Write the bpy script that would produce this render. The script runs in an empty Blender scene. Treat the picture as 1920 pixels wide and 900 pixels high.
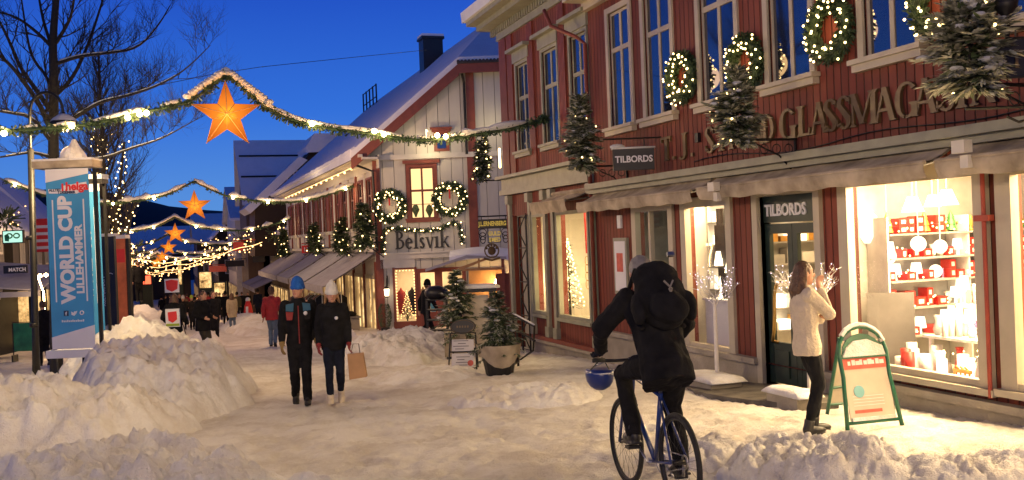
import bpy, math, random
from mathutils import Vector, Matrix, noise
R = random.Random(7)
sc = bpy.context.scene
C = sc.collection
PI = math.pi
# ------------------------------------------------------------------ survey of the place: rays through the camera, met with real planes
FPX = 1850.0; YAW = math.radians(19.08); ROLL = 0.04; HZ = -7.6; CH = 1.66; SLOPE = 0.0445
cy_, sy_ = math.cos(YAW), math.sin(YAW)
CAM = Vector((0, 0, CH))
def ray(px, py):
    x = px - 960; y = py - 450
    cr, sr = math.cos(ROLL), math.sin(ROLL)
    X = (x*cr - y*sr)/FPX; Y = -((y*cr + x*sr) - HZ)/FPX
    return Vector((X*cy_ + sy_, -X*sy_ + cy_, Y))
def T(px, py, t): return CAM + ray(px, py)*t
def onx(px, py, x0):
    d = ray(px, py); return CAM + d*(x0/d.x)
def ony(px, py, y0):
    d = ray(px, py); return CAM + d*(y0/d.y)
def gz(y):
    if y < 110: return -SLOPE*y
    return -SLOPE*(110 + 60*(1-math.exp(-(y-110)/60)))
def ong(px, py, h=0.0):
    d = ray(px, py); t = (CH-h)/(-d.z - SLOPE*d.y); return CAM + d*t
class Frame:
    def __init__(s, o, U, N, V=(0, 0, 1)):
        s.o = Vector(o); s.U = Vector(U).normalized(); s.N = Vector(N).normalized(); s.V = Vector(V).normalized()
    def __call__(s, u, v, w=0.0): return s.o + s.U*u + s.V*v + s.N*w
    def at(s, u, v, w=0.0): return Frame(s(u, v, w), s.U, s.N, s.V)
WF = Frame((0, 0, 0), (1, 0, 0), (0, 1, 0))
# ------------------------------------------------------------------ mesh builder
class MB:
    def __init__(s): s.v = []; s.f = []; s.mi = []
    def add(s, vs, fs, m=0):
        n = len(s.v); s.v.extend(Vector(v) for v in vs)
        s.f.extend(tuple(i+n for i in f) for f in fs); s.mi.extend([m]*len(fs)); return s
    def hexa(s, p, m=0):   # 8 points: bottom ring 0-3, top ring 4-7
        return s.add(p, [(3,2,1,0),(4,5,6,7),(0,1,5,4),(1,2,6,5),(2,3,7,6),(3,0,4,7)], m)
    def box(s, F, u0, u1, v0, v1, w0, w1, m=0):
        return s.hexa([F(u0,v0,w0),F(u1,v0,w0),F(u1,v0,w1),F(u0,v0,w1),F(u0,v1,w0),F(u1,v1,w0),F(u1,v1,w1),F(u0,v1,w1)], m)
    def cb(s, c, sx, sy, sz, m=0, rz=0.0):
        c = Vector(c); F = Frame(c, (math.cos(rz), math.sin(rz), 0), (-math.sin(rz), math.cos(rz), 0))
        return s.box(F, -sx/2, sx/2, -sz/2, sz/2, -sy/2, sy/2, m)
    def rings(s, rings, closed=True, cap=True, m=0):
        n = len(rings[0]); vs = [p for r in rings for p in r]; fs = []
        for i in range(len(rings)-1):
            for j in range(n if closed else n-1):
                k = (j+1) % n
                fs.append((i*n+j, i*n+k, (i+1)*n+k, (i+1)*n+j))
        if cap and closed:
            fs.append(tuple(range(n-1, -1, -1))); fs.append(tuple((len(rings)-1)*n+j for j in range(n)))
        return s.add(vs, fs, m)
    def tube(s, pts, r, seg=6, m=0, cap=True, closed=False):
        pts = [Vector(p) for p in pts]; n = len(pts)
        rs = r if isinstance(r, (list, tuple)) else [r]*n
        out = []; prev = None
        for i, p in enumerate(pts):
            if closed: t = pts[(i+1) % n]-pts[i-1]
            else: t = pts[min(i+1, n-1)]-pts[max(i-1, 0)]
            if t.length < 1e-9: t = Vector((0, 0, 1))
            t.normalize()
            if prev is None:
                a = Vector((0, 0, 1)) if abs(t.z) < .9 else Vector((1, 0, 0))
                x = t.cross(a).normalized()
            else:
                x = prev - t*prev.dot(t)
                if x.length < 1e-6: x = t.orthogonal()
                x.normalize()
            prev = x; y = t.cross(x)
            out.append([p+(x*math.cos(2*PI*j/seg)+y*math.sin(2*PI*j/seg))*rs[i] for j in range(seg)])
        if closed: out.append(out[0]); cap = False
        return s.rings(out, True, cap, m)
    def lathe(s, F, prof, seg=12, m=0, cap=True):   # prof: (radius, height) along F.V
        return s.rings([[F(math.cos(2*PI*j/seg)*r, z, math.sin(2*PI*j/seg)*r) for j in range(seg)] for r, z in prof], True, cap, m)
    def ball(s, c, r, seg=8, rg=5, m=0, M=None):
        c = Vector(c); rr = (r, r, r) if not isinstance(r, (tuple, list)) else r
        vs = []; fs = []
        for i in range(rg+1):
            a = PI*i/rg
            for j in range(seg):
                b = 2*PI*j/seg
                p = Vector((math.sin(a)*math.cos(b)*rr[0], math.sin(a)*math.sin(b)*rr[1], math.cos(a)*rr[2]))
                if M is not None: p = M @ p
                vs.append(c+p)
        for i in range(rg):
            for j in range(seg):
                k = (j+1) % seg; fs.append((i*seg+j, (i+1)*seg+j, (i+1)*seg+k, i*seg+k))
        return s.add(vs, fs, m)
    def prism(s, F, poly, w0, w1, m=0):   # poly in (u, v)
        n = len(poly)
        vs = [F(a, b, w0) for a, b in poly]+[F(a, b, w1) for a, b in poly]
        fs = [tuple(range(n-1, -1, -1)), tuple(range(n, 2*n))]+[(i, (i+1) % n, (i+1) % n+n, i+n) for i in range(n)]
        return s.add(vs, fs, m)
    def quad(s, a, b, c, d, m=0): return s.add([a, b, c, d], [(0, 1, 2, 3)], m)
    def merge(s, o, m=0): return s.add(o.v, o.f, m)
    def build(s, name, mats, parent=None, smooth=False, bevel=0.0):
        if not isinstance(mats, (list, tuple)): mats = [mats]
        off = WO.get(parent.name, Vector((0, 0, 0))) if parent else Vector((0, 0, 0))
        me = bpy.data.meshes.new(name)
        me.from_pydata([tuple(v-off) for v in s.v], [], s.f)
        for m in mats: me.materials.append(m)
        if len(mats) > 1: me.polygons.foreach_set('material_index', s.mi)
        if smooth: me.polygons.foreach_set('use_smooth', [True]*len(me.polygons))
        me.update()
        o = bpy.data.objects.new(name, me); C.objects.link(o)
        if parent: o.parent = parent
        WO[o.name] = off
        if bevel > 0:
            b = o.modifiers.new('bevel', 'BEVEL'); b.width = bevel; b.segments = 2; b.limit_method = 'ANGLE'
        return o
WO = {}
def tag(o, label, cat, group=None):
    o['label'] = label; o['category'] = cat
    if group: o['group'] = group
    return o
def thing(name, label, cat, loc=(0, 0, 0), group=None):
    o = bpy.data.objects.new(name, None); C.objects.link(o); o.location = loc
    o.empty_display_size = .2; WO[o.name] = Vector(loc); return tag(o, label, cat, group)
def copy_tree(o, parent=None):
    c = o.copy(); C.objects.link(c); c.parent = parent
    for ch in list(o.children): copy_tree(ch, c)
    return c
def dup(o, loc, rz=0.0, label=None, scale=None):
    c = copy_tree(o); c.location = loc; c.rotation_euler = (0, 0, rz)
    if label: c['label'] = label
    if scale: c.scale = (scale,)*3 if not isinstance(scale, (tuple, list)) else scale
    return c
# ------------------------------------------------------------------ materials
def newmat(name):
    m = bpy.data.materials.new(name); m.use_nodes = True; nt = m.node_tree; nt.nodes.clear()
    out = nt.nodes.new('ShaderNodeOutputMaterial'); return m, nt, out
def N(nt, t, **k):
    n = nt.nodes.new(t)
    for a, b in k.items():
        if a in n.inputs: n.inputs[a].default_value = b
        else: setattr(n, a, b)
    return n
def mat(name, col, rough=.6, var=.12, scale=6.0, bump=0.0, bscale=40.0, metal=0.0, spec=.5, col2=None, coat=0.0):
    m, nt, out = newmat(name); L = nt.links
    p = N(nt, 'ShaderNodeBsdfPrincipled'); p.inputs['Roughness'].default_value = rough; p.inputs['Metallic'].default_value = metal
    p.inputs['Specular IOR Level'].default_value = spec; p.inputs['Coat Weight'].default_value = coat
    tc = N(nt, 'ShaderNodeTexCoord'); nz = N(nt, 'ShaderNodeTexNoise'); nz.inputs['Scale'].default_value = scale; nz.inputs['Detail'].default_value = 5
    L.new(tc.outputs['Object'], nz.inputs['Vector'])
    cr = N(nt, 'ShaderNodeValToRGB'); a = [max(0, c*(1-var)) for c in col]; b = [min(1, c*(1+var)) for c in (col2 or col)]
    cr.color_ramp.elements[0].position = .3; cr.color_ramp.elements[1].position = .7
    cr.color_ramp.elements[0].color = (*a, 1); cr.color_ramp.elements[1].color = (*b, 1)
    L.new(nz.outputs['Fac'], cr.inputs['Fac']); L.new(cr.outputs['Color'], p.inputs['Base Color'])
    if bump > 0:
        n2 = N(nt, 'ShaderNodeTexNoise'); n2.inputs['Scale'].default_value = bscale; n2.inputs['Detail'].default_value = 4
        L.new(tc.outputs['Object'], n2.inputs['Vector'])
        bp = N(nt, 'ShaderNodeBump'); bp.inputs['Strength'].default_value = min(1, bump); bp.inputs['Distance'].default_value = .02
        L.new(n2.outputs['Fac'], bp.inputs['Height']); L.new(bp.outputs['Normal'], p.inputs['Normal'])
    L.new(p.outputs['BSDF'], out.inputs['Surface']); return m
def emis(name, col, strength, sample=True):
    m, nt, out = newmat(name)
    e = N(nt, 'ShaderNodeEmission'); e.inputs['Color'].default_value = (*col, 1); e.inputs['Strength'].default_value = strength
    nt.links.new(e.outputs[0], out.inputs['Surface'])
    if not sample: m.cycles.emission_sampling = 'NONE'
    return m
def siding(name, col, direction, period, rough=.65, dirt=.25, groove=.1):
    """boards running upward: grooves every `period` metres along `direction`"""
    m, nt, out = newmat(name); L = nt.links
    p = N(nt, 'ShaderNodeBsdfPrincipled'); p.inputs['Roughness'].default_value = rough; p.inputs['Specular IOR Level'].default_value = .3
    g = N(nt, 'ShaderNodeNewGeometry')
    d = N(nt, 'ShaderNodeVectorMath', operation='DOT_PRODUCT'); d.inputs[1].default_value = (direction[0]/period, direction[1]/period, direction[2]/period)
    L.new(g.outputs['Position'], d.inputs[0])
    fr = N(nt, 'ShaderNodeMath', operation='FRACT'); L.new(d.outputs['Value'], fr.inputs[0])
    fl = N(nt, 'ShaderNodeMath', operation='FLOOR'); L.new(d.outputs['Value'], fl.inputs[0])
    wn = N(nt, 'ShaderNodeTexWhiteNoise', noise_dimensions='1D'); L.new(fl.outputs[0], wn.inputs['W'])
    pp = N(nt, 'ShaderNodeMath', operation='PINGPONG'); L.new(fr.outputs[0], pp.inputs[0]); pp.inputs[1].default_value = .5
    mr = N(nt, 'ShaderNodeMapRange', interpolation_type='SMOOTHSTEP'); mr.inputs['From Min'].default_value = 0; mr.inputs['From Max'].default_value = groove
    L.new(pp.outputs[0], mr.inputs['Value'])
    bp = N(nt, 'ShaderNodeBump'); bp.inputs['Strength'].default_value = 1; bp.inputs['Distance'].default_value = .03
    L.new(mr.outputs[0], bp.inputs['Height']); L.new(bp.outputs['Normal'], p.inputs['Normal'])
    nz = N(nt, 'ShaderNodeTexNoise'); nz.inputs['Scale'].default_value = 1.0; nz.inputs['Detail'].default_value = 8; nz.inputs['Roughness'].default_value = .65
    mp = N(nt, 'ShaderNodeMapping'); mp.inputs['Scale'].default_value = (5, 5, .8); L.new(g.outputs['Position'], mp.inputs['Vector']); L.new(mp.outputs[0], nz.inputs['Vector'])
    ad = N(nt, 'ShaderNodeMath', operation='MULTIPLY_ADD'); L.new(wn.outputs['Value'], ad.inputs[0]); ad.inputs[1].default_value = .5; L.new(nz.outputs['Fac'], ad.inputs[2])
    cr = N(nt, 'ShaderNodeValToRGB'); cr.color_ramp.elements[0].position = .3; cr.color_ramp.elements[1].position = 1.0
    cr.color_ramp.elements[0].color = (*[c*(1-dirt) for c in col], 1); cr.color_ramp.elements[1].color = (*[min(1, c*(1+dirt)) for c in col], 1)
    L.new(ad.outputs[0], cr.inputs['Fac'])
    # shade in the gap between two boards, painted as a darker board colour
    gp = N(nt, 'ShaderNodeMix', data_type='RGBA'); L.new(cr.outputs['Color'], gp.inputs[7]); gp.inputs[6].default_value = (*[c*.25 for c in col], 1)
    m2 = N(nt, 'ShaderNodeMapRange'); m2.inputs['From Max'].default_value = groove*.8; L.new(pp.outputs[0], m2.inputs['Value']); L.new(m2.outputs[0], gp.inputs[0])
    L.new(gp.outputs[2], p.inputs['Base Color'])
    L.new(p.outputs['BSDF'], out.inputs['Surface']); return m
def glass(name, ior=1.5, tint=(1, 1, 1)):
    m, nt, out = newmat(name); L = nt.links
    tr = N(nt, 'ShaderNodeBsdfTransparent'); tr.inputs['Color'].default_value = (*tint, 1)
    gl = N(nt, 'ShaderNodeBsdfGlossy'); gl.inputs['Roughness'].default_value = .02
    g = N(nt, 'ShaderNodeNewGeometry'); d = N(nt, 'ShaderNodeVectorMath', operation='DOT_PRODUCT'); L.new(g.outputs['Normal'], d.inputs[0]); L.new(g.outputs['Incoming'], d.inputs[1])
    ab = N(nt, 'ShaderNodeMath', operation='ABSOLUTE'); L.new(d.outputs['Value'], ab.inputs[0])
    om = N(nt, 'ShaderNodeMath', operation='SUBTRACT'); om.inputs[0].default_value = 1; L.new(ab.outputs[0], om.inputs[1])
    pw = N(nt, 'ShaderNodeMath', operation='POWER'); L.new(om.outputs[0], pw.inputs[0]); pw.inputs[1].default_value = 4.5
    f = N(nt, 'ShaderNodeMath', operation='MULTIPLY_ADD'); L.new(pw.outputs[0], f.inputs[0]); f.inputs[1].default_value = .8; f.inputs[2].default_value = .06
    mx = N(nt, 'ShaderNodeMixShader'); L.new(f.outputs[0], mx.inputs[0]); L.new(tr.outputs[0], mx.inputs[1]); L.new(gl.outputs[0], mx.inputs[2])
    L.new(mx.outputs[0], out.inputs['Surface']); return m
def snowmat(name, col=(.80, .81, .84), dirt=(.62, .58, .52), bs=1.0, grain=.5):
    m, nt, out = newmat(name); L = nt.links
    p = N(nt, 'ShaderNodeBsdfPrincipled'); p.inputs['Roughness'].default_value = .7; p.inputs['Specular IOR Level'].default_value = .25
    g = N(nt, 'ShaderNodeNewGeometry')
    nz = N(nt, 'ShaderNodeTexNoise'); nz.inputs['Scale'].default_value = 1.3; nz.inputs['Detail'].default_value = 8; nz.inputs['Roughness'].default_value = .7; L.new(g.outputs['Position'], nz.inputs['Vector'])
    cr = N(nt, 'ShaderNodeValToRGB'); cr.color_ramp.elements[0].position = .36; cr.color_ramp.elements[1].position = .58
    cr.color_ramp.elements[0].color = (*dirt, 1); cr.color_ramp.elements[1].color = (*col, 1)
    L.new(nz.outputs['Fac'], cr.inputs['Fac']); L.new(cr.outputs['Color'], p.inputs['Base Color'])
    n1 = N(nt, 'ShaderNodeTexNoise'); n1.inputs['Scale'].default_value = 9*bs; n1.inputs['Detail'].default_value = 8; n1.inputs['Roughness'].default_value = .72; L.new(g.outputs['Position'], n1.inputs['Vector'])
    n2 = N(nt, 'ShaderNodeTexNoise'); n2.inputs['Scale'].default_value = 55*bs; n2.inputs['Detail'].default_value = 3; L.new(g.outputs['Position'], n2.inputs['Vector'])
    b1 = N(nt, 'ShaderNodeBump'); b1.inputs['Strength'].default_value = .8; b1.inputs['Distance'].default_value = .05; L.new(n1.outputs['Fac'], b1.inputs['Height'])
    b2 = N(nt, 'ShaderNodeBump'); b2.inputs['Strength'].default_value = grain; b2.inputs['Distance'].default_value = .012; L.new(n2.outputs['Fac'], b2.inputs['Height']); L.new(b1.outputs['Normal'], b2.inputs['Normal'])
    L.new(b2.outputs['Normal'], p.inputs['Normal']); L.new(p.outputs['BSDF'], out.inputs['Surface']); return m
RW = .12
M = dict(
 snow=snowmat('snow'), road=snowmat('packed_snow', (.82, .79, .74), (.62, .57, .50), 1.7, 1.0), chunk=snowmat('shovelled_snow', (.86, .85, .83), (.68, .63, .57), 1.4, .8),
 roofsnow=snowmat('roof_snow', (.78, .80, .86), (.72, .74, .8), .3, .2),
 red=siding('red_boards', (.175, .042, .026), (0, 1, 0), .135), redtrim=mat('red_trim', (.33, .05, .025), .55, .15, 5, .2),
 redB=mat('rust_red_paint', (.20, .045, .027), .55, .15, 5, .2),
 cream=mat('cream_paint', (.46, .41, .31), .5, .08, 4, .15), greytrim=mat('grey_green_trim', (.27, .27, .20), .55, .12, 5, .2),
 whiteB=siding('white_boards', (.52, .50, .44), (cy_, -sy_, 0), .42, .6, .12, .03), whitet=mat('white_trim', (.60, .57, .50), .5, .08, 4, .1),
 concrete=mat('plinth_render', (.30, .27, .22), .85, .2, 3, .5, 25), darkgreen=mat('dark_green_paint', (.018, .035, .028), .4, .2, 6),
 black=mat('black_paint', (.012, .012, .013), .45, .2, 8), iron=mat('black_iron', (.015, .014, .013), .5, .2, 10, 0, 40, .3),
 canvas=mat('beige_awning_canvas', (.30, .245, .17), .85, .3, 3, .3, 30, col2=(.40, .34, .25)), canvasg=mat('grey_awning_canvas', (.34, .33, .36), .85, .15, 3, .3, 30),
 gold=mat('dull_gold_paint', (.13, .088, .04), .45, .2, 8, metal=.2), brass=mat('brass', (.65, .42, .14), .28, .1, 8, metal=1.0),
 leaf=mat('spruce_needles', (.065, .10, .045), .6, .45, 9), leafs=mat('frosted_needles', (.24, .27, .18), .7, .5, 12, col2=(.46, .46, .38)),
 fir=mat('garland_needles', (.03, .06, .025), .6, .45, 9),
 bark=mat('bark', (.022, .018, .015), .85, .3, 12, .6, 30), wood=mat('warm_timber', (.36, .19, .07), .5, .2, 4, .2), woodd=mat('dark_timber', (.09, .055, .03), .6, .2, 5, .2),
 tile=mat('dark_roof_tile', (.035, .035, .04), .7, .3, 8, .4), darkwall=siding('dark_boards', (.10, .085, .07), (0, 1, 0), .2), brownwall=siding('brown_boards', (.16, .10, .06), (0, 1, 0), .2), greywall=mat('grey_render', (.20, .18, .16), .85, .15, 2, .2),
 hill=mat('forest_hill', (.012, .016, .018), .95, .4, .05), asphalt=mat('damp_paving', (.075, .065, .055), .75, .35, 4, .5, 18, col2=(.11, .10, .085)),
 winglass=mat('dark_window_glass', (.012, .016, .03), .04, .2, 1, spec=1.0), shopglass=glass('shop_glass', 1.45), hole=mat('dim_room', (.03, .03, .035), .8),
 shopwhite=mat('shop_white', (.75, .70, .60), .6, .05), shopfloor=mat('shop_floor', (.40, .30, .20), .5, .15), shelf=mat('shelf_grey', (.35, .33, .30), .5),
 redbox=mat('red_gift_box', (.55, .03, .02), .45, .1), whitebox=mat('white_card', (.75, .72, .66), .6), pinkw=mat('lilac_wax', (.45, .20, .42), .4), greenc=mat('green_glass', (.05, .20, .05), .3),
 goldc=mat('gold_ornament', (.65, .35, .08), .35, .2, metal=.6), grey=mat('grey_panel', (.13, .12, .11), .6), paper=mat('paper', (.72, .70, .66), .7, .05),
 sale=mat('faded_red_print', (.55, .10, .07), .6, .2, 12), posterc=mat('poster_print', (.55, .48, .38), .5, .15, 3), bluep=mat('blue_disc', (.18, .42, .45), .5),
 greenf=mat('green_frame', (.01, .10, .055), .35, .15, 8), asnow=snowmat('thin_snow', (.78, .80, .80), (.7, .7, .68), 3),
 bblue=mat('banner_blue', (.05, .30, .58), .6, .08, 2, .15, 12), bwhite=mat('banner_white', (.72, .72, .74), .6, .05, 2), bred=mat('banner_red', (.65, .03, .03), .6, .05), bnavy=mat('banner_navy', (.02, .04, .10), .6, .05),
 greencloth=mat('green_print', (.02, .16, .05), .25, .4, 3, spec=.8), orange=mat('orange_print', (.55, .14, .05), .6, .25, 3), kraft=mat('kraft_paper', (.42, .24, .11), .7, .12, 6),
 skin=mat('skin', (.50, .26, .17), .5, .08, 8), darkskin=mat('lips', (.35, .09, .07), .5), eye=mat('eye', (.015, .012, .01), .2),
 hairb=mat('brown_hair', (.09, .042, .02), .5, .4, 25, .5, 60), hairf=mat('fair_hair', (.30, .17, .07), .5, .3, 25, .5, 60), hairg=mat('grey_hair', (.22, .20, .18), .6, .2, 25, .3, 60),
 knit=mat('cream_knit', (.62, .53, .40), .9, .08, 20, .8, 55), clothk=mat('black_cloth', (0.011, 0.011, 0.0125), .95, .35, 9, .5, 22, spec=.15), clothn=mat('navy_cloth', (0.010, 0.013, 0.024), .95, .3, 9, .5, 22, spec=.15), clotho=mat('olive_cloth', (.045, .038, .02), .8, .2, 9, .4, 22),
 clothg=mat('charcoal_cloth', (0.0165, 0.0154, 0.0154), .95, .3, 9, .5, 22, spec=.15), clothr=mat('red_cloth', (.33, .018, .02), .75, .2, 9, .4, 20), clothb=mat('beige_cloth', (.42, .34, .22), .8, .15, 9, .4, 20), denim=mat('denim', (.09, .13, .19), .8, .2, 12, .3), bluehat=mat('blue_wool', (.01, .10, .42), .9, .15, 20, .8, 60),
 whitehat=mat('white_wool', (.62, .60, .56), .9, .1, 20, .8, 60), clothw=mat('brown_cloth', (.09, .05, .03), .85, .2, 9), mustard=mat('mustard_glove', (.26, .17, .05), .8, .1), bootw=mat('pale_boot', (.60, .52, .40), .7, .1), teal=mat('teal_panel', (.02, .09, .16), .7), redp=mat('red_panel', (.22, .02, .02), .7),
 hivis=mat('hi_vis_green', (.28, .38, .03), .7), rubber=mat('tyre_rubber', (.015, .015, .015), .8, .2, 20, .3), steel=mat('steel', (.45, .45, .46), .3, .1, metal=1.0), bikeblue=mat('blue_frame_paint', (.01, .03, .15), .3, .1, coat=.5), helmb=mat('helmet_blue', (.012, .03, .16), .3),
)
M['winglass'].node_tree.nodes['Principled BSDF'].inputs['IOR'].default_value = 1.85
# a lantern of thin orange paper, lit from a bulb at its heart
def starmat():
    m, nt, out = newmat('lit_orange_paper'); L = nt.links
    tc = N(nt, 'ShaderNodeTexCoord'); ln = N(nt, 'ShaderNodeVectorMath', operation='LENGTH'); L.new(tc.outputs['Object'], ln.inputs[0])
    cr = N(nt, 'ShaderNodeValToRGB'); e = cr.color_ramp.elements
    e[0].position = .0; e[0].color = (1.0, .62, .06, 1); e[1].position = .62; e[1].color = (.62, .115, .012, 1)
    x = e.new(.14); x.color = (1.0, .50, .03, 1); x = e.new(.20); x.color = (.85, .22, .02, 1)
    L.new(ln.outputs['Value'], cr.inputs['Fac'])
    mr = N(nt, 'ShaderNodeMapRange'); mr.inputs['From Max'].default_value = .6; mr.inputs['To Min'].default_value = 1.5; mr.inputs['To Max'].default_value = .75
    L.new(ln.outputs['Value'], mr.inputs['Value'])
    em = N(nt, 'ShaderNodeEmission'); L.new(cr.outputs['Color'], em.inputs['Color']); L.new(mr.outputs[0], em.inputs['Strength'])
    L.new(em.outputs[0], out.inputs['Surface']); return m
M['star'] = starmat()
M['bulb'] = emis('warm_bulb', (1, .62, .25), 60)
M['fairy'] = emis('fairy_light', (1, .66, .26), 9, False)
M['fairyfar'] = emis('fairy_light_far', (1, .52, .19), 5, False)
M['fairycold'] = emis('cold_fairy_light', (.95, .78, .95), 2.6, False)
M['litshade'] = emis('lit_shade', (1, .78, .48), 5)
M['litpanel'] = emis('lit_ceiling_lamp', (1, .80, .50), 8, False)
def litwin(name, k, sc_=1.6):
    m, nt, out = newmat(name); L = nt.links; g = N(nt, 'ShaderNodeNewGeometry'); nz = N(nt, 'ShaderNodeTexNoise'); nz.inputs['Scale'].default_value = sc_; nz.inputs['Detail'].default_value = 6; nz.inputs['Roughness'].default_value = .7; L.new(g.outputs['Position'], nz.inputs['Vector'])
    cr = N(nt, 'ShaderNodeValToRGB'); e = cr.color_ramp.elements; e[0].position = .38; e[0].color = (.10, .05, .02, 1); e[1].position = .62; e[1].color = (1, .66, .28, 1); x = e.new(.5); x.color = (.6, .34, .12, 1); L.new(nz.outputs['Fac'], cr.inputs['Fac'])
    em = N(nt, 'ShaderNodeEmission'); em.inputs['Strength'].default_value = k; L.new(cr.outputs['Color'], em.inputs['Color']); L.new(em.outputs[0], out.inputs['Surface']); m.cycles.emission_sampling = 'NONE'; return m
M['litwin'] = litwin('lit_window', 1.5)
M['litpane'] = emis('lit_upper_pane', (1, .66, .28), 1.5, False)
M['litwhite'] = emis('glowing_white', (1, .80, .52), 3.2, False)
M['litsign'] = emis('lit_sign_face', (.55, 1, .80), 1.0, False)
M['redlamp'] = emis('red_lamp', (1, .10, .04), 3, False)
def light(name, kind, loc, energy, col=(1, .68, .36), size=.1, rot=None, **k):
    d = bpy.data.lights.new(name, kind); d.energy = energy; d.color = col; d.specular_factor = .15 if kind == 'POINT' else 1.0
    if kind == 'AREA': d.size = size; d.shape = 'RECTANGLE'; d.size_y = k.get('sy', size)
    elif kind in ('POINT', 'SPOT'): d.shadow_soft_size = size
    if kind == 'SPOT': d.spot_size = k.get('angle', 1.5); d.spot_blend = .6
    o = bpy.data.objects.new(name, d); C.objects.link(o); o.location = loc
    if rot: o.rotation_euler = rot
    return o
# ------------------------------------------------------------------ sky, camera
w = bpy.data.worlds.new('World'); sc.world = w; w.use_nodes = True; nt = w.node_tree; nt.nodes.clear()
out = nt.nodes.new('ShaderNodeOutputWorld'); bg = nt.nodes.new('ShaderNodeBackground'); sk = nt.nodes.new('ShaderNodeTexSky')
sk.sky_type = 'NISHITA'; sk.sun_disc = False; sk.sun_elevation = math.radians(1.0); sk.sun_rotation = math.radians(200); sk.air_density = 1.0; sk.dust_density = .3; sk.ozone_density = 4
tc = nt.nodes.new('ShaderNodeTexCoord'); sx = nt.nodes.new('ShaderNodeSeparateXYZ'); nt.links.new(tc.outputs['Generated'], sx.inputs[0])
rmp = nt.nodes.new('ShaderNodeValToRGB'); el = rmp.color_ramp.elements; nt.links.new(sx.outputs[2], rmp.inputs[0])
el[0].position = 0.0; el[0].color = (.105, .30, .66, 1); el[1].position = 1.0; el[1].color = (.002, .010, .05, 1)
for ps, cl in ((.05, (.085, .255, .68, 1)), (.13, (.032, .155, .66, 1)), (.26, (.012, .066, .50, 1)), (.42, (.006, .030, .19, 1))):
    e_ = el.new(ps); e_.color = cl
mul = nt.nodes.new('ShaderNodeMix'); mul.data_type = 'RGBA'; mul.blend_type = 'MULTIPLY'; mul.inputs[0].default_value = 1
mul.inputs[7].default_value = SKYTINT = (.42, .78, 1.75, 1)   # the camera's white balance is set for the warm street lamps
nt.links.new(sk.outputs[0], mul.inputs[6]); 
sc10 = nt.nodes.new('ShaderNodeVectorMath'); sc10.operation = 'SCALE'; sc10.inputs['Scale'].default_value = 10.6; nt.links.new(rmp.outputs[0], sc10.inputs[0])
mx2 = nt.nodes.new('ShaderNodeMix'); mx2.data_type = 'RGBA'; mx2.inputs[0].default_value = .92; nt.links.new(mul.outputs[2], mx2.inputs[6]); nt.links.new(sc10.outputs[0], mx2.inputs[7])
nt.links.new(mx2.outputs[2], bg.inputs['Color']); bg.inputs['Strength'].default_value = .10
nt.links.new(bg.outputs[0], out.inputs['Surface'])
cd = bpy.data.cameras.new('camera'); cam = bpy.data.objects.new('camera', cd); C.objects.link(cam); sc.camera = cam
cd.sensor_width = 36; cd.lens = 36*FPX/1920; cd.clip_end = 3000; cd.clip_start = .05
r0 = Vector((cy_, -sy_, 0)); f0 = Vector((sy_, cy_, 0)); pit = math.atan(HZ/FPX)
fw = (f0*math.cos(pit) + Vector((0, 0, math.sin(pit)))).normalized(); u0 = r0.cross(fw)
rr = r0*math.cos(ROLL) - u0*math.sin(ROLL); uu = u0*math.cos(ROLL) + r0*math.sin(ROLL)
Mx = Matrix((rr, uu, -fw)).transposed().to_4x4(); Mx.translation = CAM; cam.matrix_world = Mx
sc.view_settings.view_transform = 'Standard'; sc.view_settings.look = 'None'; sc.view_settings.exposure = .10; sc.view_settings.gamma = 1
sc.cycles.use_denoising = True; sc.cycles.max_bounces = 6; sc.cycles.diffuse_bounces = 3; sc.cycles.glossy_bounces = 3; sc.cycles.transparent_max_bounces = 12
sc.cycles.sample_clamp_indirect = 3.0; sc.cycles.use_light_tree = True; sc.cycles.caustics_reflective = False; sc.cycles.caustics_refractive = False
sky_glow = bpy.data.lights.new('sky_glow', 'SUN'); sky_glow.energy = .03; sky_glow.angle = math.radians(20); sky_glow.color = (.6, .7, 1); so = bpy.data.objects.new('sky_glow', sky_glow); C.objects.link(so)  # faint lamp added for the glow of the dusk sky; the sun is down
so.rotation_euler = (math.radians(70), 0, math.radians(-20))

def evalmesh(o):   # evaluate one object by itself in a scratch scene
    s2 = bpy.data.scenes.new('scratch'); s2.collection.objects.link(o); s2.view_layers[0].update()
    m = bpy.data.meshes.new_from_object(o.evaluated_get(s2.view_layers[0].depsgraph)); s2.collection.objects.unlink(o); bpy.data.scenes.remove(s2); return m
# ------------------------------------------------------------------ ground
def nz3(x, y, z=0.0): return noise.noise(Vector((x, y, z)))
def fbm(x, y, z=0, o=4, l=2.1, g=.5):
    s = 0; a = 1; f = 1
    for i in range(o):
        s += a*noise.noise(Vector((x*f, y*f, z+i*7.3))); a *= g; f *= l
    return s
def lumps(x, y, s):   # rounded chunks of shovelled snow
    d, _p = noise.voronoi(Vector((x/s, y/s, 1.7)))
    return max(0, 1-d[0]*1.25)
def blocks(x, y, s, sd=0.0):   # broken slabs: every cell a tilted flat piece with a dark seam round it
    P = Vector((x/s, y/s, 3.7+sd)); d, p = noise.voronoi(P); c = noise.cell_vector(p[0]*91.7); k = P-p[0]
    return c.z + 1.1*((c.x-.5)*k.x+(c.y-.5)*k.y)*1.6 - .55*max(0, 1-(d[1]-d[0])*5)
def steps(a, b, s):
    n = max(1, int(round((b-a)/s))); return [a+(b-a)*i/n for i in range(n)]
xs = steps(-400, -60, 40)+steps(-60, -14, 6)+steps(-14, -3, .6)+steps(-3, 7.6, .06)+steps(7.6, 8, .1)+steps(8, 14, 1)+steps(14, 60, 6)+steps(60, 400, 40)+[400]
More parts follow.
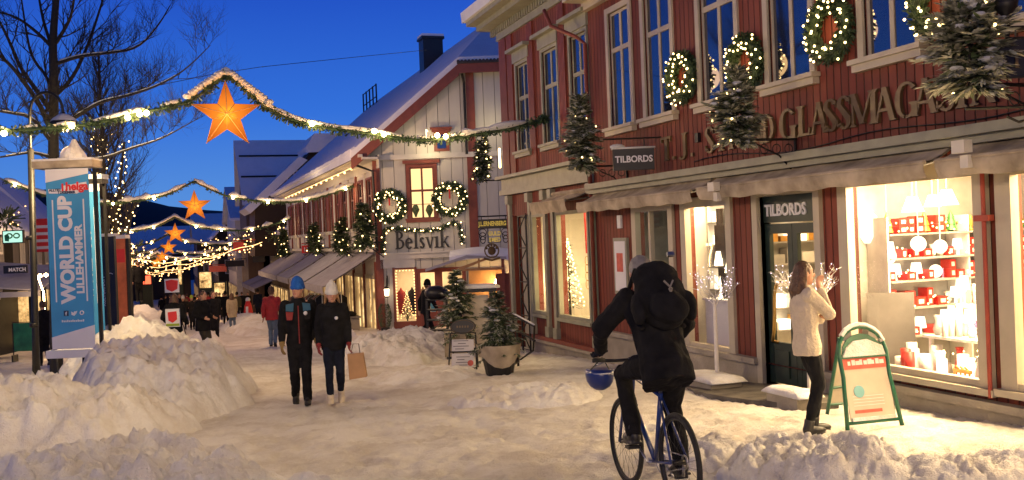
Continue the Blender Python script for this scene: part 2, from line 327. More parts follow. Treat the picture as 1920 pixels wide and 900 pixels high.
ys = steps(-60, -6, 6)+steps(-6, 5, .5)+steps(5, 15, .05)+steps(15, 24, .10)+steps(24, 30, .2)+steps(30, 60, .6)+steps(60, 140, 3)+steps(140, 900, 40)+[900]
DOORS = []
fr_ = random.Random(99); STEPS = {}
for _ in range(1100):   # boot prints, mostly along the street
    a = fr_.gauss(0, .35)+(PI if fr_.random() < .5 else 0); px_, py_ = fr_.uniform(-1, 7), 5+25*fr_.random()**1.6
    for k in range(fr_.choice((1, 3, 5))):
        sx_1 = px_-math.sin(a)*.62*k+math.cos(a)*.09*(1 if k % 2 else -1); sy_1 = py_+math.cos(a)*.62*k+math.sin(a)*.09*(1 if k % 2 else -1)
        for i in (-1, 0, 1):
            for j in (-1, 0, 1): STEPS.setdefault((int(sx_1/.3)+i, int(sy_1/.3)+j), []).append((sx_1, sy_1, math.cos(a), math.sin(a), fr_.uniform(.012, .032)))
def prints(x, y):
    z = 0
    for sx1, sy1, c_, s_, dp in STEPS.get((int(x/.3), int(y/.3)), ()):
        u = (x-sx1)*c_+(y-sy1)*s_; v = -(x-sx1)*s_+(y-sy1)*c_; q = (u/.065)**2+(v/.15)**2
        if q < 1: z = min(z, -dp*(1-q*q))
        elif q < 2.6: z += dp*.22*(2.6-q)/1.6
    return z
def groundz(x, y):
    z = gz(y)
    if -6 < x < 8.5 and y < 60:
        z += .022*fbm(x*1.1, y*.7, 3, 3)
        if 4 < y < 40:
            z += .018*fbm(x*4, y*3, 9, 3) + .019*fbm(x*13, y*10, 2, 3) - .020*max(0, lumps(x, y*.8, .55)-.45)
            z += prints(x, y)-.028*math.exp(-((x-2.2-.3*math.sin(y*.3))/.16)**2)*(.5+nz3(x*2, y*2)) - .026*math.exp(-((x-3.3-.2*math.sin(y*.23+1))/.14)**2)
        if x > 6.7: z += .10*min(1, (x-6.7)/.5)*max(0, min(1, (y-8)/2))*(1-max(0, min(1, (y-12.6)/1.0)))*0 
    return z
mb = MB(); vs = [(x, y, groundz(x, y)) for y in ys for x in xs]; nx = len(xs)
mb.add(vs, [(j*nx+i, j*nx+i+1, (j+1)*nx+i+1, (j+1)*nx+i) for j in range(len(ys)-1) for i in range(nx-1)])
street = mb.build('snowy_street', M['road'], smooth=True); street['kind'] = 'structure'
street['label'] = 'pale trodden snow covering the pedestrian street'

def heap(label, cx, cy, rx, ry, h, res=.05, seed=0, rot=0.0, shape=1.3, chunk=.32, group='heaps of shovelled snow', extra=None, rough=.3):
    mb = MB(); ca, sa = math.cos(rot), math.sin(rot); idx = {}; vs = []; fs = []
    nxh = int(rx*1.35/res); nyh = int(ry*1.35/res); H = {}
    for j in range(-nyh, nyh+1):
        for i in range(-nxh, nxh+1):
            a = i*res; b = j*res; x = cx+a*ca-b*sa; y = cy+a*sa+b*ca
            q = math.hypot(a/rx, b/ry) + .22*fbm(x*.9+seed, y*.9, 5, 3)
            k = max(0.0, 1-q)
            base = h*1.25*(1-(1-min(1, k*1.35))**2)**.8*(.75+.25*k) if k > 0 else 0
            base = min(base, h*1.1)
            z = base*(1+.35*fbm(x*1.3+seed, y*1.3, 1, 4))
            if k > 0:
                e = min(1, k*4)
                wx = x+.12*nz3(x*3, y*3, seed); wy = y+.12*nz3(x*3, y*3, seed+9)
                z += e*h**.5*rough*(.20*blocks(wx+seed, wy, chunk) + .13*blocks(wx+seed+3.1, wy+.2, chunk*.45, 2) + .05*blocks(wx*1.1+seed, wy, chunk*.22, 5) + .20*lumps(wx+seed*2, wy, chunk*.55) + .16*lumps(wx+seed*3, wy, chunk*.26) + .09*lumps(wx+seed, wy, chunk*.13) + .14*fbm(x*5, y*5, seed, 4) - .14)
            if extra: z += extra(x, y, k)
            H[i, j] = (x, y, z, k)
    for (i, j), (x, y, z, k) in H.items():
        idx[i, j] = len(vs); vs.append((x, y, groundz(x, y)+(z if k > 0 else 0)-(.0 if k > .05 else .05*(1-k/.05))))
    for j in range(-nyh, nyh):
        for i in range(-nxh, nxh):
            if max(H[i, j][3], H[i+1, j][3], H[i, j+1][3], H[i+1, j+1][3]) > 0:
                fs.append((idx[i, j], idx[i+1, j], idx[i+1, j+1], idx[i, j+1]))
    used = sorted({i for f in fs for i in f}); rm = {o: n for n, o in enumerate(used)}
    mb.add([vs[i] for i in used], [tuple(rm[i] for i in f) for f in fs])
    o = mb.build('snow_heap', M['chunk'], smooth=True)
    return tag(o, label, 'snow heap', group)
heap('big chunky snow heap filling the lower left corner', -1.75, 8.2, 3.1, 1.75, .40, .03, 2, rot=-.12, chunk=.34, rough=.55)
heap('pale snow heap in front of the blue banner stand', -1.85, 13.3, 1.9, 2.0, .56, .04, 11, chunk=.36, rough=.5)
heap('snow heap between the banner stand and the man in the dark coat', -.35, 16.6, 1.5, 3.4, .72, .045, 5, chunk=.36, rough=.5)
heap('shaded snow heap right behind the second blue banner', -.82, 23.2, 1.5, 3.6, .82, .055, 17, chunk=.42, rough=.4)
heap('low snow mound at the left edge beside the lamp post', -4.9, 20.2, 2.3, 2.6, .32, .08, 23, chunk=.5)
heap('knee-high snow heap between the cyclist and the woman in the jumper', 4.70, 6.50, .85, .66, .21, .022, 31, rot=-.5, chunk=.22, rough=.6)
heap('low row of snow lumps in the lower right corner', 5.65, 5.85, .9, .42, .10, .022, 37, rot=-.4, chunk=.18, rough=.5)
heap('small snow lumps beside the rear wheel of the bicycle', 4.25, 7.6, .42, .6, .12, .025, 39, rot=-.5, chunk=.2, rough=.4)
heap('rounded snow heap beside the couple, before the clothes racks', 4.75, 22.0, 1.5, 2.6, .44, .05, 41, rot=-.35, chunk=.36, rough=.5)
heap('low scatter of snow lumps in the middle of the street', 4.45, 12.6, 1.0, .9, .14, .035, 43, rot=-.6, chunk=.25, rough=.36)
heap('flat ridge of snow in front of the menu board', 4.2, 17.0, 1.0, 1.1, .10, .05, 47, rot=-.6, chunk=.3, rough=.4)
heap('distant snow heap behind the red jacketed man', 3.4, 47, 1.3, 9, .42, .16, 51, rot=-.03, chunk=.7)
heap('distant snow heap under the canopies, ahead of the navy walker', 5.2, 36, .8, 4.5, .35, .12, 53, chunk=.6)
heap('tall distant snow heap under the row of stars at the left', -1.7, 44, 2.0, 9, .9, .12, 57, chunk=.9, rough=.15)
heap('low far snow heap beside the collector with the placard', .9, 33.5, .6, 2.2, .32, .1, 59, chunk=.4)
# damp paving that the door mat heat keeps free of snow
mb = MB(); F = WF; n = 40; pts = []
for i in range(n):
    a = 2*PI*i/n; rx = .80+.10*nz3(math.cos(a)*2, math.sin(a)*2, 4)
    pts.append((6.95+rx*math.cos(a)*.72, 10.85+1.45*math.sin(a)*(1+.15*nz3(math.cos(a)*3, math.sin(a)*3, 1))))
mb.add([(x, y, gz(y)+.05) for x, y in pts], [tuple(range(n))])
mb.add([(x, y, gz(y)+(.05 if k == 0 else -.03)) for k in (0, 1) for x, y in pts], [(i, (i+1) % n, (i+1) % n+n, i+n) for i in range(n)])
o = mb.build('door_mat_paving', M['asphalt']); o['kind'] = 'structure'; o['label'] = 'dark damp paving cleared of snow before the shop door'

# ------------------------------------------------------------------ façade kit
def wallgrid(mb, F, u0, u1, v0, v1, holes, depth=.14, m=0, mr=None):
    us = sorted({u0, u1, *[h[0] for h in holes], *[h[1] for h in holes]}); us = [u for u in us if u0 <= u <= u1]
    vs_ = sorted({v0, v1, *[h[2] for h in holes], *[h[3] for h in holes]}); vs_ = [v for v in vs_ if v0 <= v <= v1]
    P = {}; V = []; Fc = []
    def pt(i, j):
        if (i, j) not in P: P[i, j] = len(V); V.append(F(us[i], vs_[j], 0))
        return P[i, j]
    for i in range(len(us)-1):
        for j in range(len(vs_)-1):
            cu = (us[i]+us[i+1])/2; cv = (vs_[j]+vs_[j+1])/2
            if any(h[0] < cu < h[1] and h[2] < cv < h[3] for h in holes): continue
            Fc.append((pt(i, j), pt(i+1, j), pt(i+1, j+1), pt(i, j+1)))
    mb.add(V, Fc, m)
    for h in holes:
        a, b, c_, d = h[:4]
        for p, q in (((a, c_), (b, c_)), ((b, c_), (b, d)), ((b, d), (a, d)), ((a, d), (a, c_))):
            mb.quad(F(*p, 0), F(*q, 0), F(*q, -depth), F(*p, -depth), m if mr is None else mr)
def room(mb, F, u0, u1, v0, v1, w0, w1, m=0):  # open towards the street
    a = [F(u0, v0, w0), F(u1, v0, w0), F(u1, v1, w0), F(u0, v1, w0)]; b = [F(u0, v0, w1), F(u1, v0, w1), F(u1, v1, w1), F(u0, v1, w1)]
    mb.add(a+b, [(4, 5, 6, 7), (0, 1, 5, 4), (1, 2, 6, 5), (2, 3, 7, 6), (3, 0, 4, 7)], m)
def window(parent, F, u0, u1, v0, v1, fm, gm, trim=.11, nm=2, transom=None, glass_w=-.042, sill=True, sillmat=None, hood=False, bars=(), name='window', proud=.035):
    """casing round the opening, sash bars, pane and sill: one window part with three sub-parts"""
    c = MB()
    if trim > 0:
        c.box(F, u0-trim, u0, v0-.0, v1+trim, -.02, proud); c.box(F, u1, u1+trim, v0-.0, v1+trim, -.02, proud)
        c.box(F, u0, u1, v1, v1+trim, -.02, proud-.003)
    s = .05
    c.box(F, u0, u0+s, v0, v1, -.10, -.03); c.box(F, u1-s, u1, v0, v1, -.10, -.03); c.box(F, u0+s, u1-s, v0, v0+s, -.10, -.03); c.box(F, u0+s, u1-s, v1-s, v1, -.10, -.03)
    for k in range(1, nm):
        um = u0+(u1-u0)*k/nm; c.box(F, um-.035, um+.035, v0+s, v1-s, -.095, -.028)
    if transom: c.box(F, u0+s, u1-s, transom-.04, transom+.04, -.098, -.02)
    for b in bars: c.box(F, u0+s, u1-s, b-.012, b+.012, -.09, -.05)
    wdw = c.build(name, fm, parent)
    if sill:
        b = MB(); b.box(F, u0-trim-.04, u1+trim+.04, v0-.13, v0-.003, -.02, proud+.06); b.box(F, u0-trim-.07, u1+trim+.07, v0-.045, v0+.012, -.018, proud+.10)
        b.build('sill', sillmat or fm, wdw)
    if hood:
        b = MB(); b.box(F, u0-trim-.06, u1+trim+.06, v1+trim, v1+trim+.24, -.02, proud+.03); b.box(F, u0-trim-.14, u1+trim+.14, v1+trim+.24, v1+trim+.31, -.02, proud+.16)
        b.build('hood', fm, wdw)
    g = MB(); g.quad(F(u0+.01, v0+.01, glass_w), F(u1-.01, v0+.01, glass_w), F(u1-.01, v1-.01, glass_w), F(u0+.01, v1-.01, glass_w)); g.build('pane', gm, wdw)
    return wdw
# ------------------------------------------------------------------ lettering
def textmesh(mb, s, F, u, v, size, ext=.01, off=0.0, stretch=1.0, m=0, mirror=False, upright=True, align='LEFT', w0=0.0):
    cu = bpy.data.curves.new('t', 'FONT'); cu.body = s; cu.size = size; cu.extrude = ext; cu.offset = off; cu.align_x = align; cu.resolution_u = 3
    o = bpy.data.objects.new('t', cu)
    me = evalmesh(o); sg = -1 if mirror else 1
    if upright: vs = [F(u+sg*p.co.x*stretch, v+p.co.y, w0+ext+p.co.z) for p in me.vertices]
    else: vs = [F(u-sg*p.co.y, v+p.co.x*stretch, w0+ext+p.co.z) for p in me.vertices]   # reading upwards
    mb.add(vs, [tuple(p.vertices) for p in me.polygons], m)
    bpy.data.objects.remove(o); bpy.data.meshes.remove(me); bpy.data.curves.remove(cu)
class Serif:
    """roman capitals and a few small letters drawn as stems, hairlines, bowls and slab serifs"""
    def __init__(s, thick=.19, thin=.07, serif=.05): s.T = thick; s.t = thin; s.s = serif
    def polys(s, ch):
        T, t, e = s.T, s.t, s.s; P = []
        def bar(x0, x1, y0, y1): P.append([(x0, y0), (x1, y0), (x1, y1), (x0, y1)])
        def stem(x, y0=0, y1=1, w=T, a=True, b=True):
            bar(x, x+w, y0, y1)
            if a: P.append([(x-.09, y0), (x+w+.09, y0), (x+w+.09, y0+e*.6), (x+w, y0+e*1.6), (x, y0+e*1.6), (x-.09, y0+e*.6)])
            if b: P.append([(x-.09, y1), (x-.09, y1-e*.6), (x, y1-e*1.6), (x+w, y1-e*1.6), (x+w+.09, y1-e*.6), (x+w+.09, y1)])
        def diag(x0, y0, x1, y1, w): P.append([(x0-w/2, y0), (x0+w/2, y0), (x1+w/2, y1), (x1-w/2, y1)])
        def foot(x, y, w=.16):
            d = e*.7 if y < .5 else -e*.7; P.append([(x-w, y), (x+w, y), (x+w, y+d), (x-w, y+d)])
        def arc(cx, cy, rx, ry, a0, a1, wf, n=10):
            pr = []
            for i in range(n+1):
                a = math.radians(a0+(a1-a0)*i/n); k = wf(math.degrees(a)) if callable(wf) else wf
                pr.append(((cx+rx*math.cos(a), cy+ry*math.sin(a)), (cx+(rx-k)*math.cos(a), cy+(ry-min(k, t if True else k))*math.sin(a))))
            for i in range(n): P.append([pr[i][0], pr[i+1][0], pr[i+1][1], pr[i][1]])
        bow = lambda a: t+(T-t)*abs(math.cos(math.radians(a)))
        if ch == 'T': stem(.28); bar(0, .28+T+.28, 1-t, 1); bar(0, .05, .78, 1); bar(.70, .75, .78, 1); W = .75
        elif ch == 'J': stem(.18, .12, 1, a=False); arc(.10, .12, .27, .2, 0, -150, bow); W = .46
        elif ch == 'L': stem(.08); bar(.08, .62, 0, t); bar(.57, .62, 0, .25); W = .66
        elif ch == 'I': stem(.09); W = .37
        elif ch == 'D': stem(.08); arc(.27, .5, .48, .5, -90, 90, bow); W = .80
        elif ch == 'R': stem(.08); arc(.27, .76, .34, .24, -90, 90, bow, 8); diag(.72, 0, .36, .52, T); foot(.74, 0, .12); W = .84
        elif ch == 'B': stem(.08); arc(.25, .77, .32, .23, -90, 90, bow, 8); arc(.25, .28, .40, .28, -90, 90, bow, 8); W = .68
        elif ch == 'A': diag(.10, 0, .40, 1, t); diag(.72, 0, .42, 1, T); bar(.20, .64, .30, .30+t); foot(.08, 0, .10); foot(.73, 0, .13); W = .86
        elif ch == 'N': stem(.08, w=t); stem(.66, w=t, a=False); diag(.70, 0, .12, 1, T); W = .82
        elif ch == 'M': stem(.06, w=t); stem(.86, w=T); diag(.50, .06, .14, 1, T); diag(.50, .06, .90, 1, t); W = 1.12
        elif ch == 'G': arc(.44, .5, .42, .52, 40, 330, bow, 16); stem(.62, .0, .42, a=False); W = .88
        elif ch == 'S':
            arc(.32, .76, .28, .26, 20, 200, bow); P.append([(.04, .72), (.20, .80), (.62, .34), (.50, .16)]); arc(.32, .26, .30, .28, -160, 20, bow); bar(.56, .60, .72, .92); bar(.03, .07, .08, .3); W = .68
        elif ch == 'e': arc(.28, .30, .26, .32, 0, 320, bow, 14); bar(.06, .50, .30, .30+t); W = .60
        elif ch == 'l': stem(.07, b=False); P.append([(.0, 1), (.07+T, 1.02), (.07+T, .94), (.0, .95)]); W = .36
        elif ch == 's': arc(.22, .45, .17, .17, 20, 210, bow, 8); P.append([(.05, .42), (.16, .50), (.40, .22), (.30, .10)]); arc(.22, .17, .19, .18, -160, 20, bow, 8); W = .48
        elif ch == 'v': diag(.30, 0, .08, .62, T*.8); diag(.30, 0, .50, .62, t); foot(.08, .62, .12); foot(.50, .62, .1); W = .60
        elif ch == 'i': stem(.07, 0, .62, b=False); P.append([(.0, .62), (.07+T, .64), (.07+T, .56), (.0, .56)]); W = .36
        elif ch == 'k': stem(.07, b=False); P.append([(.0, 1), (.07+T, 1.02), (.07+T, .94), (.0, .95)]); diag(.26, .26, .52, .62, t); diag(.60, 0, .34, .36, T*.8); foot(.53, .62, .1); foot(.62, 0, .1); W = .74
        elif ch == '.': bar(.04, .04+T*.9, 0, .13); W = .3
        else: W = .4
        return P, W
    def put(s, mb, ch, F, u, v, size, xs, ext, w0=0.0, d=1):
        P, W = s.polys(ch)
        for i, p in enumerate(P):
            q = [(u+d*a*size*xs, v+b*size) for a, b in p]
            if d < 0: q = q[::-1]
            mb.prism(F, q, w0, w0+ext+.0012*(i % 12))
        return W*size*xs
# ------------------------------------------------------------------ 1. the long red shop building (street front on x = 7.55)
W0 = 7.55
FR = Frame((W0, 0, 0), (0, 1, 0), (-1, 0, 0))
shop = thing('red_shop_building', 'red boarded shop building with gilt serif letters above its awnings', 'building', (W0, 10, gz(10)))
UP = [(15.25, 16.08), (13.80, 14.70), (11.95, 12.90), (10.27, 11.14), (8.45, 9.27), (6.5, 7.4)]
upper = [(a, b, 3.50, 5.55) for a, b in UP]
GW = dict(next=(3.4, 7.33, .0, 2.12), big=(7.66, 9.72, -.02, 2.14), door=(10.28, 11.52, -.48, 2.05), w3=(12.28, 13.58, -.15, 2.05), w4=(14.0, 15.3, -.15, 2.05))
mb = MB(); wallgrid(mb, FR, 2.0, 16.98, -.22, 6.05, upper+[h for h in GW.values()]+[(10.28, 11.52, -.48, -.2)], .16)
mb.build('wall', M['red'], shop)
mb = MB()
for u0, u1 in ((2.0, 10.20), (11.62, 16.98)):
    mb.box(FR, u0, u1, -1.2, -.22, -.3, .05); mb.box(FR, u0, u1, -.22, -.14, -.02, .12)
mb.build('plinth', M['concrete'], shop)
mb = MB(); mb.box(FR, 2.0, 17.0, 5.95, 6.05, .0, .5); mb.box(FR, 2.0, 17.0, 5.80, 5.95, .003, .12); mb.box(FR, 2.0, 17.0, 6.05, 6.2, .38, .52)
mb.build('eaves', M['cream'], shop)
mb = MB(); mb.hexa([FR(1.9, 6.2, .55), FR(17.1, 6.2, .55), FR(17.1, 6.2, -5), FR(1.9, 6.2, -5), FR(1.9, 6.42, .6), FR(17.1, 6.42, .6), FR(17.1, 9.4, -5), FR(1.9, 9.4, -5)])
rf = mb.build('roof', M['roofsnow'], shop)
for a, b, c_, d in upper: window(shop, FR, a, b, c_, d, M['cream'], M['winglass'], trim=.10, nm=2, transom=4.88, sillmat=M['cream'])
# cornice over the shop front, awning cassettes
mb = MB(); mb.box(FR, 2.0, 16.9, 2.38, 2.46, 0, .16); mb.box(FR, 2.0, 16.9, 2.46, 2.56, 0, .24)
mb.build('cornice', M['greytrim'], shop)
def awning(F, u0, u1, v, out_, drop, val, mtop, mval, label, nseg=8, group='awnings along the street', arms=True, snow=True):
    """u0..u1 wide, fixed at height v, reaching out_ and falling drop, with a hanging valance"""
    a = thing('shop_awning', label, 'awning', F((u0+u1)/2, v, 0), group)
    top = []; n = nseg
    for i in range(n+1):
        u = u0+(u1-u0)*i/n
        top.append([F(u, v-drop*k-.04*math.sin(PI*k)*(1 if i % 2 else .6), .05+(out_-.05)*k) for k in (0, .2, .4, .6, .8, 1)])
    m = MB(); m.add([p for r in top for p in r], [(i*6+j, i*6+j+1, (i+1)*6+j+1, (i+1)*6+j) for i in range(n) for j in range(5)])
    m.add([p+Vector((0, 0, -.025)) for r in top for p in r], [(i*6+j, (i+1)*6+j, (i+1)*6+j+1, i*6+j+1) for i in range(n) for j in range(5)])
    m.build('canvas', mtop, a, smooth=True)
    m = MB(); ns = max(2, int(abs(u1-u0)/.15)); r_ = []
    for i in range(ns+1):
        u = u0+(u1-u0)*i/ns; wv = .012*math.sin(i*2.1)
        r_.append([F(u, v-drop-.02, out_+.02), F(u, v-drop-val*.5, out_+.015+wv), F(u, v-drop-val+.012*math.cos(i*1.3), out_-.02+wv*1.6)])
    m.add([p for r in r_ for p in r], [(i*3+j, i*3+j+1, (i+1)*3+j+1, (i+1)*3+j) for i in range(ns) for j in range(2)])
    m.add([p+F.N*-.008 for r in r_ for p in r], [(i*3+j, (i+1)*3+j, (i+1)*3+j+1, i*3+j+1) for i in range(ns) for j in range(2)])
    m.build('valance', mval, a, smooth=True)
    m = MB(); m.tube([F(u0, v-drop, out_), F(u1, v-drop, out_)], .025); m.tube([F(u0, v+.02, .06), F(u1, v+.02, .06)], .05)
    m.build('roller', mtop, a)
    if arms:
        for u in (u0+.06, u1-.06):
            m = MB(); m.tube([F(u, v-.12, .03), F(u, v-drop-.02, out_-.02)], .016); m.build('arm', M['steel'], a)
    return a
awning(FR, 7.95, 12.45, 2.40, .42, .17, .17, M['canvas'], M['canvas'], 'long beige awning above the glowing window and the shop doors')
awning(FR, 12.62, 16.85, 2.38, .42, .17, .17, M['canvas'], M['canvas'], 'beige awning above the tree window, behind the cyclist')
awning(FR, 3.0, 7.80, 2.40, .42, .17, .17, M['canvas'], M['canvas'], 'beige awning at the right edge above the last window')
# gilt letters, read from left to right = falling y
mb = MB(); SF = Serif(.20, .085, .055)
def yline(px): return onx(px, 316-.19*(px-1245), W0).y
for ch, px in (('T', 1245), ('.', 1264), ('J', 1281), ('.', 1298), ('S', 1327), ('T', 1346), ('R', 1370), ('A', 1392), ('N', 1411), ('D', 1432), ('G', 1467), ('L', 1500), ('A', 1524), ('S', 1550), ('S', 1575), ('M', 1600), ('A', 1644), ('G', 1684), ('A', 1718), ('S', 1762), ('I', 1797), ('N', 1824)):
    SF.put(mb, ch, FR, yline(px), 2.76, .38, 1.10, .035, .004, -1)
mb.build('gilt_lettering', M['gold'], shop)
# shop windows: cream casing, clear panes
def shopwin(parent, F, u0, u1, v0, v1, fm, tr=.10, mull=(), trans=None, gm=None):
    c = MB(); s = .07
    c.box(F, u0-tr, u0+s, v0, v1+tr, -.05, .05); c.box(F, u1-s, u1+tr, v0, v1+tr, -.05, .05); c.box(F, u0+s, u1-s, v1-s, v1+tr, -.05, .047); c.box(F, u0+s, u1-s, v0, v0+s, -.05, .04)
    for a in mull: c.box(F, a-.03, a+.03, v0+s, v1-s, -.045, .03)
    if trans: c.box(F, u0+s, u1-s, trans-.03, trans+.03, -.047, .025)
    wd = c.build('shop_window', fm, parent)
    b = MB(); b.box(F, u0-tr-.05, u1+tr+.05, v0-.07, v0-.003, -.05, .10); b.build('sill', fm, wd)
    g = MB(); g.quad(F(u0+s, v0+s, -.01), F(u1-s, v0+s, -.01), F(u1-s, v1-s, -.01), F(u0+s, v1-s, -.01)); g.build('pane', gm or M['shopglass'], wd)
    return wd
shopwin(shop, FR, *GW['big'], M['cream'], tr=.10); shopwin(shop, FR, *GW['next'], M['cream'], tr=.12); shopwin(shop, FR, *GW['w3'], M['cream'], tr=.08)
shopwin(shop, FR, *GW['w4'], M['cream'], tr=.08, mull=(14.75,))
# red water pipe between the two windows
mb = MB(); mb.tube([FR(7.55, -.1, .09), FR(7.55, 2.2, .09)], .022); mb.box(FR, 7.46, 7.64, 1.62, 1.68, .05, .13); mb.build('water_pipe', M['redtrim'], shop)
# dark green double door
a, b, c_, d = GW['door']; u = (a+b)/2
mb = MB(); mb.box(FR, a-.12, a, -.48, 2.22, -.16, .06); mb.box(FR, b, b+.12, -.48, 2.22, -.16, .06); mb.box(FR, a, b, 2.05, 2.22, -.16, .057); dfr = mb.build('door_frame', M['cream'], shop)
mb = MB(); mb.box(FR, a, b, 1.70, 2.05, -.14, -.05); tp = mb.build('door_fascia', M['darkgreen'], shop)
mb = MB(); textmesh(mb, 'TILBORDS', FR, b-.05, 1.79, .215, .008, .006, .94, mirror=True, w0=-.05); mb.build('lettering', M['bwhite'], tp)
for k, (u0, u1) in enumerate(((a+.01, u-.005), (u+.005, b-.01))):
    m = MB(); st = .10
    m.box(FR, u0, u0+st, -.45, 1.68, -.12, -.06); m.box(FR, u1-st, u1, -.45, 1.68, -.12, -.06); m.box(FR, u0+st, u1-st, 1.55, 1.68, -.12, -.06); m.box(FR, u0+st, u1-st, -.45, .10, -.12, -.065)
    m.box(FR, u0+st+.05, u1-st-.05, -.36, .0, -.07, -.045)
    dd = m.build('door', M['darkgreen'], shop)
    g = MB(); g.quad(FR(u0+st, .10, -.09), FR(u1-st, .10, -.09), FR(u1-st, 1.55, -.09), FR(u0+st, 1.55, -.09)); g.build('pane', M['shopglass'], dd)
    h = MB(); s = 1 if k else -1; uc = u+s*.10; pts = []
    for i in range(17):
        t_ = i/16; pts.append(FR(uc+s*.20*math.sin(t_*PI)*.6, .10+.80*t_, -.03+.13*math.sin(t_*PI)))
    pts = [FR(uc+s*.30, .10, -.05), FR(uc+s*.27, .13, .05), FR(uc+s*.2, .25, .07), FR(uc+s*.17, .5, .07), FR(uc+s*.15, .75, .07), FR(uc+s*.10, .88, .07), FR(uc+s*.02, .92, .06), FR(uc-s*.04, .9, -.05)]
    h.tube(pts, .022, 8); h.build('handle', M['brass'], dd, smooth=True)
# wall fittings
tp = thing('wall_poster_case', 'grey framed wall case with a small red poster beside the cyclist', 'poster case', FR(15.95, .9, 0))
mb = MB(); mb.box(FR, 15.60, 16.15, .55, 1.55, .0, .05); mb.build('case', M['greytrim'], tp)
mb = MB(); mb.box(FR, 15.66, 16.09, .61, 1.49, .05, .058); mb.build('backing_sheet', M['bwhite'], tp)
mb = MB(); mb.box(FR, 15.75, 16.0, .95, 1.28, .058, .062); mb.build('poster', M['sale'], tp)
mb = MB(); mb.box(FR, 15.83, 15.97, 1.72, 1.95, .0, .04); tag(mb.build('house_number_plate', M['bwhite'], None), 'small white plate on the red wall above the poster case', 'plate')
mb = MB(); pts = [FR(17.8, 6.0, .55), FR(17.6, 5.65, .5), FR(17.1, 5.35, .2), FR(16.98, 5.2, .08), FR(16.98, -.3, .08)]
mb.tube(pts, .038, 8); mb.build('drainpipe', M['redB'], shop, smooth=True)
# cable sweeping under the letters
mb = MB(); mb.tube([FR(13.2-i*.36, 2.62+.04*math.sin(i*.7)+.02*abs(i-9)*.3, .02) for i in range(18)], .008, 5); mb.build('cable', M['black'], shop)

# --- inside the shop
rm = MB(); room(rm, FR, 3.0, 10.0, -.25, 2.45, -.2, -4.6); rm.box(FR, 3.0, 7.6, -.24, -.05, -1.0, -.2)
rm.build('shop_interior', M['shopwhite'], shop)
mb = MB(); mb.box(FR, 7.6, 9.9, -.30, -.06, -1.1, -.22); mb.build('window_ledge', M['shopwhite'], shop)
# display wall on the far side: visible at x 9.0..12
FS = Frame((0, 9.94, 0), (1, 0, 0), (0, -1, 0))
ZS = [1.50, 1.21, .94, .62, .28]
sh = thing('shop_shelving', 'shelving full of red boxes and lamps inside the glowing shop window', 'shelves', FS(8.9, -.2, 0))
mb = MB(); mb.box(FS, 7.78, 10.6, 1.5, 2.42, 0, .02); mb.box(FS, 7.78, 10.6, -.2, 1.5, 0, .015); mb.build('back_panel', M['shelf'], sh)
for z in ZS:
    mb = MB(); mb.box(FS, 8.02, 10.55, z-.02, z, .02, .40); mb.build('shelf', M['shelf'], sh)
for x in (8.0, 9.2, 10.56):
    mb = MB(); mb.box(FS, x-.012, x+.012, -.2, 1.7, .02, .38); mb.build('upright', M['whitebox'], sh)
q = random.Random(3)
kinds = ['box', 'box', 'globe', 'box', 'candle', 'shade', 'box', 'box', 'vase', 'box']
LV = ['top', 'second', 'third', 'fourth', 'lowest']
for zi, z in enumerate(ZS):
    x = 8.06
    while x < 10.3:
        k = q.choice(kinds) if zi else q.choice(['box', 'tree', 'tree', 'box', 'gold', 'gold'])
        wd = q.uniform(.08, .16); g = f'goods on the {LV[zi]} shop shelf'
        if k == 'box':
            n = q.choice([1, 2]) if zi else 2; hh = q.uniform(.09, .11); base = z+.001
            for j in range(n):
                b = MB(); b.box(FS, x, x+wd, base, base+hh, .16, .32); o = b.build('gift_box', M['redbox'])
                tag(o, f'red gift box with a white card standing on the {LV[zi]} shop shelf', 'gift box', g)
                b = MB(); b.box(FS, x+wd*.25, x+wd*.75, base+hh*.25, base+hh*.75, .32, .323); b.build('card', M['whitebox'], o); base += hh+.002
        elif k == 'tree':
            wd = .14; b = MB(); b.lathe(FS.at(x+.07, z, .22), [(.0, 0), (.075, .02), (.05, .09), (.062, .09), (.035, .17), (.045, .17), (0, .27)], 10); o = b.build('table_tree', M['goldc'] if q.random() < .4 else M['greenc'])
            tag(o, f'small glass fir tree on the {LV[zi]} shop shelf', 'ornament', g)
        elif k == 'gold':
            b = MB(); F_ = FS.at(x+.06, z, .22); b.lathe(F_, [(.035, 0), (.04, .02), (.015, .04), (.045, .09), (.02, .14), (.03, .17), (0, .2)], 9); b.box(F_, -.06, .06, .09, .12, -.01, .01)
            tag(b.build('gold_figure', M['goldc'], smooth=True), f'gold angel figure on the {LV[zi]} shop shelf', 'ornament', g)
        elif k == 'globe':
            wd = .16; b = MB(); b.ball(FS(x+.08, z+.085, .24), .08, 12, 8); tag(b.build('globe_lamp', M['litwhite'], smooth=True), f'round white globe on the {LV[zi]} shop shelf', 'lamp', g)
        elif k == 'candle':
            b = MB(); [b.tube([FS(x+.02+.04*j, z, .24), FS(x+.02+.04*j, z+q.uniform(.1, .2), .24)], .012, 6) for j in range(1)]
            wd = .05; tag(b.build('candle', M['pinkw']), f'lilac candle on the {LV[zi]} shop shelf', 'candle', g)
        elif k == 'shade':
            wd = .16; b = MB(); b.lathe(FS.at(x+.08, z, .22), [(.02, 0), (.012, .07), (.075, .07), (.055, .20)], 12); tag(b.build('table_lamp', M['litwhite']), f'white shaded table lamp on the {LV[zi]} shop shelf', 'lamp', g)
        else:
            b = MB(); b.lathe(FS.at(x+.05, z, .24), [(.03, 0), (.05, .05), (.03, .1), (.04, .15)], 10); wd = .1; tag(b.build('glass_vase', M['whitebox'], smooth=True), f'pale glass vase on the {LV[zi]} shop shelf', 'vase', g)
        x += wd+q.uniform(.004, .022)
